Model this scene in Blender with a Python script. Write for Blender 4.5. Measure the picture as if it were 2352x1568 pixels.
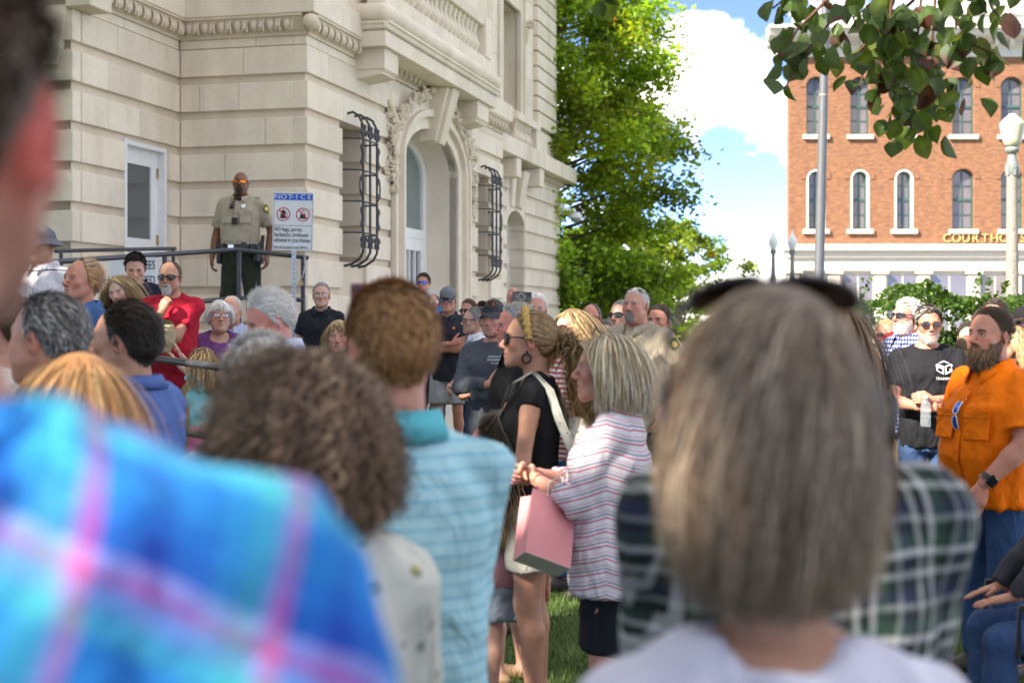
import bpy, math, random
import numpy as np
from mathutils import Vector, Matrix, Euler

for _o in list(bpy.data.objects):
    bpy.data.objects.remove(_o, do_unlink=True)
scene = bpy.context.scene
COL = scene.collection
random.seed(7)
RNG = np.random.default_rng(7)
rad = math.radians

# ------------------------------------------------------------------ camera
CAM_H = 1.65
cam_d = bpy.data.cameras.new('camera')
cam = bpy.data.objects.new('camera', cam_d)
COL.objects.link(cam)
cam.location = (0, 0, CAM_H)
cam.rotation_euler = (rad(90), 0, 0)
cam_d.sensor_width = 36.0
cam_d.lens = 50.0
cam_d.shift_y = -(341.4 - 321.2) / 1024.0
cam_d.clip_start = 0.05
cam_d.clip_end = 3000
cam_d.dof.use_dof = True
cam_d.dof.focus_distance = 9.2
cam_d.dof.aperture_fstop = 3.3
cam_d.dof.aperture_blades = 0
scene.camera = cam

# ------------------------------------------------------------------ world
SUN_DIR = Vector((-0.66, -0.45, 0.62)).normalized()      # towards the sun
SUN_EL = math.asin(SUN_DIR.z)
SUN_AZ = math.atan2(SUN_DIR.x, SUN_DIR.y)                 # clockwise from +Y
world = bpy.data.worlds.new('World')
scene.world = world
world.use_nodes = True
_nt = world.node_tree
_nt.nodes.clear()
def _wn(t, **kw):
    n = _nt.nodes.new(t)
    for k, v in kw.items():
        setattr(n, k, v)
    return n
w_out = _wn('ShaderNodeOutputWorld')
w_bg = _wn('ShaderNodeBackground')
w_bg.inputs['Strength'].default_value = 0.15
w_sky = _wn('ShaderNodeTexSky', sky_type='NISHITA', sun_disc=False, sun_elevation=SUN_EL, sun_rotation=SUN_AZ,
            air_density=0.10, dust_density=0.0, ozone_density=1.5, altitude=200.0)
w_tc = _wn('ShaderNodeTexCoord')
w_map = _wn('ShaderNodeMapping')
w_map.inputs['Location'].default_value = (0.4, 0.0, 0.15)
w_map.inputs['Scale'].default_value = (1.0, 1.0, 1.55)
w_n1 = _wn('ShaderNodeTexNoise')
w_n1.inputs['Scale'].default_value = 9.0
w_n1.inputs['Detail'].default_value = 6.0
w_n1.inputs['Roughness'].default_value = 0.52
w_n1.inputs['Distortion'].default_value = 0.15
w_r1 = _wn('ShaderNodeValToRGB')
w_r1.color_ramp.elements[0].position = 0.47
w_r1.color_ramp.elements[1].position = 0.56
w_n2 = _wn('ShaderNodeTexNoise')
w_n2.inputs['Scale'].default_value = 22.0
w_n2.inputs['Detail'].default_value = 3.0
w_r2 = _wn('ShaderNodeValToRGB')
w_r2.color_ramp.elements[0].position = 0.25
w_r2.color_ramp.elements[0].color = (0.95, 0.97, 1.02, 1)
w_r2.color_ramp.elements[1].position = 0.7
w_r2.color_ramp.elements[1].color = (3.4, 3.33, 3.2, 1)
w_mix = _wn('ShaderNodeMix', data_type='RGBA')
_L = _nt.links.new
_L(w_tc.outputs['Generated'], w_map.inputs['Vector'])
_L(w_map.outputs['Vector'], w_n1.inputs['Vector'])
_L(w_map.outputs['Vector'], w_n2.inputs['Vector'])
_L(w_n1.outputs['Fac'], w_r1.inputs['Fac'])
_L(w_n2.outputs['Fac'], w_r2.inputs['Fac'])
_L(w_r1.outputs['Color'], w_mix.inputs['Factor'])
_L(w_sky.outputs['Color'], w_mix.inputs['A'])
_L(w_r2.outputs['Color'], w_mix.inputs['B'])
_L(w_mix.outputs['Result'], w_bg.inputs['Color'])
_L(w_bg.outputs['Background'], w_out.inputs['Surface'])

# ------------------------------------------------------------------ sun
sun_d = bpy.data.lights.new('sun', 'SUN')
sun_d.energy = 2.0
sun_d.angle = rad(0.55)
sun_d.color = (1.0, 0.93, 0.82)
sun = bpy.data.objects.new('sun', sun_d)
COL.objects.link(sun)
sun.rotation_euler = SUN_DIR.to_track_quat('Z', 'Y').to_euler()
sun.location = (-20, -15, 30)

# ------------------------------------------------------------------ exposure
scene.view_settings.view_transform = 'Standard'
scene.view_settings.look = 'None'
scene.view_settings.gamma = 1.0
scene.view_settings.use_curve_mapping = False
scene.view_settings.exposure = 3.05
scene.view_settings.use_white_balance = True
scene.view_settings.white_balance_temperature = 6900

scene.cycles.max_bounces = 6
scene.cycles.diffuse_bounces = 3
scene.cycles.glossy_bounces = 2
scene.cycles.transmission_bounces = 4
scene.cycles.transparent_max_bounces = 6

# ================================================================== helpers
FP = 3267.0                      # focal length in pixels of a 2352-wide picture
def at(px, py, D):
    """world point seen at (px,py) (2352 px wide picture) at depth D"""
    return Vector(((px - 1176.0) / FP * D, D, CAM_H + (737.9 - py) / FP * D))

def link(o, parent=None):
    COL.objects.link(o)
    if parent is not None:
        o.parent = parent
    return o

def tag(o, label=None, cat=None, group=None, kind=None):
    if label: o['label'] = label
    if cat: o['category'] = cat
    if group: o['group'] = group
    if kind: o['kind'] = kind
    return o

def empty(name, loc=(0, 0, 0), rz=0.0, label=None, cat=None, group=None):
    o = bpy.data.objects.new(name, None)
    o.empty_display_size = 0.1
    o.location = loc
    o.rotation_euler = (0, 0, rz)
    link(o)
    return tag(o, label, cat, group)

def np_mesh(name, V, F, smooth=True, cols=None):
    """V (n,3) ; F list of int arrays, each (m,3) or (m,4)"""
    V = np.asarray(V, dtype=np.float32)
    if isinstance(F, np.ndarray) or (len(F) and isinstance(F[0], tuple)):
        F = [F]
    F = [np.asarray(f, dtype=np.int32) for f in F if len(f)]
    me = bpy.data.meshes.new(name)
    me.vertices.add(len(V))
    me.vertices.foreach_set('co', V.ravel())
    nl = sum(f.size for f in F)
    npol = sum(len(f) for f in F)
    me.loops.add(nl)
    me.polygons.add(npol)
    me.loops.foreach_set('vertex_index', np.concatenate([f.ravel() for f in F]))
    tot = np.concatenate([np.full(len(f), f.shape[1], dtype=np.int32) for f in F])
    st = np.concatenate([[0], np.cumsum(tot)[:-1]]).astype(np.int32)
    me.polygons.foreach_set('loop_start', st)
    me.polygons.foreach_set('loop_total', tot)
    me.polygons.foreach_set('use_smooth', np.full(npol, smooth, dtype=bool))
    me.update(calc_edges=True)
    if cols is not None:
        a = me.color_attributes.new('Col', 'FLOAT_COLOR', 'POINT')
        c = np.ones((len(V), 4), dtype=np.float32)
        c[:, :3] = cols
        a.data.foreach_set('color', c.ravel())
    return me

def obj(name, me, mat=None, parent=None, loc=None, rot=None):
    o = bpy.data.objects.new(name, me)
    link(o, parent)
    if mat is not None and not me.materials:
        for m in (mat if isinstance(mat, (list, tuple)) else [mat]):
            me.materials.append(m)
    if loc is not None: o.location = loc
    if rot is not None: o.rotation_euler = rot
    return o

class MB:
    """collects simple shapes, builds ONE mesh"""
    def __init__(s):
        s.v = []; s.f = []; s.sm = []
    def add(s, vs, fs, smooth=False, M=None):
        b = len(s.v)
        for p in vs:
            s.v.append(tuple(M @ Vector(p)) if M is not None else tuple(p))
        for f in fs:
            s.f.append(tuple(i + b for i in f)); s.sm.append(smooth)
        return s
    def box(s, a, b, M=None, c=0.0):
        (x0, y0, z0), (x1, y1, z1) = a, b
        if c <= 0:
            vs = [(x0,y0,z0),(x1,y0,z0),(x1,y1,z0),(x0,y1,z0),(x0,y0,z1),(x1,y0,z1),(x1,y1,z1),(x0,y1,z1)]
            fs = [(3,2,1,0),(4,5,6,7),(0,1,5,4),(1,2,6,5),(2,3,7,6),(3,0,4,7)]
            return s.add(vs, fs, False, M)
        # chamfered box
        X = (x0, x1); Y = (y0, y1); Z = (z0, z1); sg = (1, -1)
        vs = []; idx = {}
        for i in (0, 1):
            for j in (0, 1):
                for k in (0, 1):
                    for ax in range(3):
                        p = [X[i] + (sg[i]*c if ax != 0 else 0), Y[j] + (sg[j]*c if ax != 1 else 0), Z[k] + (sg[k]*c if ax != 2 else 0)]
                        idx[(i,j,k,ax)] = len(vs); vs.append(tuple(p))
        g = lambda i,j,k,ax: idx[(i,j,k,ax)]
        fs = []
        for i in (0,1):
            q = [g(i,0,0,0), g(i,1,0,0), g(i,1,1,0), g(i,0,1,0)]; fs.append(q if i else q[::-1])
            q = [g(0,i,0,1), g(0,i,1,1), g(1,i,1,1), g(1,i,0,1)]; fs.append(q if i else q[::-1])
            q = [g(0,0,i,2), g(1,0,i,2), g(1,1,i,2), g(0,1,i,2)]; fs.append(q if i else q[::-1])
        for i in (0,1):
            for j in (0,1):
                q = [g(i,j,0,0), g(i,j,1,0), g(i,j,1,1), g(i,j,0,1)]; fs.append(q if i == j else q[::-1])
                q = [g(i,0,j,0), g(i,0,j,2), g(i,1,j,2), g(i,1,j,0)]; fs.append(q if i == j else q[::-1])
                q = [g(0,i,j,1), g(0,i,j,2), g(1,i,j,2), g(1,i,j,1)]; fs.append(q[::-1] if i == j else q)
                for k in (0,1):
                    q = [g(i,j,k,0), g(i,j,k,1), g(i,j,k,2)]; fs.append(q if (i+j+k) % 2 else q[::-1])
        return s.add(vs, fs, False, M)
    def tube(s, pts, r, n=8, cap=True, M=None):
        pts = [Vector(p) for p in pts]
        m = len(pts)
        rr = r if isinstance(r, (list, tuple, np.ndarray)) else [r]*m
        tang = []
        for i in range(m):
            a = pts[max(i-1,0)]; b = pts[min(i+1,m-1)]
            t = (b-a); tang.append(t.normalized() if t.length > 1e-9 else Vector((0,0,1)))
        ref = Vector((0,0,1)) if abs(tang[0].z) < 0.9 else Vector((1,0,0))
        u = tang[0].cross(ref).normalized()
        vs = []
        for i in range(m):
            t = tang[i]
            u = (u - t*u.dot(t))
            u = u.normalized() if u.length > 1e-6 else t.orthogonal().normalized()
            w = t.cross(u)
            for k in range(n):
                a = 2*math.pi*k/n
                vs.append(pts[i] + (u*math.cos(a) + w*math.sin(a))*rr[i])
        fs = []
        for i in range(m-1):
            for k in range(n):
                k2 = (k+1) % n
                fs.append((i*n+k, i*n+k2, (i+1)*n+k2, (i+1)*n+k))
        s.add(vs, fs, True, M)
        if cap:
            s.add(vs[:n], [tuple(range(n))[::-1]], False, M)
            s.add(vs[-n:], [tuple(range(n))], False, M)
        return s
    def lathe(s, prof, n=16, M=None, smooth=True, ang=2*math.pi):
        """prof: list of (r,z)"""
        vs = []; full = ang > 6.28
        cols = n if full else n+1
        for r, z in prof:
            for k in range(cols):
                a = ang*k/n
                vs.append((r*math.cos(a), r*math.sin(a), z))
        fs = []
        for i in range(len(prof)-1):
            for k in range(n):
                k2 = (k+1) % cols if full else k+1
                fs.append((i*cols+k, i*cols+k2, (i+1)*cols+k2, (i+1)*cols+k))
        return s.add(vs, fs, smooth, M)
    def prism(s, poly, axis, a, b, M=None, smooth=False):
        """poly: list of 2-D points extruded along axis ('x','y','z') from a to b"""
        def mk(p, t):
            if axis == 'x': return (t, p[0], p[1])
            if axis == 'y': return (p[0], t, p[1])
            return (p[0], p[1], t)
        n = len(poly)
        vs = [mk(p, a) for p in poly] + [mk(p, b) for p in poly]
        fs = [tuple(range(n))[::-1], tuple(range(n, 2*n))]
        for i in range(n):
            j = (i+1) % n
            fs.append((i, j, n+j, n+i))
        ar = sum(poly[i][0]*poly[(i+1) % n][1] - poly[(i+1) % n][0]*poly[i][1] for i in range(n))
        flip = (ar < 0)
        if axis == 'y': flip = not flip
        if b < a: flip = not flip
        if flip: fs = [f[::-1] for f in fs]
        return s.add(vs, fs, smooth, M)
    def ball(s, c, r, nu=12, nv=8, M=None):
        if not isinstance(r, (tuple, list)): r = (r, r, r)
        vs = [(c[0], c[1], c[2]-r[2])]
        for j in range(1, nv):
            th = math.pi*j/nv - math.pi/2
            for i in range(nu):
                a = 2*math.pi*i/nu
                vs.append((c[0]+r[0]*math.cos(th)*math.cos(a), c[1]+r[1]*math.cos(th)*math.sin(a), c[2]+r[2]*math.sin(th)))
        vs.append((c[0], c[1], c[2]+r[2]))
        fs = []
        for i in range(nu):
            fs.append((0, 1+(i+1) % nu, 1+i))
            for j in range(nv-2):
                a = 1+j*nu
                fs.append((a+i, a+(i+1) % nu, a+nu+(i+1) % nu, a+nu+i))
            fs.append((len(vs)-1, 1+(nv-2)*nu+i, 1+(nv-2)*nu+(i+1) % nu))
        return s.add(vs, fs, True, M)
    def mesh(s, name):
        me = bpy.data.meshes.new(name)
        me.from_pydata(s.v, [], s.f)
        me.polygons.foreach_set('use_smooth', s.sm)
        me.update()
        return me
    def build(s, name, mat, parent=None, loc=None, rot=None):
        return obj(name, s.mesh(name), mat, parent, loc, rot)

def text_mesh(s, size, depth=0.002, align='CENTER', xs=1.0):
    cu = bpy.data.curves.new('t', 'FONT')
    cu.body = s; cu.size = size; cu.extrude = depth; cu.align_x = align; cu.align_y = 'CENTER'
    cu.resolution_u = 3
    o = bpy.data.objects.new('t', cu)
    COL.objects.link(o)
    dg = bpy.context.evaluated_depsgraph_get()
    me = bpy.data.meshes.new_from_object(o.evaluated_get(dg))
    bpy.data.objects.remove(o, do_unlink=True)
    bpy.data.curves.remove(cu)
    if xs != 1.0:
        me.transform(Matrix.Diagonal((xs, 1, 1, 1)))
    me.materials.clear()
    return me

# ================================================================== materials
_mats = {}
class NT:
    def __init__(s, name):
        s.m = bpy.data.materials.new(name); s.m.use_nodes = True
        s.t = s.m.node_tree; s.t.nodes.clear()
        s.out = s.n('ShaderNodeOutputMaterial')
    def n(s, t, **kw):
        x = s.t.nodes.new(t)
        for k, v in kw.items(): setattr(x, k, v)
        return x
    def l(s, a, b): s.t.links.new(a, b)
    def val(s, node, **kw):
        for k, v in kw.items(): node.inputs[k.replace('_', ' ')].default_value = v
        return node
    def coord(s, which='Object', scale=None, rot=None):
        tc = s.n('ShaderNodeTexCoord'); o = tc.outputs[which]
        if scale is not None or rot is not None:
            mp = s.n('ShaderNodeMapping')
            if scale is not None: mp.inputs['Scale'].default_value = scale
            if rot is not None: mp.inputs['Rotation'].default_value = rot
            s.l(o, mp.inputs['Vector']); o = mp.outputs['Vector']
        return o
    def noise(s, vec, scale, detail=4, rough=0.55, dist=0.0):
        x = s.n('ShaderNodeTexNoise')
        x.inputs['Scale'].default_value = scale; x.inputs['Detail'].default_value = detail
        x.inputs['Roughness'].default_value = rough; x.inputs['Distortion'].default_value = dist
        if vec is not None: s.l(vec, x.inputs['Vector'])
        return x.outputs['Fac']
    def ramp(s, fac, stops, interp='LINEAR'):
        r = s.n('ShaderNodeValToRGB'); cr = r.color_ramp; cr.interpolation = interp
        while len(cr.elements) < len(stops): cr.elements.new(0.5)
        for e, (p, c) in zip(cr.elements, stops):
            e.position = p
            e.color = tuple(c)+(1,) if isinstance(c, (tuple, list)) else (c, c, c, 1)
        s.l(fac, r.inputs['Fac'])
        return r.outputs['Color']
    def mix(s, fac, a, b, mode='MIX'):
        x = s.n('ShaderNodeMix', data_type='RGBA', blend_type=mode)
        for inp, v in (('Factor', fac), ('A', a), ('B', b)):
            i = x.inputs[inp]
            if isinstance(v, (int, float)): i.default_value = v if inp == 'Factor' else (v, v, v, 1)
            elif isinstance(v, (tuple, list)): i.default_value = tuple(v)[:3]+(1,)
            else: s.l(v, i)
        return x.outputs['Result']
    def math(s, op, a, b=None):
        x = s.n('ShaderNodeMath', operation=op)
        for i, v in enumerate((a, b)):
            if v is None: continue
            if isinstance(v, (int, float)): x.inputs[i].default_value = v
            else: s.l(v, x.inputs[i])
        return x.outputs[0]
    def bump(s, h, strength=0.3, dist=0.01, normal=None):
        b = s.n('ShaderNodeBump'); b.inputs['Strength'].default_value = strength; b.inputs['Distance'].default_value = dist
        s.l(h, b.inputs['Height'])
        if normal is not None: s.l(normal, b.inputs['Normal'])
        return b.outputs['Normal']
    def bsdf(s, color, rough=0.6, normal=None, **kw):
        p = s.n('ShaderNodeBsdfPrincipled')
        if isinstance(color, (tuple, list)): p.inputs['Base Color'].default_value = tuple(color)[:3]+(1,)
        else: s.l(color, p.inputs['Base Color'])
        if isinstance(rough, (int, float)): p.inputs['Roughness'].default_value = rough
        else: s.l(rough, p.inputs['Roughness'])
        if normal is not None: s.l(normal, p.inputs['Normal'])
        for k, v in kw.items(): p.inputs[k.replace('_', ' ')].default_value = v
        s.l(p.outputs['BSDF'], s.out.inputs['Surface'])
        s.p = p
        return s.m

def srgb(r, g, b):
    f = lambda c: (c/255/12.92) if c/255 <= 0.04045 else ((c/255+0.055)/1.055)**2.4
    return (f(r), f(g), f(b))

def plain(name, color, rough=0.5, var=0.12, scale=30.0, bump=0.0, **kw):
    if name in _mats: return _mats[name]
    t = NT(name)
    co = t.coord('Object')
    f = t.noise(co, scale, 3)
    lo = tuple(max(0, c*(1-var)) for c in color); hi = tuple(min(1, c*(1+var)) for c in color)
    c = t.ramp(f, [(0.3, lo), (0.7, hi)])
    nrm = t.bump(f, bump, 0.004) if bump else None
    _mats[name] = t.bsdf(c, rough, nrm, **kw)
    return _mats[name]

def make_stone(name, base, tint=0.10):
    t = NT(name)
    co = t.coord('Object')
    oi = t.n('ShaderNodeObjectInfo')
    big = t.noise(co, 2.2, 3, 0.6)
    fine = t.noise(co, 55.0, 2, 0.6)
    streak = t.noise(t.coord('Object', (9, 9, 22)), 1.0, 3, 0.6)
    c = t.ramp(big, [(0.25, tuple(x*0.88 for x in base)), (0.75, tuple(min(1, x*1.08) for x in base))])
    c = t.mix(0.25, c, t.ramp(fine, [(0.3, tuple(x*0.8 for x in base)), (0.7, base)]))
    c = t.mix(0.12, c, t.ramp(streak, [(0.35, tuple(x*0.82 for x in base)), (0.62, tuple(min(1, x*1.05) for x in base))]))
    stain = t.noise(t.coord('Object', (1.6, 1.6, 0.35)), 1.0, 4, 0.65)
    c = t.mix(t.ramp(stain, [(0.46, 0.0), (0.75, 0.55)]), c, tuple(x*f for x, f in zip(base, (0.66, 0.60, 0.52))))
    rnd = t.ramp(oi.outputs['Random'], [(0.0, (1-tint, 1-tint*1.15, 1-tint*1.4)), (0.5, (1, 1, 1)), (1.0, (1.0, 0.985, 0.95))])
    c = t.mix(1.0, c, rnd, 'MULTIPLY')
    h = t.mix(0.2, fine, streak)
    return t.bsdf(c, 0.85, t.bump(h, 0.25, 0.006))
M_STONE = make_stone('limestone', (0.78, 0.69, 0.57))
M_JOINT = make_stone('limestone_channel', (0.70, 0.59, 0.46), 0.03)
M_CARVE = make_stone('carved_limestone', (0.72, 0.62, 0.49), 0.05)
M_WHITE = plain('white_paint', (0.78, 0.78, 0.78), 0.4, 0.03)
M_IRON = plain('black_iron', (0.025, 0.025, 0.03), 0.45, 0.3, 60, 0.2)
M_RAIL = None
def _rail():
    t = NT('rail_paint'); co = t.coord('Object')
    f = t.noise(co, 14, 8, 0.7); g = t.noise(co, 90, 4)
    c = t.ramp(f, [(0.0, (0.022, 0.024, 0.032)), (0.60, (0.03, 0.032, 0.042)), (0.66, (0.14, 0.05, 0.035)), (0.72, (0.2, 0.09, 0.07))])
    return t.bsdf(c, 0.38, t.bump(g, 0.2, 0.002))
M_RAIL = _rail()
M_STEEL = plain('galvanised_steel', (0.52, 0.54, 0.57), 0.35, 0.1, 40, 0.0, Metallic=0.7)
M_BRASS = plain('brass', (0.45, 0.33, 0.15), 0.35, 0.2, 40, 0.0, Metallic=0.8)
def make_glass(name, col, rough=0.06):
    t = NT(name); co = t.coord('Object')
    f = t.noise(co, 1.4, 4)
    c = t.ramp(f, [(0.3, tuple(x*0.75 for x in col)), (0.7, col)])
    return t.bsdf(c, rough, t.bump(t.noise(co, 0.9, 2), 0.04, 0.02), Specular_IOR_Level=0.9)
M_GLASS = make_glass('window_glass', (0.10, 0.115, 0.125))
M_GLASS_T = make_glass('transom_glass', (0.17, 0.22, 0.225), 0.12)
M_GLASS_F = make_glass('far_glass', (0.16, 0.14, 0.15), 0.05)

# ================================================================== ground
def sst(x, a, b):
    t = min(1, max(0, (x-a)/(b-a))); return t*t*(3-2*t)
def ground(x, y):
    return 0.34*sst(y, 5.0, 11.5)*sst(-x, -0.5, 2.2) + 0.15*sst(y, 10, 15)*sst(-x, -6, 0)
def make_ground():
    xs = np.r_[-900, -250, -70, -30, np.linspace(-14, 14, 57), 30, 70, 250, 900]
    ys = np.r_[-300, -60, -15, np.linspace(-6, 20, 53), 30, 45, 70, 200, 900, 2500]
    V = np.array([(x, y, ground(x, y)) for y in ys for x in xs])
    nx = len(xs)
    F = [(j*nx+i, j*nx+i+1, (j+1)*nx+i+1, (j+1)*nx+i) for j in range(len(ys)-1) for i in range(nx-1)]
    t = NT('lawn'); co = t.coord('Object')
    f = t.noise(co, 1.2, 6, 0.65); g = t.noise(co, 60, 4, 0.7)
    c = t.ramp(f, [(0.3, (0.035, 0.075, 0.012)), (0.7, (0.075, 0.13, 0.02))])
    c = t.mix(0.5, c, t.ramp(g, [(0.3, (0.02, 0.045, 0.008)), (0.7, (0.10, 0.16, 0.03))]))
    m = t.bsdf(c, 0.9, t.bump(g, 0.8, 0.03))
    tag(obj('ground', np_mesh('ground', V, F), m), kind='structure')
make_ground()

def grass_blades():
    n = 52000
    x = RNG.uniform(-1.8, 3.2, n); y = RNG.uniform(3.6, 8.5, n)
    z = np.array([ground(a, b) for a, b in zip(x, y)])
    h = RNG.uniform(0.025, 0.075, n); a = RNG.uniform(0, 2*np.pi, n); w = RNG.uniform(0.002, 0.004, n)
    lx = RNG.normal(0, 0.025, n); ly = RNG.normal(0, 0.025, n)
    V = np.zeros((n, 3, 3))
    V[:, 0] = np.c_[x-w*np.cos(a), y-w*np.sin(a), z]
    V[:, 1] = np.c_[x+w*np.cos(a), y+w*np.sin(a), z]
    V[:, 2] = np.c_[x+lx, y+ly, z+h]
    k = RNG.uniform(0.6, 1.5, n)[:, None]
    base = np.array([0.055, 0.115, 0.018])*k + RNG.uniform(0, 0.03, n)[:, None]*np.array([1, 0.8, 0.1])
    t = NT('grass_blade'); at_ = t.n('ShaderNodeVertexColor', layer_name='Col')
    m = t.bsdf(at_.outputs['Color'], 0.6)
    tag(obj('lawn_grass', np_mesh('lawn_grass', V.reshape(-1, 3), np.arange(3*n).reshape(-1, 3), True, np.repeat(base, 3, 0)), m),
        'short green grass blades on the lawn between the legs', 'grass', kind='stuff')
grass_blades()

# ================================================================== courthouse
A14 = rad(14.0)
CH = empty('courthouse', ((1221-2048)/5689*17.0, 17.0, 0), rad(76.0),
           'pale limestone courthouse with banded walls, balcony and arched doorway', 'building')
# local axes: +x along the arched front (away from camera), -y outwards to the right, z up
CB = [4.617 - 0.4245*k for k in range(11)]       # bottoms of the stone bands
BH, BP = 0.327, 0.048                            # band height, how far bands stand proud
_blk = random.Random(3)

def blocks(face, a0, a1, plane, z0, z1, wmin=0.75, wmax=1.35, prt=BP, depth=0.14, ends=0.0):
    """a row of stones on a wall. face 'f': plane y=plane, runs along x, faces -y; 'o': plane x=plane, runs along y, faces -x"""
    L = a1-a0
    if L < 0.05: return
    cuts = [a0]
    if L > wmax*1.15:
        p = a0 + _blk.uniform(0.35, 1.0)*wmax
        while p < a1-wmin*0.5:
            cuts.append(p); p += _blk.uniform(wmin, wmax)
    cuts.append(a1)
    for i in range(len(cuts)-1):
        p, q = cuts[i]+(0.0025 if i else 0), cuts[i+1]-(0.0025 if i < len(cuts)-2 else 0)
        j = _blk.uniform(-0.002, 0.002)
        m = MB()
        if face == 'f': m.box((p, plane-prt+j, z0), (q, plane+depth, z1), c=0.007)
        else: m.box((plane-prt+j, p, z0), (plane+depth, q, z1), c=0.007)
        m.build('stone_block', M_STONE, CH)

def wall_boxes(mb, face, a0, a1, plane, thick, z0, z1, holes):
    """solid wall with rectangular holes (a,b,za,zb)"""
    xs = sorted(set([a0, a1] + [h[0] for h in holes] + [h[1] for h in holes]))
    xs = [x for x in xs if a0 <= x <= a1]
    for i in range(len(xs)-1):
        p, q = xs[i], xs[i+1]; mid = (p+q)/2
        segs = [(z0, z1)]
        for h in holes:
            if h[0] < mid < h[1]:
                ns = []
                for s in segs:
                    if h[3] <= s[0] or h[2] >= s[1]: ns.append(s); continue
                    if h[2] > s[0]: ns.append((s[0], h[2]))
                    if h[3] < s[1]: ns.append((h[3], s[1]))
                segs = ns
        for s in segs:
            if face == 'f': mb.box((p, plane, s[0]), (q, plane+thick, s[1]))
            else: mb.box((plane, p, s[0]), (plane+thick, q, s[1]))

def band_rows(face, a0, a1, plane, holes, ks=range(0, 11), **kw):
    for k in ks:
        z0, z1 = CB[k], CB[k]+BH
        iv = [(a0, a1)]
        for h in holes:
            if h[2] < z1-0.03 and h[3] > z0+0.03:
                nv = []
                for s in iv:
                    if h[1] <= s[0] or h[0] >= s[1]: nv.append(s); continue
                    if h[0] > s[0]: nv.append((s[0], h[0]))
                    if h[1] < s[1]: nv.append((h[1], s[1]))
                iv = nv
        for s in iv:
            blocks(face, s[0], s[1], plane, z0, z1, **kw)

W_I = 1.66          # inner corner: local y of the wing wall
W_X = -2.42         # wing corner: local x
END = 20.4; MID = 9.35; FARY = 1.3
WIN1 = (1.13, 2.02, 2.36, 4.20)
ARCH = (3.30, 6.95, 0.0, 5.02)        # whole surround
WIN2 = (7.62, 8.50, 2.36, 4.20)
DOOR = (-1.36, -0.30, 1.42, 3.72)
FDOOR = (14.80, 16.55, 0.3, 4.25)
ZT = 5.07
def courthouse_walls():
    mb = MB()
    wall_boxes(mb, 'f', 0.0, MID, 0.0, 0.5, -0.3, ZT, [WIN1, ARCH, WIN2])
    mb.box((0.0, 0.5, -0.3), (0.5, W_I, ZT))                                   # officer wall
    wall_boxes(mb, 'f', W_X, 0.0, W_I, 0.5, -0.3, ZT, [DOOR])
    wall_boxes(mb, 'o', W_I+0.5, 12.0, W_X, 0.5, -0.3, ZT, [(2.55, 3.9, 2.3, 4.2)])
    mb.box((W_X, W_I+0.003, -0.3), (W_X+0.003, W_I+0.5, ZT))
    mb.box((MID-0.5, 0.5, -0.3), (MID, FARY+0.5, ZT))
    wall_boxes(mb, 'f', MID, END, FARY, 0.5, -0.3, ZT, [FDOOR])
    mb.box((END-0.5, FARY+0.5, -0.3), (END, 12, ZT))
    mb.box((W_X+0.5, 11.5, -0.3), (END-0.5, 12, ZT))
    mb.build('wall', M_JOINT, CH)
    # window backs
    band_rows('f', -BP, MID, 0.0, [WIN1, (3.02, 7.20, 0, 5.03), WIN2])
    band_rows('o', 0.14, W_I-BP-0.002, 0.0, [], wmin=0.5, wmax=0.95)
    band_rows('f', W_X+0.14, -0.002-BP, W_I, [DOOR], wmin=0.6, wmax=1.0)
    for k in range(11):                                                        # wing front corner pier
        z0 = CB[k]
        if z0 > 4.2:
            blocks('o', W_I-BP, W_I+2.6, W_X, z0, z0+BH, depth=0.12)
        else:
            blocks('o', W_I-BP, W_I+0.62, W_X, z0, z0+BH, depth=0.12, wmin=2)
    blocks('o', W_I+1.5, 12, W_X, 0.2, 2.2, wmin=1.2, wmax=1.8)
    band_rows('f', MID, END, FARY, [(FDOOR[0]-0.02, FDOOR[1], FDOOR[2], FDOOR[3])], depth=0.3)
    # frieze strip below the belt moulding
    blocks('f', -0.03, 3.0, 0.0, 4.955, ZT-0.004, 0.9, 1.6, prt=0.03)
    blocks('f', 7.2, MID, 0.0, 4.955, ZT-0.004, 0.9, 1.6, prt=0.03)
    blocks('o', 0.14, W_I-0.035, 0.0, 4.955, ZT-0.004, 0.6, 1.0, prt=0.03)
    blocks('f', W_X+0.14, -0.035, W_I, 4.955, ZT-0.004, 0.8, 1.3, prt=0.03)
    blocks('f', MID, END, FARY, 4.955, ZT-0.004, 0.9, 1.6, prt=0.03)
    # jamb stones seen inside the narrow windows (far side)
    for w in (WIN1, WIN2):
        for k in range(11):
            z0, z1 = max(CB[k], w[2]), min(CB[k]+BH, w[3])
            if z1-z0 > 0.05:
                m = MB(); m.box((w[1]-0.045, 0.02, z0), (w[1]+0.05, 0.42, z1), c=0.006); m.build('jamb_stone', M_STONE, CH)
        m = MB(); m.box((w[0]-0.05, 0.0, w[2]-0.001), (w[1]+0.05, 0.45, w[2]+0.05), c=0.008); m.build('window_sill', M_STONE, CH)
        fr = MB()
        fr.box((w[0], 0.36, w[2]), (w[0]+0.10, 0.44, w[3])); fr.box((w[1]-0.10, 0.36, w[2]), (w[1]-0.047, 0.44, w[3]))
        fr.box((w[0]+0.1, 0.362, w[3]-0.1), (w[1]-0.1, 0.438, w[3])); fr.box((w[0]+0.1, 0.362, 3.2), (w[1]-0.1, 0.438, 3.27))
        f = fr.build('window', M_WHITE, CH)
        g = MB(); g.box((w[0]+0.1, 0.40, w[2]), (w[1]-0.1, 0.41, 3.2)); g.build('pane', M_GLASS, f)
        g = MB(); g.box((w[0]+0.1, 0.40, 3.27), (w[1]-0.1, 0.41, w[3]-0.1)); g.build('pane', M_GLASS, f)
courthouse_walls()

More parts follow.
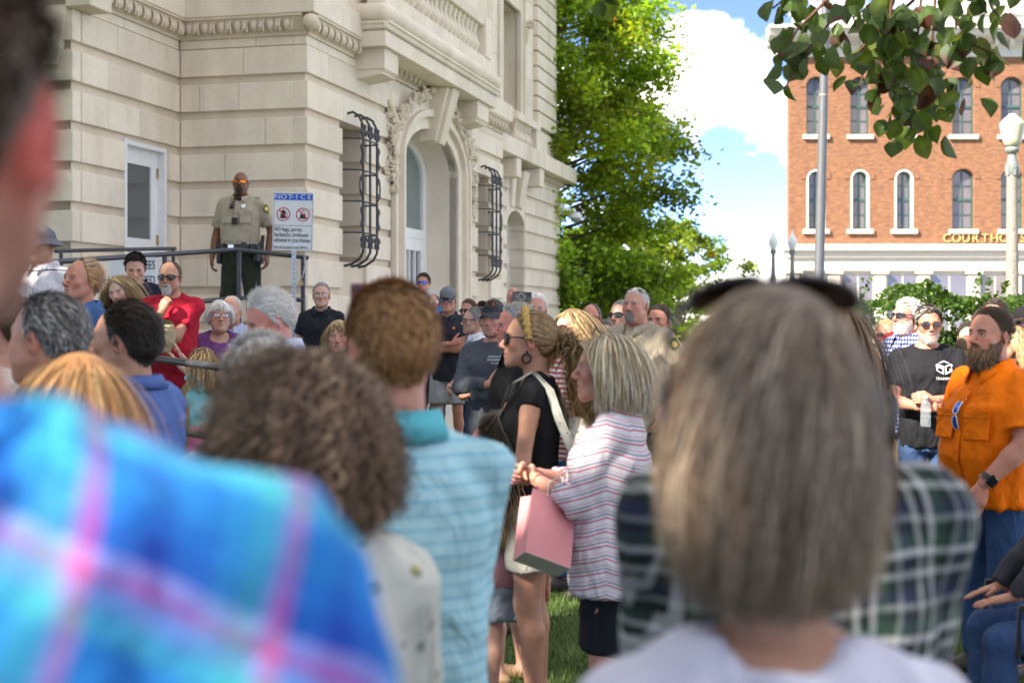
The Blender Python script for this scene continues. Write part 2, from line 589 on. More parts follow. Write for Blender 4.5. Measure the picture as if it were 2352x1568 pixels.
# ---- belt moulding: egg ornament between fillets, then the wide fascia
EGG = None
def belt():
    e = MB()
    e.ball((0, 0, 0), (0.062, 0.075, 0.088), 12, 8)
    for s in (-1, 1):
        pts = [(s*(0.072+0.012*math.sin(a)), -0.04-0.03*math.sin(a), 0.09-0.19*a/math.pi) for a in np.linspace(0, math.pi, 7)]
        e.tube(pts, 0.011, 5)
    egg = e.mesh('egg_ornament'); egg.materials.append(M_CARVE)
    d = MB(); d.prism([(-0.014, 0.08), (0.014, 0.08), (0.004, -0.085), (-0.004, -0.085)], 'y', -0.07, 0.02)
    d.prism([(-0.02, -0.02), (0.02, -0.02), (0.0, -0.09)], 'y', -0.075, 0.0)
    dart = d.mesh('dart_ornament'); dart.materials.append(M_CARVE)
    sp = 0.212
    def run(face, a0, a1, plane):
        m = MB()
        poly = [(0.02, ZT-0.004), (-0.055, ZT-0.004), (-0.055, ZT+0.028), (-0.085, ZT+0.045), (0.02, ZT+0.05)]
        poly2 = [(0.02, ZT+0.046), (-0.06, ZT+0.046), (-0.10, ZT+0.12), (-0.14, ZT+0.205), (-0.17, ZT+0.205), (-0.17, ZT+0.235), (0.02, ZT+0.235)]
        for pl in (poly, poly2):
            if face == 'f': m.prism([(plane+p[0], p[1]) for p in pl], 'x', a0, a1)
            else: m.prism([(plane+p[0], p[1]) for p in pl], 'y', a0, a1)
        m.build('belt_moulding', M_CARVE, CH)
        n = int((a1-a0)/sp)
        o = (a1-a0-n*sp)/2
        for i in range(n):
            c = a0+o+sp*(i+0.5)
            for me, nm, dx in ((egg, 'egg_ornament', 0), (dart, 'dart_ornament', sp/2)):
                if face == 'f': obj(nm, me, None, CH, (c+dx, plane-0.085, ZT+0.125), (rad(-14), 0, 0))
                else: obj(nm, me, None, CH, (plane-0.085, c+dx, ZT+0.125), (0, rad(14), rad(-90)) if False else (rad(-14), 0, rad(-90)))
    run('f', W_X+0.45, -0.0, W_I)
    run('o', -0.02, W_I, 0.0)
    run('f', -0.02, 1.52, 0.0)
    run('f', 2.2, 4.3, 0.0)
    run('f', 5.25, 6.15, 0.0)
    run('f', 6.95, MID, 0.0)
    run('f', 17.2, END, FARY)
    run('f', 15.0, 15.4, FARY)
    m = MB(); m.ball((-0.12, -0.12, ZT+0.13), (0.1, 0.1, 0.1), 12, 8); m.build('corner_boss', M_CARVE, CH)
    # big bracket near the wing corner
    m = MB(); m.box((W_X-0.12, W_I-0.30, 4.95), (W_X+0.32, W_I, 5.35), c=0.01); m.build('bracket', M_STONE, CH)
    # fascia and plain upper wall (stands a little proud)
    z0 = ZT+0.235
    F0 = 0.185
    for a, b in ((-F0, 1.50), (7.1, MID+F0)):
        cuts = [a, b] if b-a < 1.9 else [a, (a+b)/2, b]
        for i in range(len(cuts)-1):
            m = MB(); m.box((cuts[i]+0.002, -F0, z0), (cuts[i+1]-0.002, 0.4, z0+0.30), c=0.006); m.build('fascia_stone', M_STONE, CH)
    m = MB(); m.box((-F0, 0.4, z0), (0.4, W_I-F0, z0+0.30), c=0.006); m.build('fascia_stone', M_STONE, CH)
    m = MB(); m.box((W_X+0.3, W_I-F0, z0), (0.4, W_I+0.4, z0+0.30), c=0.006); m.build('fascia_stone', M_STONE, CH)
    for i in range(6):
        a = MID+F0+0.01+(END+0.4-MID-F0)*i/6; b = MID+F0+(END+0.4-MID-F0)*(i+1)/6
        m = MB(); m.box((a, FARY-0.42, z0-0.06), (b-0.004, FARY+0.4, z0+0.31), c=0.01); m.build('fascia_stone', M_STONE, CH)
    m = MB(); m.box((W_X-0.3, W_I+0.4, ZT), (0.4, 12, z0+0.30)); m.build('fascia_stone', M_STONE, CH)
belt()

def upper_storey():
    z0 = ZT+0.535
    HT = 9.9
    mb = MB()
    mb.box((W_X-0.1, W_I-0.1, z0), (0.3, 12, HT))
    mb.box((-0.10, 0.35, z0), (1.2, W_I, HT))
    mb.box((1.2, 0.36, z0), (MID-0.3, 12, HT))
    holes = [(14.65, 16.3, 6.55, 8.85)]
    wall_boxes(mb, 'f', MID-0.3, END-0.35, FARY+0.10, 0.5, z0, HT, holes)
    mb.box((MID-0.3, FARY+0.6, z0), (END-0.9, FARY+0.7, 6.55)); mb.box((MID-0.3, FARY+0.6, 8.85), (END-0.9, FARY+0.7, HT))
    mb.box((END-0.85, FARY+0.6, z0), (END-0.35, 12, HT))
    mb.box((W_X-0.3, W_I-0.3, HT), (END, 12.2, HT+0.5))
    mb.build('upper_wall', M_JOINT, CH)
    # ashlar facing, every stone on its own
    def ashlar(face, a0, a1, plane, za, zb, ch=0.62, holes=(), wmin=0.8, wmax=1.5, depth=0.1):
        z = za; r = 0
        while z < zb-0.05:
            t = min(z+ch, zb)
            iv = [(a0, a1)]
            for h in holes:
                if h[2] < t-0.02 and h[3] > z+0.02:
                    nv = []
                    for s in iv:
                        if h[1] <= s[0] or h[0] >= s[1]: nv.append(s); continue
                        if h[0] > s[0]: nv.append((s[0], h[0]))
                        if h[1] < s[1]: nv.append((h[1], s[1]))
                    iv = nv
            for s in iv: blocks(face, s[0]+0.001, s[1]-0.001, plane, z+0.0015, t-0.0015, wmin, wmax, prt=0.03, depth=depth)
            z = t; r += 1
    ashlar('f', 0.0, 1.9, 0.0-0.06, z0, 7.0, depth=0.35)
    ashlar('f', 1.9, MID-0.35, 0.34, z0, 9.2, depth=0.02)
    ashlar('o', -0.05, W_I-0.13, -0.11, z0, 6.3, depth=0.02)
    ashlar('f', W_X-0.06, -0.15, W_I-0.12, z0, 6.3, depth=0.02)
    ashlar('f', MID-0.3, 17.75, FARY+0.09, z0, 9.6, holes=[(14.35, 16.75, 6.3, 9.6)], depth=0.02)
    ashlar('f', 17.75, END-0.35, FARY+0.04, z0, 6.35, 0.75, depth=0.02)
    # banded quoins of the far pavilion
    z = 6.40
    while z < 10.5:
        m = MB(); m.box((17.95, FARY-0.03, z+0.035), (END-0.32, FARY+0.15, z+0.365), c=0.012); m.build('quoin_stone', M_STONE, CH)
        m = MB(); m.box((END-0.45, FARY+0.16, z+0.035), (END-0.28, FARY+1.6, z+0.365), c=0.012); m.build('quoin_stone', M_STONE, CH)
        z += 0.367
    # window of the upper far bay
    s = MB()
    s.prism([(14.36, 6.3), (14.66, 6.3), (14.66, 9.6), (14.36, 9.6)], 'y', FARY+0.0, FARY+0.14)
    s.prism([(16.30, 6.3), (16.72, 6.3), (16.72, 9.6), (16.30, 9.6)], 'y', FARY+0.0, FARY+0.14)
    s.prism([(16.52, 6.3), (16.64, 6.3), (16.64, 9.6), (16.52, 9.6)], 'y', FARY-0.05, FARY+0.02)
    s.prism([(14.66, 8.85), (16.3, 8.85), (16.3, 9.6), (14.66, 9.6)], 'y', FARY+0.005, FARY+0.14)
    s.build('window_surround', M_STONE, CH)
    c = MB(); c.tube([(16.6, FARY-0.14+0.09*math.cos(a), 8.55+0.09*math.sin(a)+0.02*a) for a in np.linspace(0, 5.2, 16)], 0.05, 6)
    c.tube([(16.6, FARY-0.06, 8.5-0.09*i) for i in range(5)], [0.08, 0.07, 0.06, 0.045, 0.02], 8)
    c.build('scroll_console', M_CARVE, CH)
    w = MB()
    w.box((14.66, FARY+0.42, 6.55), (14.80, FARY+0.52, 8.85)); w.box((16.16, FARY+0.42, 6.55), (16.3, FARY+0.52, 8.85))
    w.box((14.8, FARY+0.422, 6.55), (16.16, FARY+0.518, 6.66)); w.box((14.8, FARY+0.422, 8.72), (16.16, FARY+0.518, 8.85))
    w.box((14.8, FARY+0.424, 7.64), (16.16, FARY+0.516, 7.72))
    wo = w.build('window', M_WHITE, CH)
    g = MB(); g.box((14.8, FARY+0.47, 6.66), (16.16, FARY+0.48, 8.72)); g.build('pane', M_GLASS, wo)
upper_storey()

# ---- balcony with balustrade
def balcony():
    b0, b1, out = 1.48, 7.10, 0.50
    z = 5.20
    n = 5
    for i in range(n):
        a, b = b0+(b1-b0)*i/n, b0+(b1-b0)*(i+1)/n
        m = MB(); m.box((a+0.0015, -out, z), (b-0.0015, 0.35, z+0.20), c=0.005); m.build('balcony_slab', M_STONE, CH)
    m = MB()
    prof = [(0.0, 0.198), (0.0, 0.215), (-0.03, 0.225), (-0.045, 0.27), (-0.075, 0.285), (-0.075, 0.31), (0.0, 0.31)]
    m.prism([(-out+p[0], z+p[1]) for p in prof], 'x', b0-0.05, b1+0.05)
    m.prism([(b0+p[0], z+p[1]) for p in prof], 'y', -out, 0.2)
    m.box((b0, -out, z+0.2), (b1, 0.3, z+0.31))
    m.build('balcony_moulding', M_STONE, CH)
    t = MB()
    R = 0.125
    t.tube([(b0+0.02, 0.2, z+0.31+R), (b0+0.02, -out+0.05, z+0.31+R)], R, 16)
    t.ball((b0+0.02, -out+0.04, z+0.31+R), R, 16, 10)
    t.build('rounded_moulding', M_STONE, CH)
    L = b1-b0
    for i in range(5):
        a, b = b0+0.02+L*i/5, b0+0.02+L*(i+1)/5
        t = MB(); t.tube([(a+0.001, -out+0.04, z+0.31+R), (b-0.001, -out+0.04, z+0.31+R)], R, 16)
        if i == 4: t.ball((b, -out+0.04, z+0.31+R), R, 16, 10)
        t.build('rounded_moulding', M_STONE, CH)
    # plinth and balusters
    zb = z+0.31+2*R
    by = -out+0.16
    m = MB(); m.box((b0+0.1, by-0.13, z+0.5), (b1-0.1, by+0.13, zb+0.20), c=0.008); m.build('balustrade_plinth', M_STONE, CH)
    for a, b in ((b0+0.12, 2.35), (6.52, 6.86)):
        m = MB(); m.box((a, by-0.15, zb+0.2), (b, by+0.15, zb+0.86), c=0.01); m.build('pedestal', M_STONE, CH)
    m = MB(); m.box((2.35, by-0.12, zb+0.70), (6.52, by+0.12, zb+0.86), c=0.012); m.build('balustrade_rail', M_STONE, CH)
    prof = [(0.075, 0), (0.075, 0.035), (0.055, 0.045), (0.06, 0.07), (0.095, 0.13), (0.098, 0.17), (0.07, 0.23), (0.045, 0.31),
            (0.04, 0.36), (0.055, 0.385), (0.042, 0.40), (0.06, 0.43), (0.07, 0.46), (0.07, 0.50)]
    bm = MB(); bm.lathe(prof, 14); me = bm.mesh('baluster'); me.materials.append(M_STONE)
    x = 2.52
    while x < 6.45:
        obj('baluster', me, None, CH, (x, by, zb+0.2)); x += 0.235
    # brackets under the slab
    for a, b in ((1.62, 2.18), (6.18, 6.86)):
        m = MB(); m.box((a, -out+0.06, 4.93), (b, 0.02, z-0.002), c=0.006)
        m.prism([(-out+0.06, 4.93), (-out+0.10, 4.89), (-out+0.10, 4.87), (0.02, 4.80), (0.02, 4.93)], 'x', a+0.02, b-0.02)
        m.build('bracket', M_STONE, CH)
    # small half balustrade below the far upper window
    bm = MB(); bm.lathe(prof, 10); me2 = bm.mesh('baluster'); me2.materials.append(M_STONE)
    for i in range(6):
        obj('baluster', me2, None, CH, (14.9+0.26*i, FARY-0.2, ZT+0.55))
    m = MB(); m.box((14.6, FARY-0.34, ZT+1.05), (16.9, FARY-0.06, ZT+1.22), c=0.01); m.box((16.5, FARY-0.33, ZT+0.545), (16.85, FARY-0.07, ZT+1.05), c=0.01)
    m.build('balustrade_rail', M_STONE, CH)
balcony()

# ---- arched surround
def arch_pts(x0, x1, zs, rise, n=18):
    cx = (x0+x1)/2; r = (x1-x0)/2
    return [(cx-r*math.cos(math.pi*i/n), zs+rise*math.sin(math.pi*i/n)) for i in range(n+1)]
def arch_band(mb, inner, outer, y0, y1, zbot):
    n = len(inner)
    inn = [(inner[0][0], zbot)]+inner+[(inner[-1][0], zbot)]
    out = [(outer[0][0], zbot)]+outer+[(outer[-1][0], zbot)]
    m = len(inn)
    vs = [(p[0], y0, p[1]) for p in inn]+[(p[0], y0, p[1]) for p in out]+[(p[0], y1, p[1]) for p in inn]+[(p[0], y1, p[1]) for p in out]
    fs = []
    for i in range(m-1):
        fs.append((i, i+1, m+i+1, m+i))
        fs.append((i+1, i, 2*m+i, 2*m+i+1))
        fs.append((m+i, m+i+1, 3*m+i+1, 3*m+i))
    mb.add(vs, fs, False)
def archway():
    zs = 3.98
    x0, x1 = 3.62, 6.40
    mb = MB()
    arch_band(mb, arch_pts(x0, x1, zs, 0.60), arch_pts(x0-0.02, x1+0.02, zs, 0.62), -0.02, 0.62, -0.2)      # deep reveal lining
    arch_band(mb, arch_pts(x0, x1, zs, 0.60), arch_pts(x0-0.22, x1+0.22, zs+0.02, 0.78), -0.06, 0.1, -0.2)
    mb.build('arch_reveal', M_STONE, CH)
    mb = MB()
    arch_band(mb, arch_pts(x0-0.20, x1+0.20, zs+0.02, 0.76), arch_pts(x0-0.27, x1+0.27, zs+0.03, 0.86), -0.14, 0.1, -0.2)
    mb.build('arch_moulding', M_STONE, CH)
    # voussoirs, one by one, concave band round the head of the arch
    inn = arch_pts(x0-0.26, x1+0.26, zs+0.02, 0.84, 12); out = arch_pts(x0-0.50, x1+0.50, zs+0.04, 1.00, 12)
    for i in range(12):
        m = MB(); a, b = inn[i], inn[i+1]; c, d = out[i+1], out[i]
        m.prism([a, b, c, d], 'y', -0.07, 0.1); m.build('voussoir', M_STONE, CH)
    mb = MB()
    arch_band(mb, arch_pts(x0-0.49, x1+0.49, zs+0.04, 0.99), arch_pts(x0-0.57, x1+0.57, zs+0.05, 1.05), -0.12, 0.1, -0.2)
    mb.build('arch_moulding', M_STONE, CH)
    # side strips stone by stone
    for xa, xb in ((3.05, 3.36), (6.66, 7.18)):
        z = 0.0
        while z < 4.6:
            m = MB(); m.box((xa, -0.045, z+0.002), (xb, 0.3, min(z+0.62, 4.9)-0.002), c=0.005); m.build('pilaster_stone', M_STONE, CH); z += 0.62
    # spandrel filling up to the belt
    op = arch_pts(x0-0.5, x1+0.5, zs+0.03, 1.0, 18)
    poly = [(3.0, 4.0)]+[p for p in op]+[(7.22, 4.0), (7.22, 5.06), (3.0, 5.06)]
    m = MB()
    for i in range(len(op)-1):
        a, b = op[i], op[i+1]
        m.prism([a, b, (b[0], 5.06), (a[0], 5.06)], 'y', -0.02, 0.3)
    m.box((3.0, -0.021, 3.9), (op[0][0], 0.3, 5.06)); m.box((op[-1][0], -0.021, 3.9), (7.22, 0.3, 5.06))
    m.build('spandrel', M_STONE, CH)
    # keystone
    k = MB()
    c = 5.01
    k.add([(c-0.20, -0.14, 4.40), (c+0.20, -0.14, 4.40), (c+0.28, -0.36, 5.19), (c-0.28, -0.36, 5.19),
           (c-0.20, 0.1, 4.40), (c+0.20, 0.1, 4.40), (c+0.28, 0.1, 5.19), (c-0.28, 0.1, 5.19)],
          [(0,1,2,3), (5,4,7,6), (4,0,3,7), (1,5,6,2), (3,2,6,7), (4,5,1,0)])
    k.add([(c-0.11, -0.19, 4.36), (c+0.16, -0.19, 4.36), (c+0.20, -0.42, 5.192), (c-0.15, -0.42, 5.192),
           (c-0.11, 0.0, 4.36), (c+0.16, 0.0, 4.36), (c+0.20, 0.0, 5.192), (c-0.15, 0.0, 5.192)],
          [(0,1,2,3), (5,4,7,6), (4,0,3,7), (1,5,6,2), (3,2,6,7), (4,5,1,0)])
    k.build('keystone', M_STONE, CH)
    # glazing
    fy = 0.50
    w = MB()
    arch_band(w, arch_pts(x0+0.14, x1-0.16, zs, 0.48), arch_pts(x0, x1, zs, 0.60), fy, fy+0.1, 0.2)
    w.box((x0+0.05, fy-0.01, 2.98), (x1-0.05, fy+0.11, 3.12))
    w.box((4.9, fy-0.015, 0.2), (5.12, fy+0.115, 2.98))
    for a, b in ((x0+0.12, 4.9), (5.12, x1-0.12)):
        w.box((a, fy+0.002, 0.2), (a+0.16, fy+0.098, 2.98)); w.box((b-0.16, fy+0.002, 0.2), (b, fy+0.098, 2.98))
        w.box((a+0.16, fy+0.004, 2.78), (b-0.16, fy+0.096, 2.98))
        for i in (1, 2):
            x = a+0.16+(b-a-0.32)*i/3; w.box((x-0.02, fy+0.006, 0.2), (x+0.02, fy+0.094, 2.78))
        for i in range(1, 5):
            zz = 2.78-0.58*i; w.box((a+0.16, fy+0.008, zz-0.02), (b-0.16, fy+0.092, zz+0.02))
    wo = w.build('arched_door', M_WHITE, CH)
    g = MB()
    pts = arch_pts(x0+0.13, x1-0.15, zs, 0.49, 16)
    for i in range(16):
        a, b = pts[i], pts[i+1]; g.prism([a, b, (b[0], 3.1), (a[0], 3.1)], 'y', fy+0.05, fy+0.06)
    g.build('transom_pane', M_GLASS_T, wo)
    for a, b in ((x0+0.12, 4.9), (5.12, x1-0.12)):
        for i in range(3):
            for j in range(5):
                xa, xb = a+0.16+(b-a-0.32)*i/3, a+0.16+(b-a-0.32)*(i+1)/3
                g = MB(); g.box((xa+0.02, fy+0.05, max(0.2, 2.78-0.58*(j+1))+0.02), (xb-0.02, fy+0.056, 2.78-0.58*j-0.02)); g.build('pane', M_GLASS, wo)
archway()

# ---- carved swags beside the arch
def carvings():
    f = MB()
    for i in range(5):
        a = 2*math.pi*i/5
        f.ball((0.045*math.cos(a), -0.02, 0.045*math.sin(a)), (0.034, 0.022, 0.034), 8, 6)
    f.ball((0, -0.04, 0), 0.018, 8, 6); fl = f.mesh('carved_flower'); fl.materials.append(M_CARVE)
    f = MB(); f.ball((0, -0.025, 0), (0.05, 0.05, 0.055), 10, 8); f.ball((0.0, -0.075, -0.01), 0.012, 6, 5); fr = f.mesh('carved_fruit'); fr.materials.append(M_CARVE)
    f = MB()
    for i in range(5):
        t = (i-2)*0.5
        f.tube([(0, 0, 0), (0.04*math.sin(t), -0.05, 0.05*math.cos(t)), (0.09*math.sin(t), -0.03, 0.095*math.cos(t))], [0.012, 0.018, 0.004], 6)
    lf = f.mesh('carved_leaf'); lf.materials.append(M_CARVE)
    rr = random.Random(5)
    def put(x, y, z, s=1.0):
        k = rr.random()
        me, nm = ((fl, 'carved_flower'), (fr, 'carved_fruit'), (lf, 'carved_leaf'))[0 if k < .35 else 1 if k < .6 else 2]
        o = obj(nm, me, None, CH, (x, y, z), (rr.uniform(-.4, .4), rr.uniform(0, 6.28), rr.uniform(-.4, .4)))
        s *= rr.uniform(0.8, 1.35); o.scale = (s, s*1.2, s)
    for x0, sgn in ((3.02, 1), (7.20, -1)):
        z = 3.45
        while z < 4.62:
            wd = 0.09 if z < 3.6 else 0.15
            put(x0+rr.uniform(-wd, wd*0.6), -0.06, z); put(x0+sgn*0.05+rr.uniform(-wd, wd), -0.07, z+0.03)
            put(x0-sgn*0.04+rr.uniform(-wd, wd), -0.03, z+0.05, 0.8)
            z += 0.078
    for i in range(30):                                     # over the head of the arch
        t = 0.10+0.34*i/29
        for sg in (0, 1):
            tt = t if sg == 0 else 1-t
            p = arch_pts(3.0, 7.02, 4.02, 1.10, 100)[int(tt*100)]
            put(p[0]+rr.uniform(-.07, .07), -0.10, p[1]+rr.uniform(-.09, .05), 0.9)
    for x0, sgn in ((3.0, 1), (7.2, -1)):                    # sweeping scroll leaves
        for k in range(4):
            m = MB(); m.tube([(x0-sgn*0.12+sgn*(0.05*k), -0.06, 4.72-0.03*k), (x0-sgn*0.02+sgn*0.05*k, -0.1, 4.55-0.02*k), (x0+sgn*(0.14+0.035*k), -0.08, 4.38-0.02*k), (x0+sgn*(0.2+0.02*k), -0.06, 4.2-0.03*k)], [0.035, 0.036, 0.028, 0.008], 7)
            m.build('carved_scroll', M_CARVE, CH)
carvings()

# ---- wrought iron window grilles
def grille(x0, x1, zt, zb, name='window_grille'):
    g = obj(name, bpy.data.meshes.new('bar'), None, CH) if False else None
    root = bpy.data.objects.new('window_grille', None); link(root, CH)
    oy = -0.26
    xs = [x0+0.10, (x0+x1)/2, x1-0.10]
    for x in xs:
        pts = [(x-0.0, 0.0, zt+0.02), (x, -0.12, zt+0.05), (x, -0.20, zt+0.0), (x, oy, zt-0.12)]
        pts += [(x, oy, zt-0.12-(zt-zb-0.24)*i/6) for i in range(1, 7)]
        pts += [(x, oy+0.05, zb+0.03), (x, oy+0.16, zb-0.04), (x, 0.0, zb-0.06)]
        m = MB(); m.tube(pts, 0.017, 8); m.build('bar', M_IRON, root)
    H = zt-zb
    for i in range(4):
        z = zt-0.30-(H-0.66)*i/3
        m = MB()
        m.tube([(x0-0.06, 0.0, z), (x0+0.02, oy+0.02, z), (xs[0], oy, z), (xs[2], oy, z), (x1+0.02, oy+0.03, z), (x1+0.06, 0.0, z)], 0.013, 6)
        m.build('crossbar', M_IRON, root)
    def spiral(cx, cz, s1, s2, r=0.05, turns=1.6):
        return [(cx+s1*(r*(1-0.75*a))*math.cos(a*turns*6.28), oy-0.005, cz+s2*(r*(1-0.75*a))*math.sin(a*turns*6.28)) for a in np.linspace(0, 1, 18)]
    for side, x in ((-1, xs[0]), (1, xs[2])):
        for i in range(3):
            za = zt-0.30-(H-0.66)*i/3; zc = zt-0.30-(H-0.66)*(i+1)/3
            m = MB()
            m.tube(spiral(x+side*0.045, za-0.09, side, -1)[::-1]+[(x+side*(0.095-0.05*math.sin(math.pi*t)*(1 if i != 1 else -0.5)), oy, za-0.09+(zc-za+0.18)*t) for t in np.linspace(0.1, 0.9, 8)]+spiral(x+side*0.045, zc+0.09, side, 1), 0.011, 6)
            m.build('scroll', M_IRON, root)
    for zc, sg in ((zt-0.30, 1), (zt-0.30-(H-0.66), -1)):
        for x in (xs[0]+0.07, xs[1]-0.06, xs[1]+0.06, xs[2]-0.07, xs[0]-0.05, xs[2]+0.05):
            m = MB(); m.tube(spiral(x, zc+sg*0.075, 1 if x > xs[1] else -1, sg, 0.05, 1.4), 0.012, 6)
            m.tube([(x, oy, zc+sg*0.12), (x, oy, zc+sg*0.19)], [0.012, 0.02], 6)
            m.build('scroll', M_IRON, root)
grille(1.20, 1.93, 4.28, 2.42)
grille(7.70, 8.42, 4.28, 2.42)

# ---- side door with glass, far doorway, security camera
def doors():
    x0, x1, z0, z1 = DOOR
    y = W_I+0.10
    m = MB()
    m.box((x0+0.001, y-0.14, z0), (x0+0.05, y+0.1, z1)); m.box((x1-0.05, y-0.10, z0), (x1-0.001, y+0.1, z1)); m.box((x0+0.05, y-0.098, z1-0.05), (x1-0.05, y+0.098, z1))
    m.box((x0+0.05, y, z0), (x0+0.12, y+0.05, z1-0.05)); m.box((x1-0.20, y, z0), (x1-0.05, y+0.05, z1-0.05))
    m.box((x0+0.12, y+0.001, z1-0.24), (x1-0.20, y+0.049, z1-0.05)); m.box((x0+0.12, y+0.001, z0), (x1-0.20, y+0.049, 2.62))
    d = m.build('side_door', M_WHITE, CH)
    g = MB(); g.box((x0+0.12, y+0.02, 2.62), (x1-0.20, y+0.03, z1-0.24)); g.build('pane', M_GLASS, d)
    h = MB(); h.box((x0+0.09, y-0.03, 2.42), (x0+0.15, y+0.0, 2.68), c=0.006); h.box((x0+0.10, y-0.035, 2.54), (x0+0.14, y-0.03, 2.66))
    h.tube([(x0+0.12, y-0.03, 2.46), (x0+0.12, y-0.07, 2.46), (x0+0.22, y-0.07, 2.46)], 0.02, 8); h.build('keypad_handle', M_STEEL, d)
    for z in (1.7, 2.62, 3.42):
        h = MB(); h.box((x1-0.075, y-0.02, z-0.06), (x1-0.045, y+0.0, z+0.06)); h.build('hinge', M_BRASS, d)
    # window of the wing front
    m = MB()
    X = W_X+0.15
    m.box((X, 2.55, 2.3), (X+0.09, 2.72, 4.2)); m.box((X, 3.75, 2.3), (X+0.09, 3.9, 4.2)); m.box((X+0.001, 2.72, 2.3), (X+0.089, 3.75, 2.45)); m.box((X+0.001, 2.72, 4.05), (X+0.089, 3.75, 4.2)); m.box((X+0.002, 2.72, 3.2), (X+0.088, 3.75, 3.27))
    w = m.build('window', M_WHITE, CH)
    g = MB(); g.box((X+0.04, 2.72, 2.45), (X+0.05, 3.75, 4.05)); g.build('pane', M_GLASS, w)
    # raking stones of the flat arch over that window
    for i, (ya, yb, za, zb) in enumerate(((W_I+0.02, W_I+0.34, 4.36, 4.98), (W_I+0.36, W_I+0.66, 4.30, 5.02), (W_I+0.68, W_I+1.0, 4.25, 5.02))):
        m = MB(); m.prism([(ya+0.10, za), (yb+0.02, za-0.03), (yb-0.10, zb), (ya-0.02, zb)], 'x', W_X-0.10-0.012*i, W_X+0.1); m.build('arch_stone', M_STONE, CH)
    # far doorway with keystone, deep reveal and white leaf
    x0, x1, z0, z1 = FDOOR
    m = MB()
    arch_band(m, arch_pts(x0+0.02, x1-0.02, 3.75, 0.42), arch_pts(x0-0.02, x1+0.02, 3.75, 0.50), FARY-0.04, FARY+0.5, -0.2)
    for i in range(9): m.box((x1-0.06, FARY-0.02, CB[i+1]), (x1+0.01, FARY+0.45, CB[i+1]+BH))
    m.build('door_reveal', M_STONE, CH)
    pts = arch_pts(x0, x1, 3.75, 0.48, 12)
    m = MB()
    for i in range(12):
        a, b = pts[i], pts[i+1]; m.prism([a, b, (b[0], 4.6), (a[0], 4.6)], 'y', FARY-0.03, FARY+0.3)
    m.build('spandrel', M_STONE, CH)
    c = (x0+x1)/2
    for dx, w0, w1, pr in ((0, 0.17, 0.27, 0.30), (-0.42, 0.14, 0.18, 0.16), (0.42, 0.14, 0.18, 0.16)):
        k = MB(); s = dx*0.35
        k.add([(c+dx-w0, FARY-pr*0.5, 4.24), (c+dx+w0, FARY-pr*0.5, 4.24), (c+dx+s+w1, FARY-pr, 5.05), (c+dx+s-w1, FARY-pr, 5.05),
               (c+dx-w0, FARY+0.1, 4.24), (c+dx+w0, FARY+0.1, 4.24), (c+dx+s+w1, FARY+0.1, 5.05), (c+dx+s-w1, FARY+0.1, 5.05)],
              [(0,1,2,3), (5,4,7,6), (4,0,3,7), (1,5,6,2), (3,2,6,7), (4,5,1,0)])
        k.build('keystone', M_STONE, CH)
    for a in (14.55, 16.85):
        m = MB(); m.box((a-0.22, FARY-0.38, 4.82), (a+0.22, FARY, 5.24), c=0.01); m.build('bracket', M_STONE, CH)
    m = MB(); m.box((x0, FARY+0.34, 0.3), (x0+0.3, FARY+0.42, 4.2)); m.box((x0+0.3, FARY+0.345, 3.0), (x1, FARY+0.415, 3.2)); m.box((x1-0.12, FARY+0.341, 0.3), (x1, FARY+0.419, 4.2))
    d = m.build('far_door', M_WHITE, CH)
    g = MB(); g.box((x0+0.3, FARY+0.38, 0.3), (x1-0.12, FARY+0.39, 4.2)); g.build('pane', M_GLASS, d)
    s = empty('security_camera', (0, 0, 0), 0, 'small white dome security camera on the far corner of the courthouse', 'camera')
    s.parent = None
    base = CH.matrix_basis @ Vector((END-0.25, FARY-0.09, 4.55))
    s.location = base; s.rotation_euler = CH.rotation_euler
    m = MB(); m.box((-0.13, -0.10, -0.13), (0.20, 0.04, 0.17), c=0.012); m.build('mount_box', M_WHITE, s)
    m = MB(); m.tube([(0.2, -0.05, 0.02), (0.42, -0.18, 0.02), (0.55, -0.28, 0.0), (0.57, -0.30, -0.08)], 0.045, 8); m.build('arm', M_WHITE, s)
    m = MB(); m.lathe([(0.06, 0.06), (0.15, 0.02), (0.19, -0.06), (0.19, -0.1), (0.0, -0.1)], 16, Matrix.Translation((0.57, -0.30, -0.1))); m.build('housing', M_WHITE, s)
    m = MB(); m.ball((0.57, -0.30, -0.21), (0.13, 0.13, 0.1), 12, 8); m.build('dome', plain('dome_smoke', (0.3, 0.32, 0.34), 0.1), s)
doors()

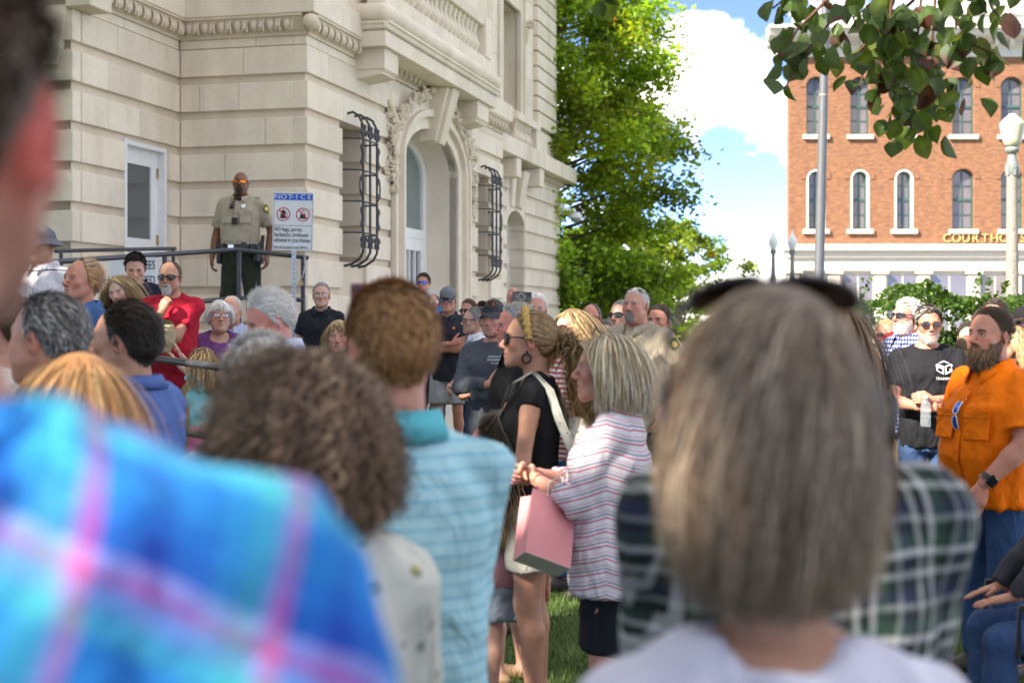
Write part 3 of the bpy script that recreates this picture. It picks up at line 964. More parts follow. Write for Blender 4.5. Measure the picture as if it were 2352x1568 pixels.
# ---- stone plinth/landing of the ramp, pavement
def ramp():
    t = NT('concrete'); co = t.coord('Object'); f = t.noise(co, 3, 6, 0.6); g = t.noise(co, 80, 4)
    c = t.ramp(f, [(0.3, (0.42, 0.39, 0.34)), (0.7, (0.55, 0.52, 0.46))])
    mc = t.bsdf(c, 0.9, t.bump(g, 0.3, 0.004))
    m = MB(); m.box((-3.4, -0.15, -0.2), (-0.02, 1.64, 1.40), c=0.01)
    pts = [(-0.15, 1.40), (-0.15, -0.2), (-6.6, -0.2), (-6.6, 1.12), (-3.4, 1.40)]
    o = m.build('ramp_landing', mc)
    o.location = CH.location; o.rotation_euler = CH.rotation_euler
    tag(o, kind='structure')
    m = MB(); m.prism([(-3.402, -0.2), (-7.0, -0.2), (-7.0, 1.10), (-3.402, 1.398)], 'y', -0.1, 1.5)
    o = m.build('ramp_slope', mc); o.location = CH.location; o.rotation_euler = CH.rotation_euler
    tag(o, kind='structure')
    V = []; n = 40
    for i in range(n+1):
        for y in (-0.1, -4.6):
            p = CH.matrix_basis @ Vector((-1.0+21*i/n, y, 0)); V.append((p.x, p.y, ground(p.x, p.y)+0.03))
    F = [(2*i, 2*i+1, 2*i+3, 2*i+2) for i in range(n)]
    tag(obj('pavement', np_mesh('pavement', V, F, False), mc), kind='structure')
    V = [(3.7, -9, 0.004), (20, -9, 0.004), (20, 12.2, 0.004), (3.7, 12.2, 0.004)]
    tag(obj('bounce_pavement', np_mesh('bounce_pavement', V, [(0, 1, 2, 3)], False), mc), kind='structure')  # unseen paving added to bounce sunlight onto the facade and crowd
    return mc
M_CONC = ramp()

# ================================================================== brick building across the street
BD = 60.0
def bx_(px): return (px-1176.0)/FP*BD
def bz_(py): return CAM_H+(737.9-py)/FP*BD
def brick_building():
    root = empty('brick_building', (bx_(1812.8), BD, 0), 0, 'red orange brick courthouse annex with arched windows and white cornice', 'building')
    X = lambda px: bx_(px)-bx_(1812.8)
    t = NT('brickwork'); co = t.coord('Object')
    sp = t.n('ShaderNodeSeparateXYZ'); t.l(co, sp.inputs[0])
    u = t.math('ADD', sp.outputs['X'], sp.outputs['Y'])
    cb = t.n('ShaderNodeCombineXYZ'); t.l(u, cb.inputs['X']); t.l(sp.outputs['Z'], cb.inputs['Y'])
    br = t.n('ShaderNodeTexBrick'); t.l(cb.outputs[0], br.inputs['Vector'])
    t.val(br, Scale=1.0, Mortar_Size=0.008, Brick_Width=0.23, Row_Height=0.085, Bias=-0.1)
    br.inputs['Color1'].default_value = (0.40, 0.15, 0.07, 1); br.inputs['Color2'].default_value = (0.24, 0.088, 0.052, 1); br.inputs['Mortar'].default_value = (0.36, 0.24, 0.16, 1)
    f = t.noise(co, 1.3, 4, 0.7)
    c = t.mix(0.7, br.outputs['Color'], t.ramp(f, [(0.3, (0.62, 0.58, 0.55)), (0.7, (1.25, 1.15, 1.0))]), 'MULTIPLY')
    g = t.noise(t.coord('Object', (3.5, 3.5, 11)), 1.0, 2, 0.6)
    c = t.mix(0.55, c, t.ramp(g, [(0.35, (0.17, 0.068, 0.045)), (0.5, (0.37, 0.14, 0.065)), (0.66, (0.52, 0.26, 0.13))]))
    c = t.mix(0.16, c, (0.46, 0.32, 0.24))
    c = t.mix(1.0, c, (0.64, 0.64, 0.60), 'MULTIPLY')
    m_br = t.bsdf(c, 0.85)
    m_gr = plain('green_paint', (0.05, 0.10, 0.085), 0.4, 0.1)
    m_wh = plain('white_trim', (0.55, 0.52, 0.47), 0.5, 0.05, 4)
    LEN = X(2760)
    wins = []
    for px, w in ((1874.3, 44), (1975.4, 44), (2076.5, 44), (2212.7, 51), (2324.8, 51), (2437, 51), (2549, 51), (2661, 51)):
        wins.append((px, w))
    m = MB()
    holes = []
    for px, w in wins:
        for top, bot in ((178, 310), (389, 527)):
            holes.append((X(px-w/2), X(px+w/2), bz_(bot), bz_(top)))
    wall_boxes(m, 'f', 0, LEN, 0.0, 0.5, bz_(576), bz_(60), holes)
    m.add([(0.0, 0.5, 0.0), (0.5, 0.5, 0.0), (4.6, 18, 0.0), (4.1, 18, 0.0), (0.0, 0.5, bz_(60)), (0.5, 0.5, bz_(60)), (4.6, 18, bz_(60)), (4.1, 18, bz_(60))], [(3,2,1,0),(4,5,6,7),(0,1,5,4),(1,2,6,5),(2,3,7,6),(3,0,4,7)]); m.box((LEN-0.5, 0.5, 0), (LEN, 18, bz_(60))); m.box((4.6, 17.5, 0), (LEN-0.5, 18, bz_(60)))
    m.box((4.6, 0.5, bz_(80)), (LEN-0.5, 17.5, bz_(70)))
    m.build('wall', m_br, root)
    m = MB(); m.box((0.5, 0.9, 0.2), (LEN-0.5, 1.0, bz_(80))); m.build('inner_wall', plain('dark_interior', (0.10, 0.085, 0.08), 0.8), root)
    for i, (px, w) in enumerate(wins):
        for row, (top, bot) in enumerate(((178, 310), (389, 527))):
            white = row == 1 and i < 3
            x0, x1, z0, z1 = X(px-w/2), X(px+w/2), bz_(bot), bz_(top)
            rise = 0.40 if w > 46 else 0.40
            zs = z1-rise
            ap = arch_pts(x0, x1, zs, rise, 10)
            s = MB()
            for k in range(10):
                a, b = ap[k], ap[k+1]
                s.prism([a, b, (b[0], z1+0.02), (a[0], z1+0.02)], 'y', -0.004, 0.3)
            s.build('arch_spandrel', m_br, root)
            hood = MB(); arch_band(hood, arch_pts(x0-0.03, x1+0.03, zs, rise+0.03, 10), arch_pts(x0-0.24, x1+0.24, zs, rise+0.24, 10), -0.03, 0.1, zs-0.01)
            hood.build('brick_hood', m_br, root)
            fr = MB()
            if white:
                arch_band(fr, arch_pts(x0+0.09, x1-0.09, zs, rise-0.09, 10), arch_pts(x0-0.0, x1+0.0, zs, rise+0.0, 10), -0.02, 0.24, z0)
            wf = MB()
            e = 0.10 if white else 0.0
            arch_band(wf, arch_pts(x0+e+0.07, x1-e-0.07, zs, rise-e-0.07, 10), arch_pts(x0+e, x1-e, zs, rise-e, 10), 0.20, 0.32, z0)
            zm = (z0+z1)/2
            wf.box((x0+e+0.05, 0.21, zm-0.05), (x1-e-0.05, 0.31, zm+0.05)); wf.box((x0+e+0.05, 0.205, z0), (x1-e-0.05, 0.315, z0+0.08))
            xc = (x0+x1)/2
            wf.box((xc-0.025, 0.23, z0+0.08), (xc+0.025, 0.29, z1-0.1))
            for zz in ((z0+zm)/2, (zm+z1)/2-0.05): wf.box((x0+e+0.05, 0.235, zz-0.02), (x1-e-0.05, 0.285, zz+0.02))
            wo = wf.build('window', m_gr, root)
            if white: fr.build('white_surround', m_wh, wo)
            g = MB(); g.box((x0+e, 0.27, z0), (x1-e, 0.275, zm)); g.build('pane', M_GLASS_F, wo)
            g = MB(); g.box((x0+e, 0.27, zm), (x1-e, 0.275, z1)); g.build('pane', M_GLASS_F, wo)
            sl = MB(); sl.box((x0-0.16, -0.13, z0-0.2), (x1+0.16, 0.2, z0+0.0), c=0.02); sl.build('sill', m_wh, wo)
    # cornice
    m = MB()
    z1, z2 = bz_(132), bz_(66)
    prof = [(0.0, z1), (-0.10, z1), (-0.10, z1+0.35), (-0.25, z1+0.45), (-0.25, z1+0.6), (-0.75, z1+0.78), (-0.85, z1+1.0), (-0.98, z1+1.05), (-0.98, z2), (0.0, z2)]
    m.prism(prof, 'x', -0.98, LEN+1)
    m.build('cornice', m_wh, root)
    m = MB(); m.box((0.2, 0.1, z2), (LEN-0.2, 0.5, bz_(28))); m.box((0.1, 0.0, bz_(33)), (LEN-0.1, 0.6, bz_(26))); m.build('parapet', m_wh, root)
    m = MB(); m.prism([(X(2230), bz_(26)), (X(2700), bz_(26)), (X(2465), bz_(-40))], 'y', 0.05, 0.5); m.build('pediment', m_wh, root)
    m = MB()
    for px in np.arange(1835, 2740, 34.0): m.box((X(px), -0.55, z1+0.45), (X(px)+0.16, 0.0, z1+0.72))
    m.build('cornice_brackets', m_wh, root)
    # ledge and shop front
    m = MB(); m.box((-0.25, -0.45, bz_(577)), (LEN+0.2, 0.55, bz_(562)), c=0.02); m.box((-0.12, -0.25, bz_(592)), (LEN, 0.53, bz_(577.3))); m.box((-0.05, -0.12, bz_(622)), (LEN, 0.52, bz_(592.3)))
    m.build('ledge', m_wh, root)
    for px in (1822, 1915, 2020, 2120, 2235, 2330, 2430, 2530, 2630, 2740):
        m = MB(); x = X(px); m.box((x-0.24, -0.18, 0.0), (x+0.24, 0.4, bz_(630)), c=0.02); m.box((x-0.36, -0.26, bz_(630)), (x+0.36, 0.4, bz_(622.5)), c=0.02); m.build('pilaster', m_wh, root)
    for a, b, c in ((1840, 1905, M_GLASS_F), (1930, 2010, M_GLASS_F), (2035, 2110, m_gr), (2135, 2225, M_GLASS_F), (2250, 2320, M_GLASS_F), (2345, 2420, M_GLASS_F), (2445, 2520, M_GLASS_F), (2545, 2620, M_GLASS_F)):
        m = MB(); m.box((X(a), 0.05, 0.5), (X(b), 0.25, bz_(622.4))); s = m.build('shop_front', m_wh, root)
        g = MB(); g.box((X(a+6), 0.02, 0.9), (X((a+b)/2-3), 0.06, bz_(632))); g.build('pane', M_GLASS_F, s)
        g = MB(); g.box((X((a+b)/2+3), 0.02, 0.9), (X(b-6), 0.06, bz_(632))); g.build('pane', M_GLASS_F, s)
    gold = plain('gold_letters', (0.62, 0.48, 0.20), 0.4, 0.1, 10, 0.0, Metallic=0.3)
    x = X(2174)
    for ch in 'COURTHOUSE':
        me = text_mesh(ch, 0.50, 0.03); me.materials.append(gold)
        obj('letter', me, None, root, (x, -0.05, bz_(548)), (rad(90), 0, 0))
        x += 0.40
brick_building()

# street behind: asphalt strip with kerb in front of the brick building
def street():
    t = NT('asphalt'); co = t.coord('Object'); f = t.noise(co, 40, 3)
    m_as = t.bsdf(t.ramp(f, [(0.3, (0.04, 0.04, 0.042)), (0.7, (0.065, 0.065, 0.065))]), 0.9)
    m = MB(); m.add([(-200, 44, 0.02), (200, 44, 0.02), (200, 56, 0.02), (-200, 56, 0.02)], [(0, 1, 2, 3)]); tag(m.build('road', m_as), kind='structure')
    m = MB(); m.box((-200, 56, -0.1), (200, 59.9, 0.14)); m.box((-200, 42.5, -0.1), (200, 44, 0.13)); tag(m.build('kerb', M_CONC), kind='structure')
street()

# ================================================================== lamp posts and pole
M_CONCPOST = None
def lamps():
    t = NT('aggregate'); co = t.coord('Object'); f = t.noise(co, 55, 3, 0.8)
    agg = t.bsdf(t.ramp(f, [(0.35, (0.10, 0.095, 0.09)), (0.5, (0.24, 0.22, 0.20)), (0.65, (0.42, 0.38, 0.34))]), 0.8)
    grn = plain('weathered_grey_metal', (0.20, 0.22, 0.22), 0.5, 0.25, 20)
    milk = plain('milk_glass', (0.50, 0.48, 0.38), 0.3, 0.06, 6, 0.0, Subsurface_Weight=0.0)
    D = 24.0
    p = at(2325, 560, D)
    k = D/FP
    root = empty('lamp_post', (p.x, D, 0), 0, 'grey speckled concrete lamp post with cream acorn globe beside the hedge', 'street lamp', 'acorn street lamps')
    z = lambda py: CAM_H+(737.9-py)*k
    m = MB(); m.lathe([(14*k, 0), (14*k, z(640)), (12.5*k, z(400))], 20); m.build('shaft', agg, root)
    m = MB(); m.lathe([(12.5*k, z(402)), (14.5*k, z(400)), (14.5*k, z(378)), (12*k, z(370)), (9.5*k, z(360)), (9.5*k, z(352)), (15*k, z(350)), (16.5*k, z(342)), (13*k, z(336)), (0, z(336))], 20)
    for i in range(6):
        a = i*math.pi/3; m.prism([(-3*k, z(404)), (3*k, z(404)), (5*k, z(380)), (-5*k, z(380))], 'y', -15.5*k, -12*k, Matrix.Rotation(a, 4, 'Z'))
    m.build('capital', grn, root)
    m = MB(); m.lathe([(11*k, z(338)), (17*k, z(336)), (21*k, z(325)), (27*k, z(295)), (28.5*k, z(288)), (29*k, z(284)), (26*k, z(282)), (24*k, z(279)), (18*k, z(272)), (12*k, z(268)), (9*k, z(264)), (6*k, z(262)), (0, z(261))], 24); m.build('globe', milk, root)
    for i, (px, lab) in enumerate(((1776, 'left small white globe lamp by the brick building edge'), (1820, 'right small white globe lamp in front of the brick building edge'))):
        D2 = 46.0; k2 = D2/FP; zz = lambda py: CAM_H+(737.9-py)*k2
        p = at(px, 560, D2)
        r = empty('lamp_post', (p.x, D2, 0.02), 0, lab, 'street lamp', 'acorn street lamps')
        m = MB(); m.lathe([(7*k2, 0), (6*k2, zz(660)), (4.5*k2, zz(605)), (4*k2, zz(588)), (8*k2, zz(580)), (6*k2, zz(574)), (0, zz(574))], 12); m.build('shaft', grn, r)
        m = MB(); m.lathe([(6*k2, zz(575)), (11*k2, zz(562)), (11*k2, zz(553)), (6*k2, zz(544)), (2.5*k2, zz(538)), (1.2*k2, zz(530)), (0, zz(529))], 14); m.build('globe', plain('white_globe', (0.82, 0.82, 0.82), 0.3, 0.03), r)
    D3 = 19.0; k3 = D3/FP
    p = at(1872, 737.9, D3)
    r = empty('light_pole', (p.x, D3, 0.02), 0, 'tall plain grey metal pole rising past the brick building', 'pole')
    pm = plain('pole_aluminium', (0.13, 0.14, 0.16), 0.5, 0.06, 8, 0.0, Metallic=0.35)
    tilt = Matrix.Rotation(rad(1.4), 4, 'Y')
    zj = CAM_H+(737.9-222)*k3
    m = MB(); m.lathe([(13.2*k3, 0), (11.2*k3, CAM_H+(737.9-600)*k3), (10.2*k3, zj)], 20, tilt); m.build('lower_shaft', pm, r)
    m = MB(); m.lathe([(10.6*k3, zj-0.012), (10.6*k3, zj+0.012)], 20, tilt); m.build('joint_ring', plain('ring_tan', (0.30, 0.26, 0.22), 0.6), r)
    m = MB(); m.lathe([(10.0*k3, zj+0.012), (8.6*k3, zj+2.2), (7.5*k3, 8.5), (0, 8.5)], 20, tilt); m.build('upper_shaft', pm, r)
lamps()

# ================================================================== vegetation
def leaf_material(name, trans=0.45):
    t = NT(name)
    vc = t.n('ShaderNodeVertexColor', layer_name='Col').outputs['Color']
    p = t.n('ShaderNodeBsdfPrincipled'); p.inputs['Roughness'].default_value = 0.55
    t.l(vc, p.inputs['Base Color'])
    tr = t.n('ShaderNodeBsdfTranslucent')
    t.l(t.mix(1.0, vc, (1.25, 1.15, 0.5), 'MULTIPLY'), tr.inputs['Color'])
    ms = t.n('ShaderNodeMixShader'); ms.inputs[0].default_value = trans
    t.l(p.outputs[0], ms.inputs[1]); t.l(tr.outputs[0], ms.inputs[2]); t.l(ms.outputs[0], t.out.inputs['Surface'])
    return t.m
M_LEAF = leaf_material('leaf', 0.55)
def make_bark():
    t = NT('bark'); co = t.coord('Object', (6, 6, 1.5)); f = t.noise(co, 3, 4, 0.7)
    return t.bsdf(t.ramp(f, [(0.3, (0.05, 0.037, 0.026)), (0.7, (0.17, 0.13, 0.095))]), 0.9, t.bump(f, 0.6, 0.03))
M_BARK = make_bark()

def leaves_mesh(name, P, size, col, flat=0.0, aspect=1.7):
    """P (n,3); size (n,), col (n,3): diamond leaf faces; flat 0..1 favours horizontal leaves"""
    n = len(P)
    d = RNG.normal(size=(n, 3)); d[:, 2] *= (1-flat); d[:, 2] -= 0.25
    d /= np.linalg.norm(d, axis=1)[:, None]
    u = RNG.normal(size=(n, 3)); u -= d*(u*d).sum(1)[:, None]
    if flat: u[:, 2] *= (1-flat)
    u /= np.linalg.norm(u, axis=1)[:, None]
    s = size[:, None]
    V = np.zeros((n, 4, 3))
    V[:, 0] = P - d*s*0.5
    V[:, 1] = P + u*s*0.5/aspect
    V[:, 2] = P + d*s*0.5
    V[:, 3] = P - u*s*0.5/aspect
    return np_mesh(name, V.reshape(-1, 3), np.arange(4*n).reshape(-1, 4), False, np.repeat(col, 4, 0))

def leaf_cols(n, base, var=0.35, yellow=0.0):
    k = np.exp(RNG.normal(0, var, n))[:, None]
    c = np.array(base)*k
    y = RNG.random(n) < yellow
    c[y] = np.array((0.20, 0.17, 0.015))*k[y]
    return np.clip(c, 0.004, 0.6)

def big_tree(name, loc, H, R, z0, n_limb, n_spray, n_leaf, lsize, base, label, layered=True, yellow=0.1, group=None, trunk_r=0.25, seed=1, prof=None):
    rg = np.random.default_rng(seed)
    root = empty(name, loc, 0, label, 'tree', group)
    tm = MB()
    tm.tube([(0, 0, -0.1), (0.05, 0, z0*0.6), (-0.05, 0.05, H*0.5), (0, 0, H*0.93)], [trunk_r*1.35, trunk_r, trunk_r*0.6, 0.03], 10)
    P = []; S = []; C = []
    for i in range(n_limb):
        f = (i+rg.random())/n_limb
        z = z0+(H-z0)*f*0.97
        rr = R*(prof(f) if prof else math.sin(math.pi*min(1, 0.22+0.78*f)**0.8)**0.7)*rg.uniform(0.75, 1.08)
        a = i*2.399+rg.uniform(-0.3, 0.3)
        dz = rg.uniform(-0.15, 0.25)*rr if layered else rg.uniform(0.0, 0.6)*rr
        tip = np.array((math.cos(a)*rr, math.sin(a)*rr, z+dz-0.10*rr))
        st = np.array((0, 0, z-0.15*rr))
        mid = (st+tip)/2+np.array((0, 0, 0.10*rr))
        tm.tube([st, mid, tip], [max(0.02, trunk_r*0.28*(1-f*0.6)), 0.025, 0.006], 5, False)
        limb_k = math.exp(rg.normal(0, 0.22)); lim_y = rg.random() < yellow*2.2
        for j in range(n_spray):
            t = rg.uniform(0.30, 1.05)**0.8
            c0 = st*(1-t)**2+2*mid*t*(1-t)+tip*t*t
            ln = rg.uniform(0.35, 0.95)*(0.5+0.5*rr/R)*R*0.22
            b = a+rg.uniform(-1.1, 1.1)
            dv = np.array((math.cos(b), math.sin(b), rg.uniform(-0.35, 0.15)))*ln
            s = rg.random(n_leaf)[:, None]
            sp = 0.22*ln+0.09
            q = c0+dv*s+rg.normal(0, 1, (n_leaf, 3))*np.array((sp, sp, sp*(1.1 if layered else 0.9)))
            P.append(q); S.append(rg.uniform(0.7, 1.25, n_leaf)*lsize)
            cc = leaf_cols(n_leaf, base, 0.25)*limb_k*math.exp(rg.normal(0, 0.2))
            if lim_y and rg.random() < 0.6: cc = cc*np.array((1.4, 1.1, 0.8))
            if rg.random() < 0.004: cc = cc*np.array((3.0, 0.8, 0.8))
            C.append(cc)
    tm.build('trunk', M_BARK, root)
    obj('crown', leaves_mesh('crown', np.concatenate(P), np.concatenate(S), np.concatenate(C), 0.35), M_LEAF, root)
    return root
big_tree('oak_tree', (1.0, 40, 0), 16.0, 3.45, 1.6, 185, 15, 46, 0.18, (0.205, 0.33, 0.030), 'tall leafy green tree with yellowing tips right of the courthouse',
         True, 0.22, seed=11, trunk_r=0.28, prof=lambda f: (0.86+0.22*math.sin(3.1*f+0.5)) * (1 if f < 0.55 else max(0.06, 1-((f-0.55)/0.45)**1.6)))
# lower, farther greenery behind it
for i, (px, D, H, R, lab, sd) in enumerate(((1330, 75, 6.5, 3.8, 'round bright green tree far behind the oak, near the courthouse corner', 3),
                                       (1450, 85, 7.5, 4.5, 'pale green tree far behind the oak, in the middle distance', 4),
                                       (1560, 95, 8.5, 4.6, 'distant tree to the right of the oak, behind the grey haired head', 5))):
    big_tree('far_tree', (at(px, 0, D).x, D, 0), H, R, 0.6, 40, 10, 22, 0.34, (0.15, 0.24, 0.025), lab, False, 0.1, 'distant trees', 0.2, sd)
# off-frame shade trees on the courthouse lawn, left of and behind the photographer
for i, (x, y, H, R, lab, sd) in enumerate(((-10.5, 6.2, 12.5, 5.2, 'shade tree on the lawn left of the crowd beside the ramp', 21),
                                      (-9.5, -2.5, 12.5, 5.4, 'shade tree on the lawn left of the photographer', 22),
                                      (-5.0, -8.2, 12.0, 5.2, 'shade tree behind the photographer', 23), (-11.6, 10.9, 12.0, 4.2, 'unseen tree added to shade the front of the courthouse wing', 24))):  # last tree is added out of view to keep sun off the wing front
    big_tree('shade_tree', (x, y, 0), H, R, 3.6, 70, 12, 16, 0.34, (0.05, 0.10, 0.014), lab, False, 0.05, 'shade trees on the lawn', 0.26, sd)

def hedge():
    root = empty('hedge', (6.4, 14.6, ground(6.4, 14.6)), 0, 'long leafy green hedge behind the group on the right', 'hedge')
    n = 26000
    L = 3.1
    x = RNG.uniform(-L, L+1.6, n); v = RNG.random(n)
    shell = RNG.random(n) < 0.75
    top = 1.86+0.07*np.sin(x*2.1)+0.06*np.sin(x*5.3+1)+0.05*np.sin(x*11+2)
    z = np.where(shell & (v < 0.4), top-np.abs(RNG.normal(0, 0.05, n)), RNG.uniform(0.05, 1.0, n)**0.8*top)
    y = np.where(shell & (v >= 0.4), -0.75+np.abs(RNG.normal(0, 0.07, n))+0.08*np.sin(x*3+z*4), RNG.uniform(-0.75, 0.75, n))
    edge = x < -L+0.5
    keep = ~(edge & (RNG.random(n) < 0.45))
    P = np.c_[x, y, z][keep]; n = len(P)
    C = leaf_cols(n, (0.055, 0.115, 0.016), 0.35, 0.0)
    C[P[:, 2] > 1.7] *= 1.0
    # stray shoots
    for i in range(34):
        sx = RNG.uniform(-L+0.2, L+1); h = RNG.uniform(0.08, 0.32); m = int(10+h*40)
        t = RNG.random(m)
        q = np.c_[sx+RNG.normal(0, 0.03, m)+0.05*t, RNG.uniform(-0.6, 0.2)+RNG.normal(0, 0.03, m), 1.84+h*t]
        P = np.r_[P, q]; C = np.r_[C, leaf_cols(m, (0.06, 0.11, 0.015), 0.25)]
    me = leaves_mesh('foliage', P, RNG.uniform(0.045, 0.085, len(P)), C, 0.1, 1.5)
    obj('foliage', me, M_LEAF, root)
    m = MB()
    rg = random.Random(4)
    for i in range(14):
        x = -L+0.1+rg.random()*0.7 if i < 7 else rg.uniform(-L, L)
        p = Vector((x, -0.3, 0)); pts = [p]
        for k in range(6):
            p = p+Vector((rg.uniform(-.12, .12), rg.uniform(-.1, .06), 0.26)); pts.append(p)
        m.tube(pts, [0.02, 0.016, 0.013, 0.011, 0.009, 0.006, 0.003], 5, False)
        for k in (3, 4, 5):
            q = pts[k]; m.tube([q, q+Vector((rg.uniform(-.15, .15), rg.uniform(-.2, 0), 0.12)), q+Vector((rg.uniform(-.3, .3), rg.uniform(-.25, 0), 0.22))], [0.007, 0.005, 0.002], 4, False)
    m.build('branches', plain('grey_twig', (0.22, 0.18, 0.14), 0.9, 0.2), root)
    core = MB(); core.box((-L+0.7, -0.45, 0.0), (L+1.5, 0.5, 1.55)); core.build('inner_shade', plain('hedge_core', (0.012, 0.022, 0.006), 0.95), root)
hedge()

# ---- branch hanging into the picture from a tree out of frame
def overhang():
    root = empty('linden_tree', (3.6, 3.4, ground(3.6, 3.4)), 0, 'tree with heart shaped leaves hanging into the upper right corner', 'tree')
    R0 = Vector(root.location)
    def loc(px, py, D): return at(px, py, D)-R0
    tm = MB()
    tm.tube([(0, 0, -0.1), (0.05, 0.05, 1.6), (0.0, 0.15, 3.2), (-0.1, 0.2, 4.6)], [0.24, 0.19, 0.17, 0.12], 12)
    tm.build('trunk', M_BARK, root)
    D = 5.6
    main = [Vector((0, 0.15, 3.1)), Vector((-0.6, 1.0, 3.5)), loc(2250, -120, D), loc(2120, -60, D), loc(2050, -20, D)]
    tm = MB(); tm.tube(main, [0.09, 0.06, 0.03, 0.02, 0.012], 8, False)
    twigs = [[(2120, -60), (2110, 60), (2100, 150), (2075, 250), (2100, 300)], [(2050, -20), (2040, 100), (2060, 210)], [(2180, -60), (2190, 40), (2230, 100), (2285, 125)],
             [(2050, -20), (1960, 40), (1990, 120), (1975, 210)], [(1990, -40), (1900, 60), (1850, 120), (1800, 210)], [(1900, 0), (1830, 70), (1790, 150)],
             [(2150, -40), (2140, 120), (2150, 200), (2160, 230)], [(2250, -60), (2280, 20), (2310, 60)], [(2100, 0), (2010, 80), (1960, 130)], [(1900, -60), (1800, 0), (1775, 20)],
             [(1480, -60), (1400, -20), (1385, 10)]]
    rg = random.Random(9)
    tw = []
    for t in twigs:
        dj = rg.uniform(-0.35, 0.35)
        pts = [loc(a, b, D+dj) for a, b in t]; tw.append((pts, t))
        tm.tube(pts, [0.008, 0.005, 0.004, 0.003, 0.002][:len(pts)], 5, False)
    tm.tube([loc(2050, -20, D), loc(1900, -50, D), loc(1600, -90, D), loc(1480, -60, D)], [0.012, 0.01, 0.007, 0.005], 5, False)
    tm.build('branch', plain('twig_red', (0.10, 0.045, 0.03), 0.8, 0.2), root)
    # leaf shapes: heart outline, folded and curled
    def leaf_me(cv, fold, tint, brown=0.0):
        prof = [(0, 0.0), (0.16, 0.32), (0.35, 0.47), (0.55, 0.44), (0.75, 0.30), (0.9, 0.13), (1.0, 0.0)]
        V = []; F = []
        for t, w in prof:
            for s in (-1, -0.5, 0, 0.5, 1):
                x = s*w*1.02; y = t - 0.10*abs(s)*(1 if t < 0.2 else 0)
                z = fold*abs(x)*1.0 + cv*(t*t)*0.5 - 0.10*math.sin(6*t)*abs(s)*w
                V.append((x, z, -y))
        for i in range(len(prof)-1):
            for k in range(4): F.append((i*5+k, i*5+k+1, (i+1)*5+k+1, (i+1)*5+k))
        V = np.array(V)
        base = np.array(tint)
        cols = np.tile(base, (len(V), 1))*(1+RNG.normal(0, 0.10, len(V)))[:, None]
        cols[2::5] = cols[2::5]*1.25
        if brown:
            mk = V[:, 2] < -1+brown; cols[mk] = np.array((0.085, 0.03, 0.02))
        return np_mesh('leaf', V, F, True, np.clip(cols, 0, 1))
    m2 = leaf_material('near_leaf', 0.42)
    ms = [leaf_me(0.25, 0.35, (0.05, 0.09, 0.017)), leaf_me(-0.35, 0.5, (0.065, 0.115, 0.02)), leaf_me(0.55, 0.2, (0.10, 0.15, 0.023)), leaf_me(-0.1, 0.75, (0.04, 0.08, 0.02), 0.35),
          leaf_me(0.9, 0.5, (0.085, 0.035, 0.02), 0.6), leaf_me(0.3, 0.9, (0.055, 0.095, 0.019)), leaf_me(-0.7, 0.25, (0.13, 0.15, 0.033))]
    for m in ms: m.materials.append(m2)
    def put(p, s):
        k = rg.choices(range(7), (6, 6, 4, 2, 1.4, 4, 2))[0]
        o = obj('leaf', ms[k], None, root, p, (rg.uniform(-0.8, 0.8), rg.uniform(-0.5, 0.5), rg.uniform(0, 6.28)))
        o.scale = (s, s, s)
    for (pts, t), cnt in zip(tw, (60, 46, 24, 24, 24, 12, 36, 20, 20, 8, 4)):
        for i in range(cnt):
            f = rg.uniform(0.12, 1.0)*(len(pts)-1); j = min(int(f), len(pts)-2)
            p = pts[j].lerp(pts[j+1], f-j)
            spd = 0.065 if cnt > 16 else 0.03
            put(p+Vector((rg.gauss(0, spd), rg.gauss(0, spd), rg.gauss(0, spd*0.6))), rg.uniform(0.058, 0.095))
    # the rest of the crown, above the frame
    n = 1800
    P = np.c_[RNG.normal(0.6, 1.5, n), RNG.normal(-0.2, 1.5, n), RNG.normal(5.6, 0.8, n)]
    P = P[P[:, 2] > 4.3]
    obj('crown', leaves_mesh('crown', P, RNG.uniform(0.07, 0.12, len(P)), leaf_cols(len(P), (0.05, 0.10, 0.02), 0.3), 0.1), M_LEAF, root)
overhang()

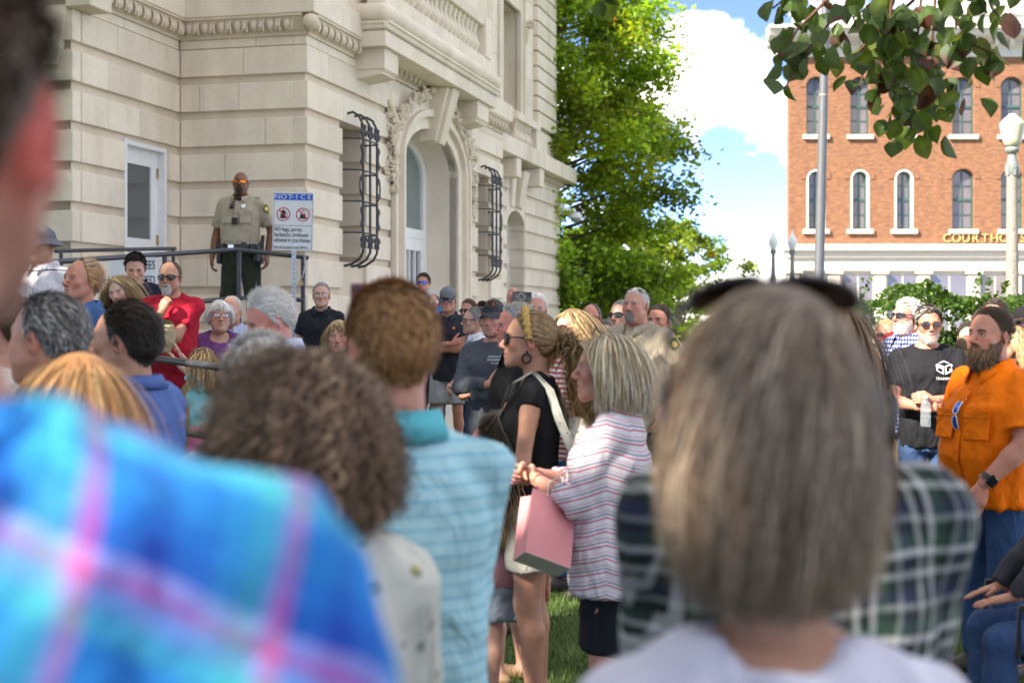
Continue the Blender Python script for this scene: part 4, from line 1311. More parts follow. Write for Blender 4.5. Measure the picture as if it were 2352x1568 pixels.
# ================================================================== implicit surfaces (bodies, clothes)
f32 = np.float32
class Field:
    def __init__(s, lo, hi, h):
        s.lo = np.array(lo, dtype=f32); s.h = f32(h)
        s.n = [int(math.ceil((hi[i]-lo[i])/h))+1 for i in range(3)]
        s.ax = [s.lo[i]+np.arange(s.n[i], dtype=f32)*s.h for i in range(3)]
        s.F = np.full(s.n, 0.25, dtype=f32)
    def _sl(s, lo, hi, m):
        sl = []
        for i in range(3):
            a = int(max(0, math.floor((lo[i]-m-s.lo[i])/s.h))); b = int(min(s.n[i], math.ceil((hi[i]+m-s.lo[i])/s.h)+1))
            if a >= b: return None
            sl.append(slice(a, b))
        return tuple(sl)
    def _g(s, sl):
        return (s.ax[0][sl[0]][:, None, None], s.ax[1][sl[1]][None, :, None], s.ax[2][sl[2]][None, None, :])
    def add(s, fn, lo, hi, k=0.02):
        sl = s._sl(lo, hi, k+3*s.h)
        if sl is None: return s
        d = fn(*s._g(sl)); A = s.F[sl]
        hh = np.clip(0.5+0.5*(A-d)/k, 0, 1)
        s.F[sl] = A+(d-A)*hh-k*hh*(1-hh)
        return s
    def sub(s, fn, lo, hi, k=0.01):
        sl = s._sl(lo, hi, k+3*s.h)
        if sl is None: return s
        d = -fn(*s._g(sl)); A = s.F[sl]
        hh = np.clip(0.5-0.5*(A-d)/k, 0, 1)
        s.F[sl] = A+(d-A)*hh+k*hh*(1-hh)
        return s
    def cone(s, a, b, ra, rb, k=0.02, sub=False, flat=False):
        a = np.array(a, dtype=f32); b = np.array(b, dtype=f32); v = b-a; L2 = float(v@v)+1e-9; L = math.sqrt(L2)
        def fn(X, Y, Z):
            x, y, z = X-a[0], Y-a[1], Z-a[2]
            t0 = (x*v[0]+y*v[1]+z*v[2])/f32(L2)
            t = np.clip(t0, 0, 1)
            dx, dy, dz = x-t*v[0], y-t*v[1], z-t*v[2]
            if flat:
                tt = np.maximum(t0, 0)
                dx, dy, dz = x-tt*v[0], y-tt*v[1], z-tt*v[2]
                return np.maximum(np.sqrt(dx*dx+dy*dy+dz*dz)-(ra+(rb-ra)*t), (t0-1)*f32(L))
            return np.sqrt(dx*dx+dy*dy+dz*dz)-(ra+(rb-ra)*t)
        m = max(ra, rb)
        lo = np.minimum(a, b)-m; hi = np.maximum(a, b)+m
        return s.sub(fn, lo, hi, k) if sub else s.add(fn, lo, hi, k)
    def ell(s, c, r, k=0.02, sub=False, rot=None):
        c = np.array(c, dtype=f32); r = np.array(r, dtype=f32)
        Rm = None if rot is None else np.array(Euler(rot).to_matrix().transposed(), dtype=f32)
        def fn(X, Y, Z):
            x, y, z = X-c[0], Y-c[1], Z-c[2]
            if Rm is not None:
                x, y, z = (Rm[0, 0]*x+Rm[0, 1]*y+Rm[0, 2]*z, Rm[1, 0]*x+Rm[1, 1]*y+Rm[1, 2]*z, Rm[2, 0]*x+Rm[2, 1]*y+Rm[2, 2]*z)
            x, y, z = x/r[0], y/r[1], z/r[2]
            k0 = np.sqrt(x*x+y*y+z*z)
            x, y, z = x/r[0], y/r[1], z/r[2]
            k1 = np.sqrt(x*x+y*y+z*z)+f32(1e-6)
            return k0*(k0-1)/k1
        m = float(r.max()) if rot is not None else r
        return s.sub(fn, c-m, c+m, k) if sub else s.add(fn, c-m, c+m, k)
    def loft(s, sec, k=0.02, p=2.3, zcap=True):
        """sec: rows (z, a, b, cy[,cx]) of super-elliptic sections"""
        sec = np.array([tuple(r)+(0,)*(5-len(r)) for r in sorted(sec)], dtype=f32)
        def fn(X, Y, Z):
            z = Z.ravel()
            a = np.interp(z, sec[:, 0], sec[:, 1]).astype(f32)[None, None, :]; b = np.interp(z, sec[:, 0], sec[:, 2]).astype(f32)[None, None, :]
            cy = np.interp(z, sec[:, 0], sec[:, 3]).astype(f32)[None, None, :]; cx = np.interp(z, sec[:, 0], sec[:, 4]).astype(f32)[None, None, :]
            x = np.abs(X-cx)/a; y = np.abs(Y-cy)/b
            q = (x**p+y**p)**(1/p)
            d = (q-1)*np.minimum(a, b)
            return np.maximum(d, np.maximum(Z-sec[-1, 0], sec[0, 0]-Z))
        m = sec[:, 1].max()+abs(sec[:, 4]).max(); mb = sec[:, 2].max()+np.abs(sec[:, 3]).max()
        return s.add(fn, (-m, -mb, sec[0, 0]), (m, mb, sec[-1, 0]), k)
    def mesh(s):
        F = s.F
        F[0] = np.maximum(F[0], 1e-4); F[-1] = np.maximum(F[-1], 1e-4)
        F[:, 0] = np.maximum(F[:, 0], 1e-4); F[:, -1] = np.maximum(F[:, -1], 1e-4)
        F[:, :, 0] = np.maximum(F[:, :, 0], 1e-4); F[:, :, -1] = np.maximum(F[:, :, -1], 1e-4)
        ins = F < 0
        cnt = np.zeros([d-1 for d in s.n], dtype=np.int8)
        for i in (0, 1):
            for j in (0, 1):
                for k in (0, 1):
                    cnt += ins[i:s.n[0]-1+i, j:s.n[1]-1+j, k:s.n[2]-1+k]
        act = (cnt > 0) & (cnt < 8)
        I = np.argwhere(act)
        idx = np.full(act.shape, -1, dtype=np.int32); idx[act] = np.arange(len(I))
        cv = np.empty((len(I), 2, 2, 2), dtype=f32)
        for i in (0, 1):
            for j in (0, 1):
                for k in (0, 1):
                    cv[:, i, j, k] = F[I[:, 0]+i, I[:, 1]+j, I[:, 2]+k]
        P = np.zeros((len(I), 3), dtype=f32); W = np.zeros(len(I), dtype=f32)
        for ax in range(3):
            for u in (0, 1):
                for v in (0, 1):
                    a = [u, v]; a.insert(ax, 0); b = [u, v]; b.insert(ax, 1)
                    fa = cv[(slice(None),)+tuple(a)]; fb = cv[(slice(None),)+tuple(b)]
                    m = (fa < 0) != (fb < 0)
                    t = np.where(m, fa/np.where(m, fa-fb, 1), 0)
                    q = np.tile(np.array(a, dtype=f32), (len(I), 1)); q[:, ax] = t
                    P += q*m[:, None]; W += m
        P = (I+P/W[:, None])*s.h+s.lo
        Q = []
        for ax in range(3):
            o = [d for d in range(3) if d != ax]
            s0 = [slice(None)]*3; s1 = [slice(None)]*3
            s0[ax] = slice(0, -1); s1[ax] = slice(1, None)
            for q in o: s0[q] = slice(1, -1); s1[q] = slice(1, -1)
            a = ins[tuple(s0)]; b = ins[tuple(s1)]
            for flip, m in ((False, a & ~b), (True, ~a & b)):
                E = np.argwhere(m)
                if not len(E): continue
                base = E.copy(); base[:, o[0]] += 1; base[:, o[1]] += 1
                def ci(du, dv):
                    c = base.copy(); c[:, o[0]] -= du; c[:, o[1]] -= dv
                    return idx[c[:, 0], c[:, 1], c[:, 2]]
                q = np.stack([ci(1, 1), ci(0, 1), ci(0, 0), ci(1, 0)], 1)
                if (ax == 1) != flip: q = q[:, ::-1]
                Q.append(q)
        Q = np.concatenate(Q) if Q else np.zeros((0, 4), int)
        return P, Q

def vnormals(V, Q):
    n = np.zeros_like(V)
    a, b, c, d = (V[Q[:, i]] for i in range(4))
    fn = np.cross(c-a, d-b)
    for i in range(4): np.add.at(n, Q[:, i], fn)
    return n/(np.linalg.norm(n, axis=1)[:, None]+1e-9)
def relax(V, Q, it=1, f=0.5):
    for _ in range(it):
        s = np.zeros_like(V); c = np.zeros(len(V))
        for i in range(4):
            j = Q[:, (i+1) % 4]; k = Q[:, i]
            np.add.at(s, k, V[j]); np.add.at(c, k, 1); np.add.at(s, j, V[k]); np.add.at(c, j, 1)
        V = V+(s/c[:, None]-V)*f
    return V.astype(f32)

def wob(P, seed, freq, n=5):
    """cheap smooth noise in about -1..1"""
    r = np.random.default_rng(seed); s = np.zeros(len(P))
    for i in range(n):
        k = r.normal(0, freq, 3); s += np.sin(P@k+r.uniform(0, 6.28)+1.3*np.sin(P@r.normal(0, freq*0.6, 3)))
    return s/n

# ================================================================== person materials
def make_skin():
    t = NT('skin'); co = t.coord('Object')
    vc = t.n('ShaderNodeVertexColor', layer_name='Col').outputs['Color']
    f = t.noise(co, 28, 4, 0.6); g = t.noise(co, 260, 2, 0.6)
    c = t.mix(0.55, vc, t.ramp(f, [(0.3, (0.80, 0.70, 0.66)), (0.7, (1.12, 1.08, 1.06))]), 'MULTIPLY')
    c = t.mix(0.25, c, t.ramp(g, [(0.35, (0.8, 0.74, 0.7)), (0.65, (1.1, 1.1, 1.1))]), 'MULTIPLY')
    return t.bsdf(c, 0.48, t.bump(t.mix(0.4, g, f), 0.25, 0.003), Subsurface_Weight=0.0, Specular_IOR_Level=0.42)
M_SKIN = make_skin()
def make_hair(name, rough=0.5, spec=0.35):
    t = NT(name)
    vc = t.n('ShaderNodeVertexColor', layer_name='Col').outputs['Color']
    f = t.noise(t.coord('Object', (60, 60, 14)), 3.0, 2)
    c = t.mix(0.6, vc, t.ramp(f, [(0.3, 0.72), (0.7, 1.2)]), 'MULTIPLY')
    return t.bsdf(c, rough, None, Specular_IOR_Level=spec)
M_HAIR = make_hair('hair')
M_EYE = None
def _eye():
    t = NT('eyeball'); vc = t.n('ShaderNodeVertexColor', layer_name='Col').outputs['Color']
    return t.bsdf(vc, 0.15)
M_EYE = _eye()
M_BLACKPL = plain('black_plastic', (0.012, 0.012, 0.014), 0.25, 0.1)
M_LENS = plain('dark_lens', (0.012, 0.012, 0.016), 0.05, 0.1, 5, 0.0, Specular_IOR_Level=0.8)
M_WIRE = plain('wire_frame', (0.12, 0.10, 0.09), 0.3, 0.1, 20, 0.0, Metallic=0.6)
M_TORT = plain('tortoise', (0.10, 0.035, 0.015), 0.2, 0.6, 60)
def _clear():
    t = NT('clear_lens'); p = t.n('ShaderNodeBsdfGlossy'); p.inputs['Roughness'].default_value = 0.02
    tr = t.n('ShaderNodeBsdfTransparent'); ms = t.n('ShaderNodeMixShader'); ms.inputs[0].default_value = 0.10
    t.l(tr.outputs[0], ms.inputs[1]); t.l(p.outputs[0], ms.inputs[2]); t.l(ms.outputs[0], t.out.inputs['Surface']); return t.m
M_CLEAR = _clear()
def mirror_lens(name, a, b):
    t = NT(name); co = t.coord('Object'); sp = t.n('ShaderNodeSeparateXYZ'); t.l(co, sp.inputs[0])
    c = t.ramp(t.noise(co, 35, 2), [(0.35, a), (0.65, b)])
    return t.bsdf(c, 0.12, None, Metallic=0.55)
M_ORANGE_L = mirror_lens('orange_lens', (0.85, 0.05, 0.01), (0.95, 0.38, 0.02))
M_BLUE_L = mirror_lens('blue_lens', (0.01, 0.03, 0.35), (0.03, 0.16, 0.7))
M_BROWN_L = mirror_lens('brown_lens', (0.03, 0.012, 0.008), (0.10, 0.05, 0.03))

_cl = [0]
def cloth(color, pattern=None, rough=0.85, wr=0.8, weave=420.0, **kw):
    """procedural fabric. pattern: (kind, args)"""
    _cl[0] += 1
    t = NT('fabric_%03d' % _cl[0]); co = t.coord('Object')
    base = color
    if pattern:
        kind = pattern[0]
        sp = t.n('ShaderNodeSeparateXYZ'); t.l(co, sp.inputs[0]); X, Y, Z = sp.outputs
        warp = t.noise(co, 5.0, 2)
        def stripes(axis, period, stops, off=0.0):
            v = axis
            v = t.math('ADD', v, t.math('MULTIPLY', warp, period*0.35))
            v = t.math('FRACT', t.math('ADD', t.math('DIVIDE', v, period), off+50.0))
            return t.ramp(v, stops, 'CONSTANT')
        if kind == 'h': base = stripes(Z, pattern[1], pattern[2])
        elif kind == 'diag':
            ax = t.math('ABSOLUTE', X) if pattern[3] == 'absx' else t.math('ABSOLUTE', Y)
            v = t.math('ADD', t.math('MULTIPLY', Z, 1.0), t.math('MULTIPLY', ax, pattern[4]))
            base = stripes(v, pattern[1], pattern[2])
        elif kind == 'plaid':
            a = stripes(t.math('ADD', X, t.math('MULTIPLY', Y, 0.6)), pattern[1], pattern[2]); b = stripes(Z, pattern[1], pattern[2], 0.13)
            base = t.mix(0.5, a, b)
        elif kind == 'plaid2':
            a = stripes(t.math('SUBTRACT', t.math('ADD', X, t.math('MULTIPLY', Y, 0.5)), t.math('MULTIPLY', Z, 0.38)), pattern[1], pattern[2], 0.35); b = stripes(t.math('ADD', t.math('ADD', Z, t.math('MULTIPLY', X, 0.42)), t.math('MULTIPLY', Y, 0.4)), pattern[1], pattern[3], 0.13)
            base = t.mix(0.5, a, b)
        elif kind == 'check':
            a = stripes(t.math('ADD', X, Y), pattern[1], [(0, (1, 1, 1)), (0.5, pattern[2])]); b = stripes(Z, pattern[1], [(0, (1, 1, 1)), (0.5, pattern[2])])
            base = t.mix(1.0, t.mix(1.0, a, b, 'MULTIPLY'), color, 'MULTIPLY')
        elif kind == 'floral':
            vo = t.n('ShaderNodeTexVoronoi'); vo.inputs['Scale'].default_value = pattern[1]; t.l(co, vo.inputs['Vector'])
            nz = t.noise(co, pattern[1]*1.6, 4, 0.7)
            m1 = t.ramp(t.math('ADD', vo.outputs['Distance'], t.math('MULTIPLY', nz, 0.5)), [(0.0, 1.0), (pattern[3], 1.0), (pattern[3]+0.02, 0.0)])
            pal = t.ramp(t.n('ShaderNodeSeparateColor').outputs[0] if False else t.math('FRACT', t.math('MULTIPLY', nz, 5.0)), [(i/len(pattern[2]), c) for i, c in enumerate(pattern[2])], 'CONSTANT')
            base = t.mix(m1, color, pal)
    f = t.noise(co, 2.6, 3, 0.6)
    c = t.mix(0.22, base, t.mix(1.0, base, t.ramp(f, [(0.3, 0.62), (0.7, 1.25)]), 'MULTIPLY'))
    w = t.noise(co, weave, 1)
    fold = t.noise(t.coord('Object', (1.0, 1.0, 0.55)), 9.0, 3, 0.5, 0.6)
    nrm = t.bump(fold, wr, 0.05); nrm = t.bump(w, 0.12, 0.002, nrm)
    kw.setdefault('Specular_IOR_Level', 0.2)
    return t.bsdf(c, rough, nrm, **kw)

# ================================================================== heads
SK = {'fair': (0.56, 0.34, 0.255), 'pink': (0.55, 0.285, 0.215), 'tan': (0.45, 0.24, 0.16), 'ruddy': (0.50, 0.235, 0.165), 'olive': (0.42, 0.235, 0.155),
      'brown': (0.145, 0.066, 0.036), 'pale': (0.62, 0.41, 0.33), 'red': (0.58, 0.24, 0.19)}
HC = {'black': (0.012, 0.009, 0.008), 'dark': (0.028, 0.017, 0.011), 'brown': (0.07, 0.038, 0.02), 'light': (0.20, 0.12, 0.06), 'blond': (0.44, 0.31, 0.15), 'ash': (0.33, 0.25, 0.165),
      'ginger': (0.40, 0.19, 0.075), 'grey': (0.23, 0.22, 0.21), 'dgrey': (0.10, 0.09, 0.085), 'silver': (0.50, 0.49, 0.47), 'white': (0.72, 0.70, 0.66), 'taupe': (0.20, 0.165, 0.135)}
_HL = np.array([[0, 0.087], [30, 0.085], [52, 0.066], [66, 0.040], [78, -0.012], [90, -0.010], [108, 0.004], [122, -0.032], [150, -0.062], [180, -0.068]])
def scalp_mask(P, recede=0.0, nape=0.0):
    az = np.degrees(np.abs(np.arctan2(P[:, 0], P[:, 1]+0.006)))
    L = np.interp(az, _HL[:, 0], _HL[:, 1])
    L = L+recede*np.clip((75-az)/40, 0, 1)*0.05 - nape*np.clip((az-110)/40, 0, 1)*0.03
    return P[:, 2]-L

def head_mesh(sp, neck_to, h=0.0038):
    w = sp.get('w', 1.0); jw = sp.get('jaw', 1.0); fat = sp.get('hfat', 0.0); fem = sp.get('fem', False); ns = sp.get('nose', 1.0); age = sp.get('age', 0.3)
    kid = sp.get('kid', False)
    nt = np.array(neck_to, dtype=float)
    lo = (-0.125, min(-0.14, nt[1]-0.09), min(-0.17, nt[2]-0.04)); hi = (0.125, 0.145, 0.14)
    F = Field(lo, hi, h)
    F.ell((0, -0.014, 0.034), (0.0765*w, 0.096, 0.088), 0.02)
    F.ell((0, 0.020, -0.004), (0.0655*w, 0.074, 0.094), 0.035)
    F.ell((0, 0.024, -0.062), ((0.055*jw+0.008*fat)*w, 0.058, 0.050+0.006*fat), 0.03)
    for s in (-1, 1):
        F.cone((s*0.056*jw*w, -0.012, -0.045), (s*0.020*jw, 0.072, -0.098), 0.014+0.004*fat, 0.016, 0.028)
        F.ell((s*0.042*w, 0.066, -0.022), (0.020+0.006*fat, 0.016, 0.018), 0.028)
        if fat > 0.3: F.ell((s*0.045, 0.045, -0.060), (0.022, 0.03, 0.028), 0.03)
    if fat > 0.4: F.ell((0, 0.03, -0.112), (0.05, 0.05, 0.026), 0.035)
    F.ell((0, 0.080, -0.102), (0.019 if not fem else 0.015, 0.015, 0.016), 0.022)
    F.cone((-0.034, 0.081, 0.020), (0.034, 0.081, 0.020), 0.0115 if not fem else 0.009, 0.0115 if not fem else 0.009, 0.02)
    F.ell((0, 0.079, -0.062), (0.030, 0.020, 0.026), 0.02)
    for s in (-1, 1):
        F.ell((s*0.032, 0.100, 0.003), (0.0175, 0.017, 0.0125), 0.014, sub=True)
        F.ell((s*0.032, 0.0775, 0.003), (0.0150, 0.0140, 0.0128), 0.004)
        F.ell((s*0.032, 0.096, 0.0015), (0.0140, 0.0125, 0.0042), 0.003, sub=True)
    n = ns
    F.cone((0, 0.088, 0.014), (0, 0.088+0.026*n, -0.026), 0.0075, 0.0105*n, 0.012)
    F.ell((0, 0.085+0.028*n, -0.031), (0.0115*n, 0.011, 0.0098), 0.008)
    for s in (-1, 1):
        F.ell((s*0.0125*n, 0.101, -0.036), (0.0082, 0.011, 0.0080), 0.007)
        F.ell((s*0.0072*n, 0.107, -0.0445), (0.0036, 0.006, 0.0034), 0.003, sub=True)
    lp = 0.0058 if fem else 0.0042
    for s in (-1, 1):
        F.cone((s*0.006, 0.0985, -0.0575), (s*0.022, 0.0885, -0.0625), lp, 0.0025, 0.006)
        F.cone((s*0.005, 0.0970, -0.0700), (s*0.020, 0.0890, -0.0650), lp*1.25, 0.0025, 0.006)
    F.cone((-0.022, 0.092, -0.0635), (0, 0.1035, -0.0632), 0.0020, 0.0022, 0.003, sub=True)
    F.cone((0, 0.1035, -0.0632), (0.022, 0.092, -0.0635), 0.0022, 0.0020, 0.003, sub=True)
    if age > 0.5:
        for s in (-1, 1):
            F.cone((s*0.018, 0.095, -0.036), (s*0.034, 0.080, -0.072), 0.0022, 0.0016, 0.008, sub=True)
            F.ell((s*0.032, 0.083, -0.0125), (0.013, 0.0075, 0.0045), 0.006)
        for z in (0.046, 0.057): F.cone((-0.03, 0.0945-(z-0.046)*0.5, z), (0.03, 0.0945-(z-0.046)*0.5, z), 0.0018, 0.0018, 0.006, sub=True)
    es = sp.get('ear', 1.0)
    for s in (-1, 1):
        c = (s*(0.0765*w+0.004), -0.012, -0.008)
        F.ell(c, (0.0085, 0.019*es, 0.032*es), 0.006, rot=(rad(-12), 0, s*rad(-24)))
        F.ell((c[0]+s*0.008, c[1]+0.006, c[2]+0.004), (0.006, 0.010*es, 0.018*es), 0.004, sub=True, rot=(rad(-12), 0, s*rad(-24)))
    nr = sp.get('neck', 0.056 if not fem else 0.046)+0.008*fat
    F.cone((0, -0.022, -0.03), (nt[0], nt[1], nt[2]), nr, nr*1.10, 0.025)
    V, Q = F.mesh()
    V = relax(V, Q, 1, 0.35)
    return V, Q

def head_colors(V, sp):
    skin = np.array(SK[sp['skin']]) if isinstance(sp['skin'], str) else np.array(sp['skin'])
    skin = skin*sp.get('tone', 1.0)
    hair = np.array(HC[sp['hair'][1]]) if isinstance(sp['hair'][1], str) else np.array(sp['hair'][1])
    x, y, z = V.T
    C = np.tile(skin, (len(V), 1))
    def blend(m, col):
        C[:] = C*(1-m[:, None])+np.array(col)*m[:, None]
    g = lambda cx, cy, cz, r: np.exp(-(((np.abs(x)-cx)**2+(y-cy)**2+(z-cz)**2)/r**2))
    red = skin*np.array((1.05, 0.72, 0.70))
    bl = sp.get('blush', 0.6)
    blend(bl*g(0.042, 0.075, -0.025, 0.028), red); blend(bl*g(0, 0.112, -0.03, 0.018), red); blend(bl*g(0.08, -0.01, -0.01, 0.03), skin*np.array((1.05, 0.62, 0.58)))
    if sp.get('earglow'): blend(np.clip(1.4*g(0.082, -0.012, -0.008, 0.034), 0, 1), (0.42, 0.06, 0.04))  # backlit glow of the ear, painted into the skin colour as red
    blend(0.5*g(0.032, 0.085, 0.004, 0.018), skin*np.array((0.80, 0.66, 0.64)))
    fem = sp.get('fem', False)
    lipm = np.clip(1.6-((x/0.0235)**2+((z+0.0638)/0.0105)**2)*1.5, 0, 1)*(y > 0.082)
    lip = skin*np.array((0.92, 0.50, 0.50)) if fem else skin*np.array((0.90, 0.62, 0.60))
    blend(lipm*(0.85 if fem else 0.6), lip)
    mouth = np.clip(1.5-((x/0.022)**2+((z+0.0634)/0.0028)**2), 0, 1)*(y > 0.085); blend(mouth*0.9, skin*0.22)
    nost = np.clip(1.4-(((np.abs(x)-0.0075)/0.004)**2+((z+0.0445)/0.004)**2), 0, 1)*(y > 0.095); blend(nost*0.8, skin*0.25)
    # lashes line and eyebrows
    bz = 0.0225-0.10*np.clip(np.abs(x)-0.034, 0, 1)*2-0.06*np.clip(0.024-np.abs(x), 0, 1)
    bw = 0.0034 if fem else 0.0048
    br = np.clip(1.5-np.abs(z-bz)/bw, 0, 1)*np.clip((np.abs(x)-0.011)/0.005, 0, 1)*np.clip((0.053-np.abs(x))/0.005, 0, 1)*(y > 0.05)
    bc = sp.get('brow', None); bc = hair*0.75 if bc is None else np.array(HC.get(bc, bc) if isinstance(bc, str) else bc)
    blend(br*sp.get('browk', 0.92), bc)
    la = np.clip(1.4-(((np.abs(x)-0.032)/0.0155)**2+((z-0.0060)/0.0026)**2), 0, 1)*(y > 0.07); blend(la*0.75, (0.02, 0.012, 0.01))
    bd = sp.get('beard')
    if bd:
        bcol = np.array(HC[bd[1]]) if isinstance(bd[1], str) else np.array(bd[1])
        blend(beard_mask(V, bd[0])*bd[2], bcol)
    sh = sp['hair'][0]
    if sh not in ('bald', 'hat0'):
        m = np.clip(scalp_mask(V, sp.get('recede', 0), 0)/0.010+0.3, 0, 1)
        m *= (np.abs(x) < 0.082)
        if len(sp['hair']) > 2 and sp['hair'][2].get('fade'): m = m*np.clip((z+0.03)/0.07, 0.25, 0.9)
        blend(m*(0.9 if sh != 'buzz' else 0.65), hair*0.8)
    return np.clip(C, 0.002, 0.95)

def beard_mask(V, kind):
    x, y, z = V.T
    lips = np.clip(1.25-((x/0.024)**2+((z+0.064)/0.0095)**2), 0, 1)*(y > 0.08)
    st = np.clip((-0.060-z+0.9*np.clip(np.abs(x)-0.034, 0, 0.03)*(y < 0.075)+0.5*np.clip(0.045-y, 0, 0.06))/0.010, 0, 1)*np.clip((y+0.012)/0.02, 0, 1)*np.clip((z+0.150)/0.02, 0, 1)
    mus = np.clip(1.5-((x/0.030)**2+((z+0.052)/0.009)**2), 0, 1)*(y > 0.075)
    if kind == 'full': m = np.maximum(st, mus)
    elif kind == 'goatee':
        ring = np.clip(1.6-((x/0.034)**2+((z+0.085)/0.036)**2), 0, 1)*(y > 0.055)
        m = np.maximum(ring, mus)
    elif kind == 'mus': m = mus
    else: m = np.maximum(st, mus)
    return m*(1-np.clip(lips, 0, 1))

# ---------------------------------------------------------------- strands
def ribbons(paths, width, cols, center, taper=0.35):
    """paths (N,S,3) -> V,Q,C ; flat ribbons facing away from center"""
    N, S, _ = paths.shape
    t = np.gradient(paths, axis=1)
    o = paths-center
    side = np.cross(t, o); side /= (np.linalg.norm(side, axis=2)[:, :, None]+1e-9)
    s = np.linspace(0, 1, S)
    wv = (1-taper*s**2-0.55*s**8)[None, :, None]*width[:, None, None]*0.5
    V = np.stack([paths-side*wv, paths+side*wv], 2).reshape(-1, 3)
    b = (np.arange(N)*S*2)[:, None]+np.arange(S-1)[None, :]*2
    Q = np.stack([b, b+1, b+3, b+2], 2).reshape(-1, 4)
    C = np.repeat(cols, S*2, 0)
    return V, Q, C

def grow(roots, d0, L, S, grav, down, cen, rr, lift, rng, noise=0.06, curl=None, face=0.0, inward=0.0, zf=0.085):
    N = len(roots)
    p = roots.copy(); d = d0/(np.linalg.norm(d0, axis=1)[:, None]+1e-9)
    out = [p.copy()]
    ds = (L/S)[:, None]
    for i in range(S):
        d = d+down[None, :]*grav+rng.normal(0, noise, (N, 3))
        if inward:
            hv = p-cen; hv[:, 2] = 0; d = d-inward*(i/S)**2*hv/(np.linalg.norm(hv, axis=1)[:, None]+1e-6)
        d /= np.linalg.norm(d, axis=1)[:, None]
        p = p+d*ds
        q = (p-cen)/rr; m = np.linalg.norm(q, axis=1); lim = 1+lift*min(1.0, (i+1)/3)
        ins = m < lim
        p[ins] = cen+(p-cen)[ins]*(lim[ins]/m[ins])[:, None]
        if face:
            fm = (p[:, 1] > 0.035) & (p[:, 2] < zf)
            tgt = face*np.clip((zf-p[:, 2])/0.03, 0, 1)
            sx = np.where(roots[:, 0] >= 0, 1.0, -1.0)
            p[:, 0] = np.where(fm & (np.abs(p[:, 0]) < tgt), sx*tgt, p[:, 0])
            p[:, 1] = np.where(fm, np.minimum(p[:, 1], 0.085-0.35*np.clip(0.085-p[:, 2], 0, 0.12)), p[:, 1])
        d = p-out[-1]; d /= (np.linalg.norm(d, axis=1)[:, None]+1e-9)
        out.append(p.copy())
    P = np.stack(out, 1)
    if curl:
        amp, fr = curl
        s = np.linspace(0, 1, S+1)[None, :]*L[:, None]
        ph = rng.uniform(0, 6.28, N)[:, None]
        a = amp*np.minimum(1, s/0.03)
        u = np.cross(np.gradient(P, axis=1), P-cen); u /= (np.linalg.norm(u, axis=2)[:, :, None]+1e-9)
        v = (P-cen); v = v/(np.linalg.norm(v, axis=2)[:, :, None]+1e-9)
        P = P+u*(a*np.sin(s*fr+ph))[:, :, None]+v*(a*np.cos(s*fr+ph))[:, :, None]
    return P

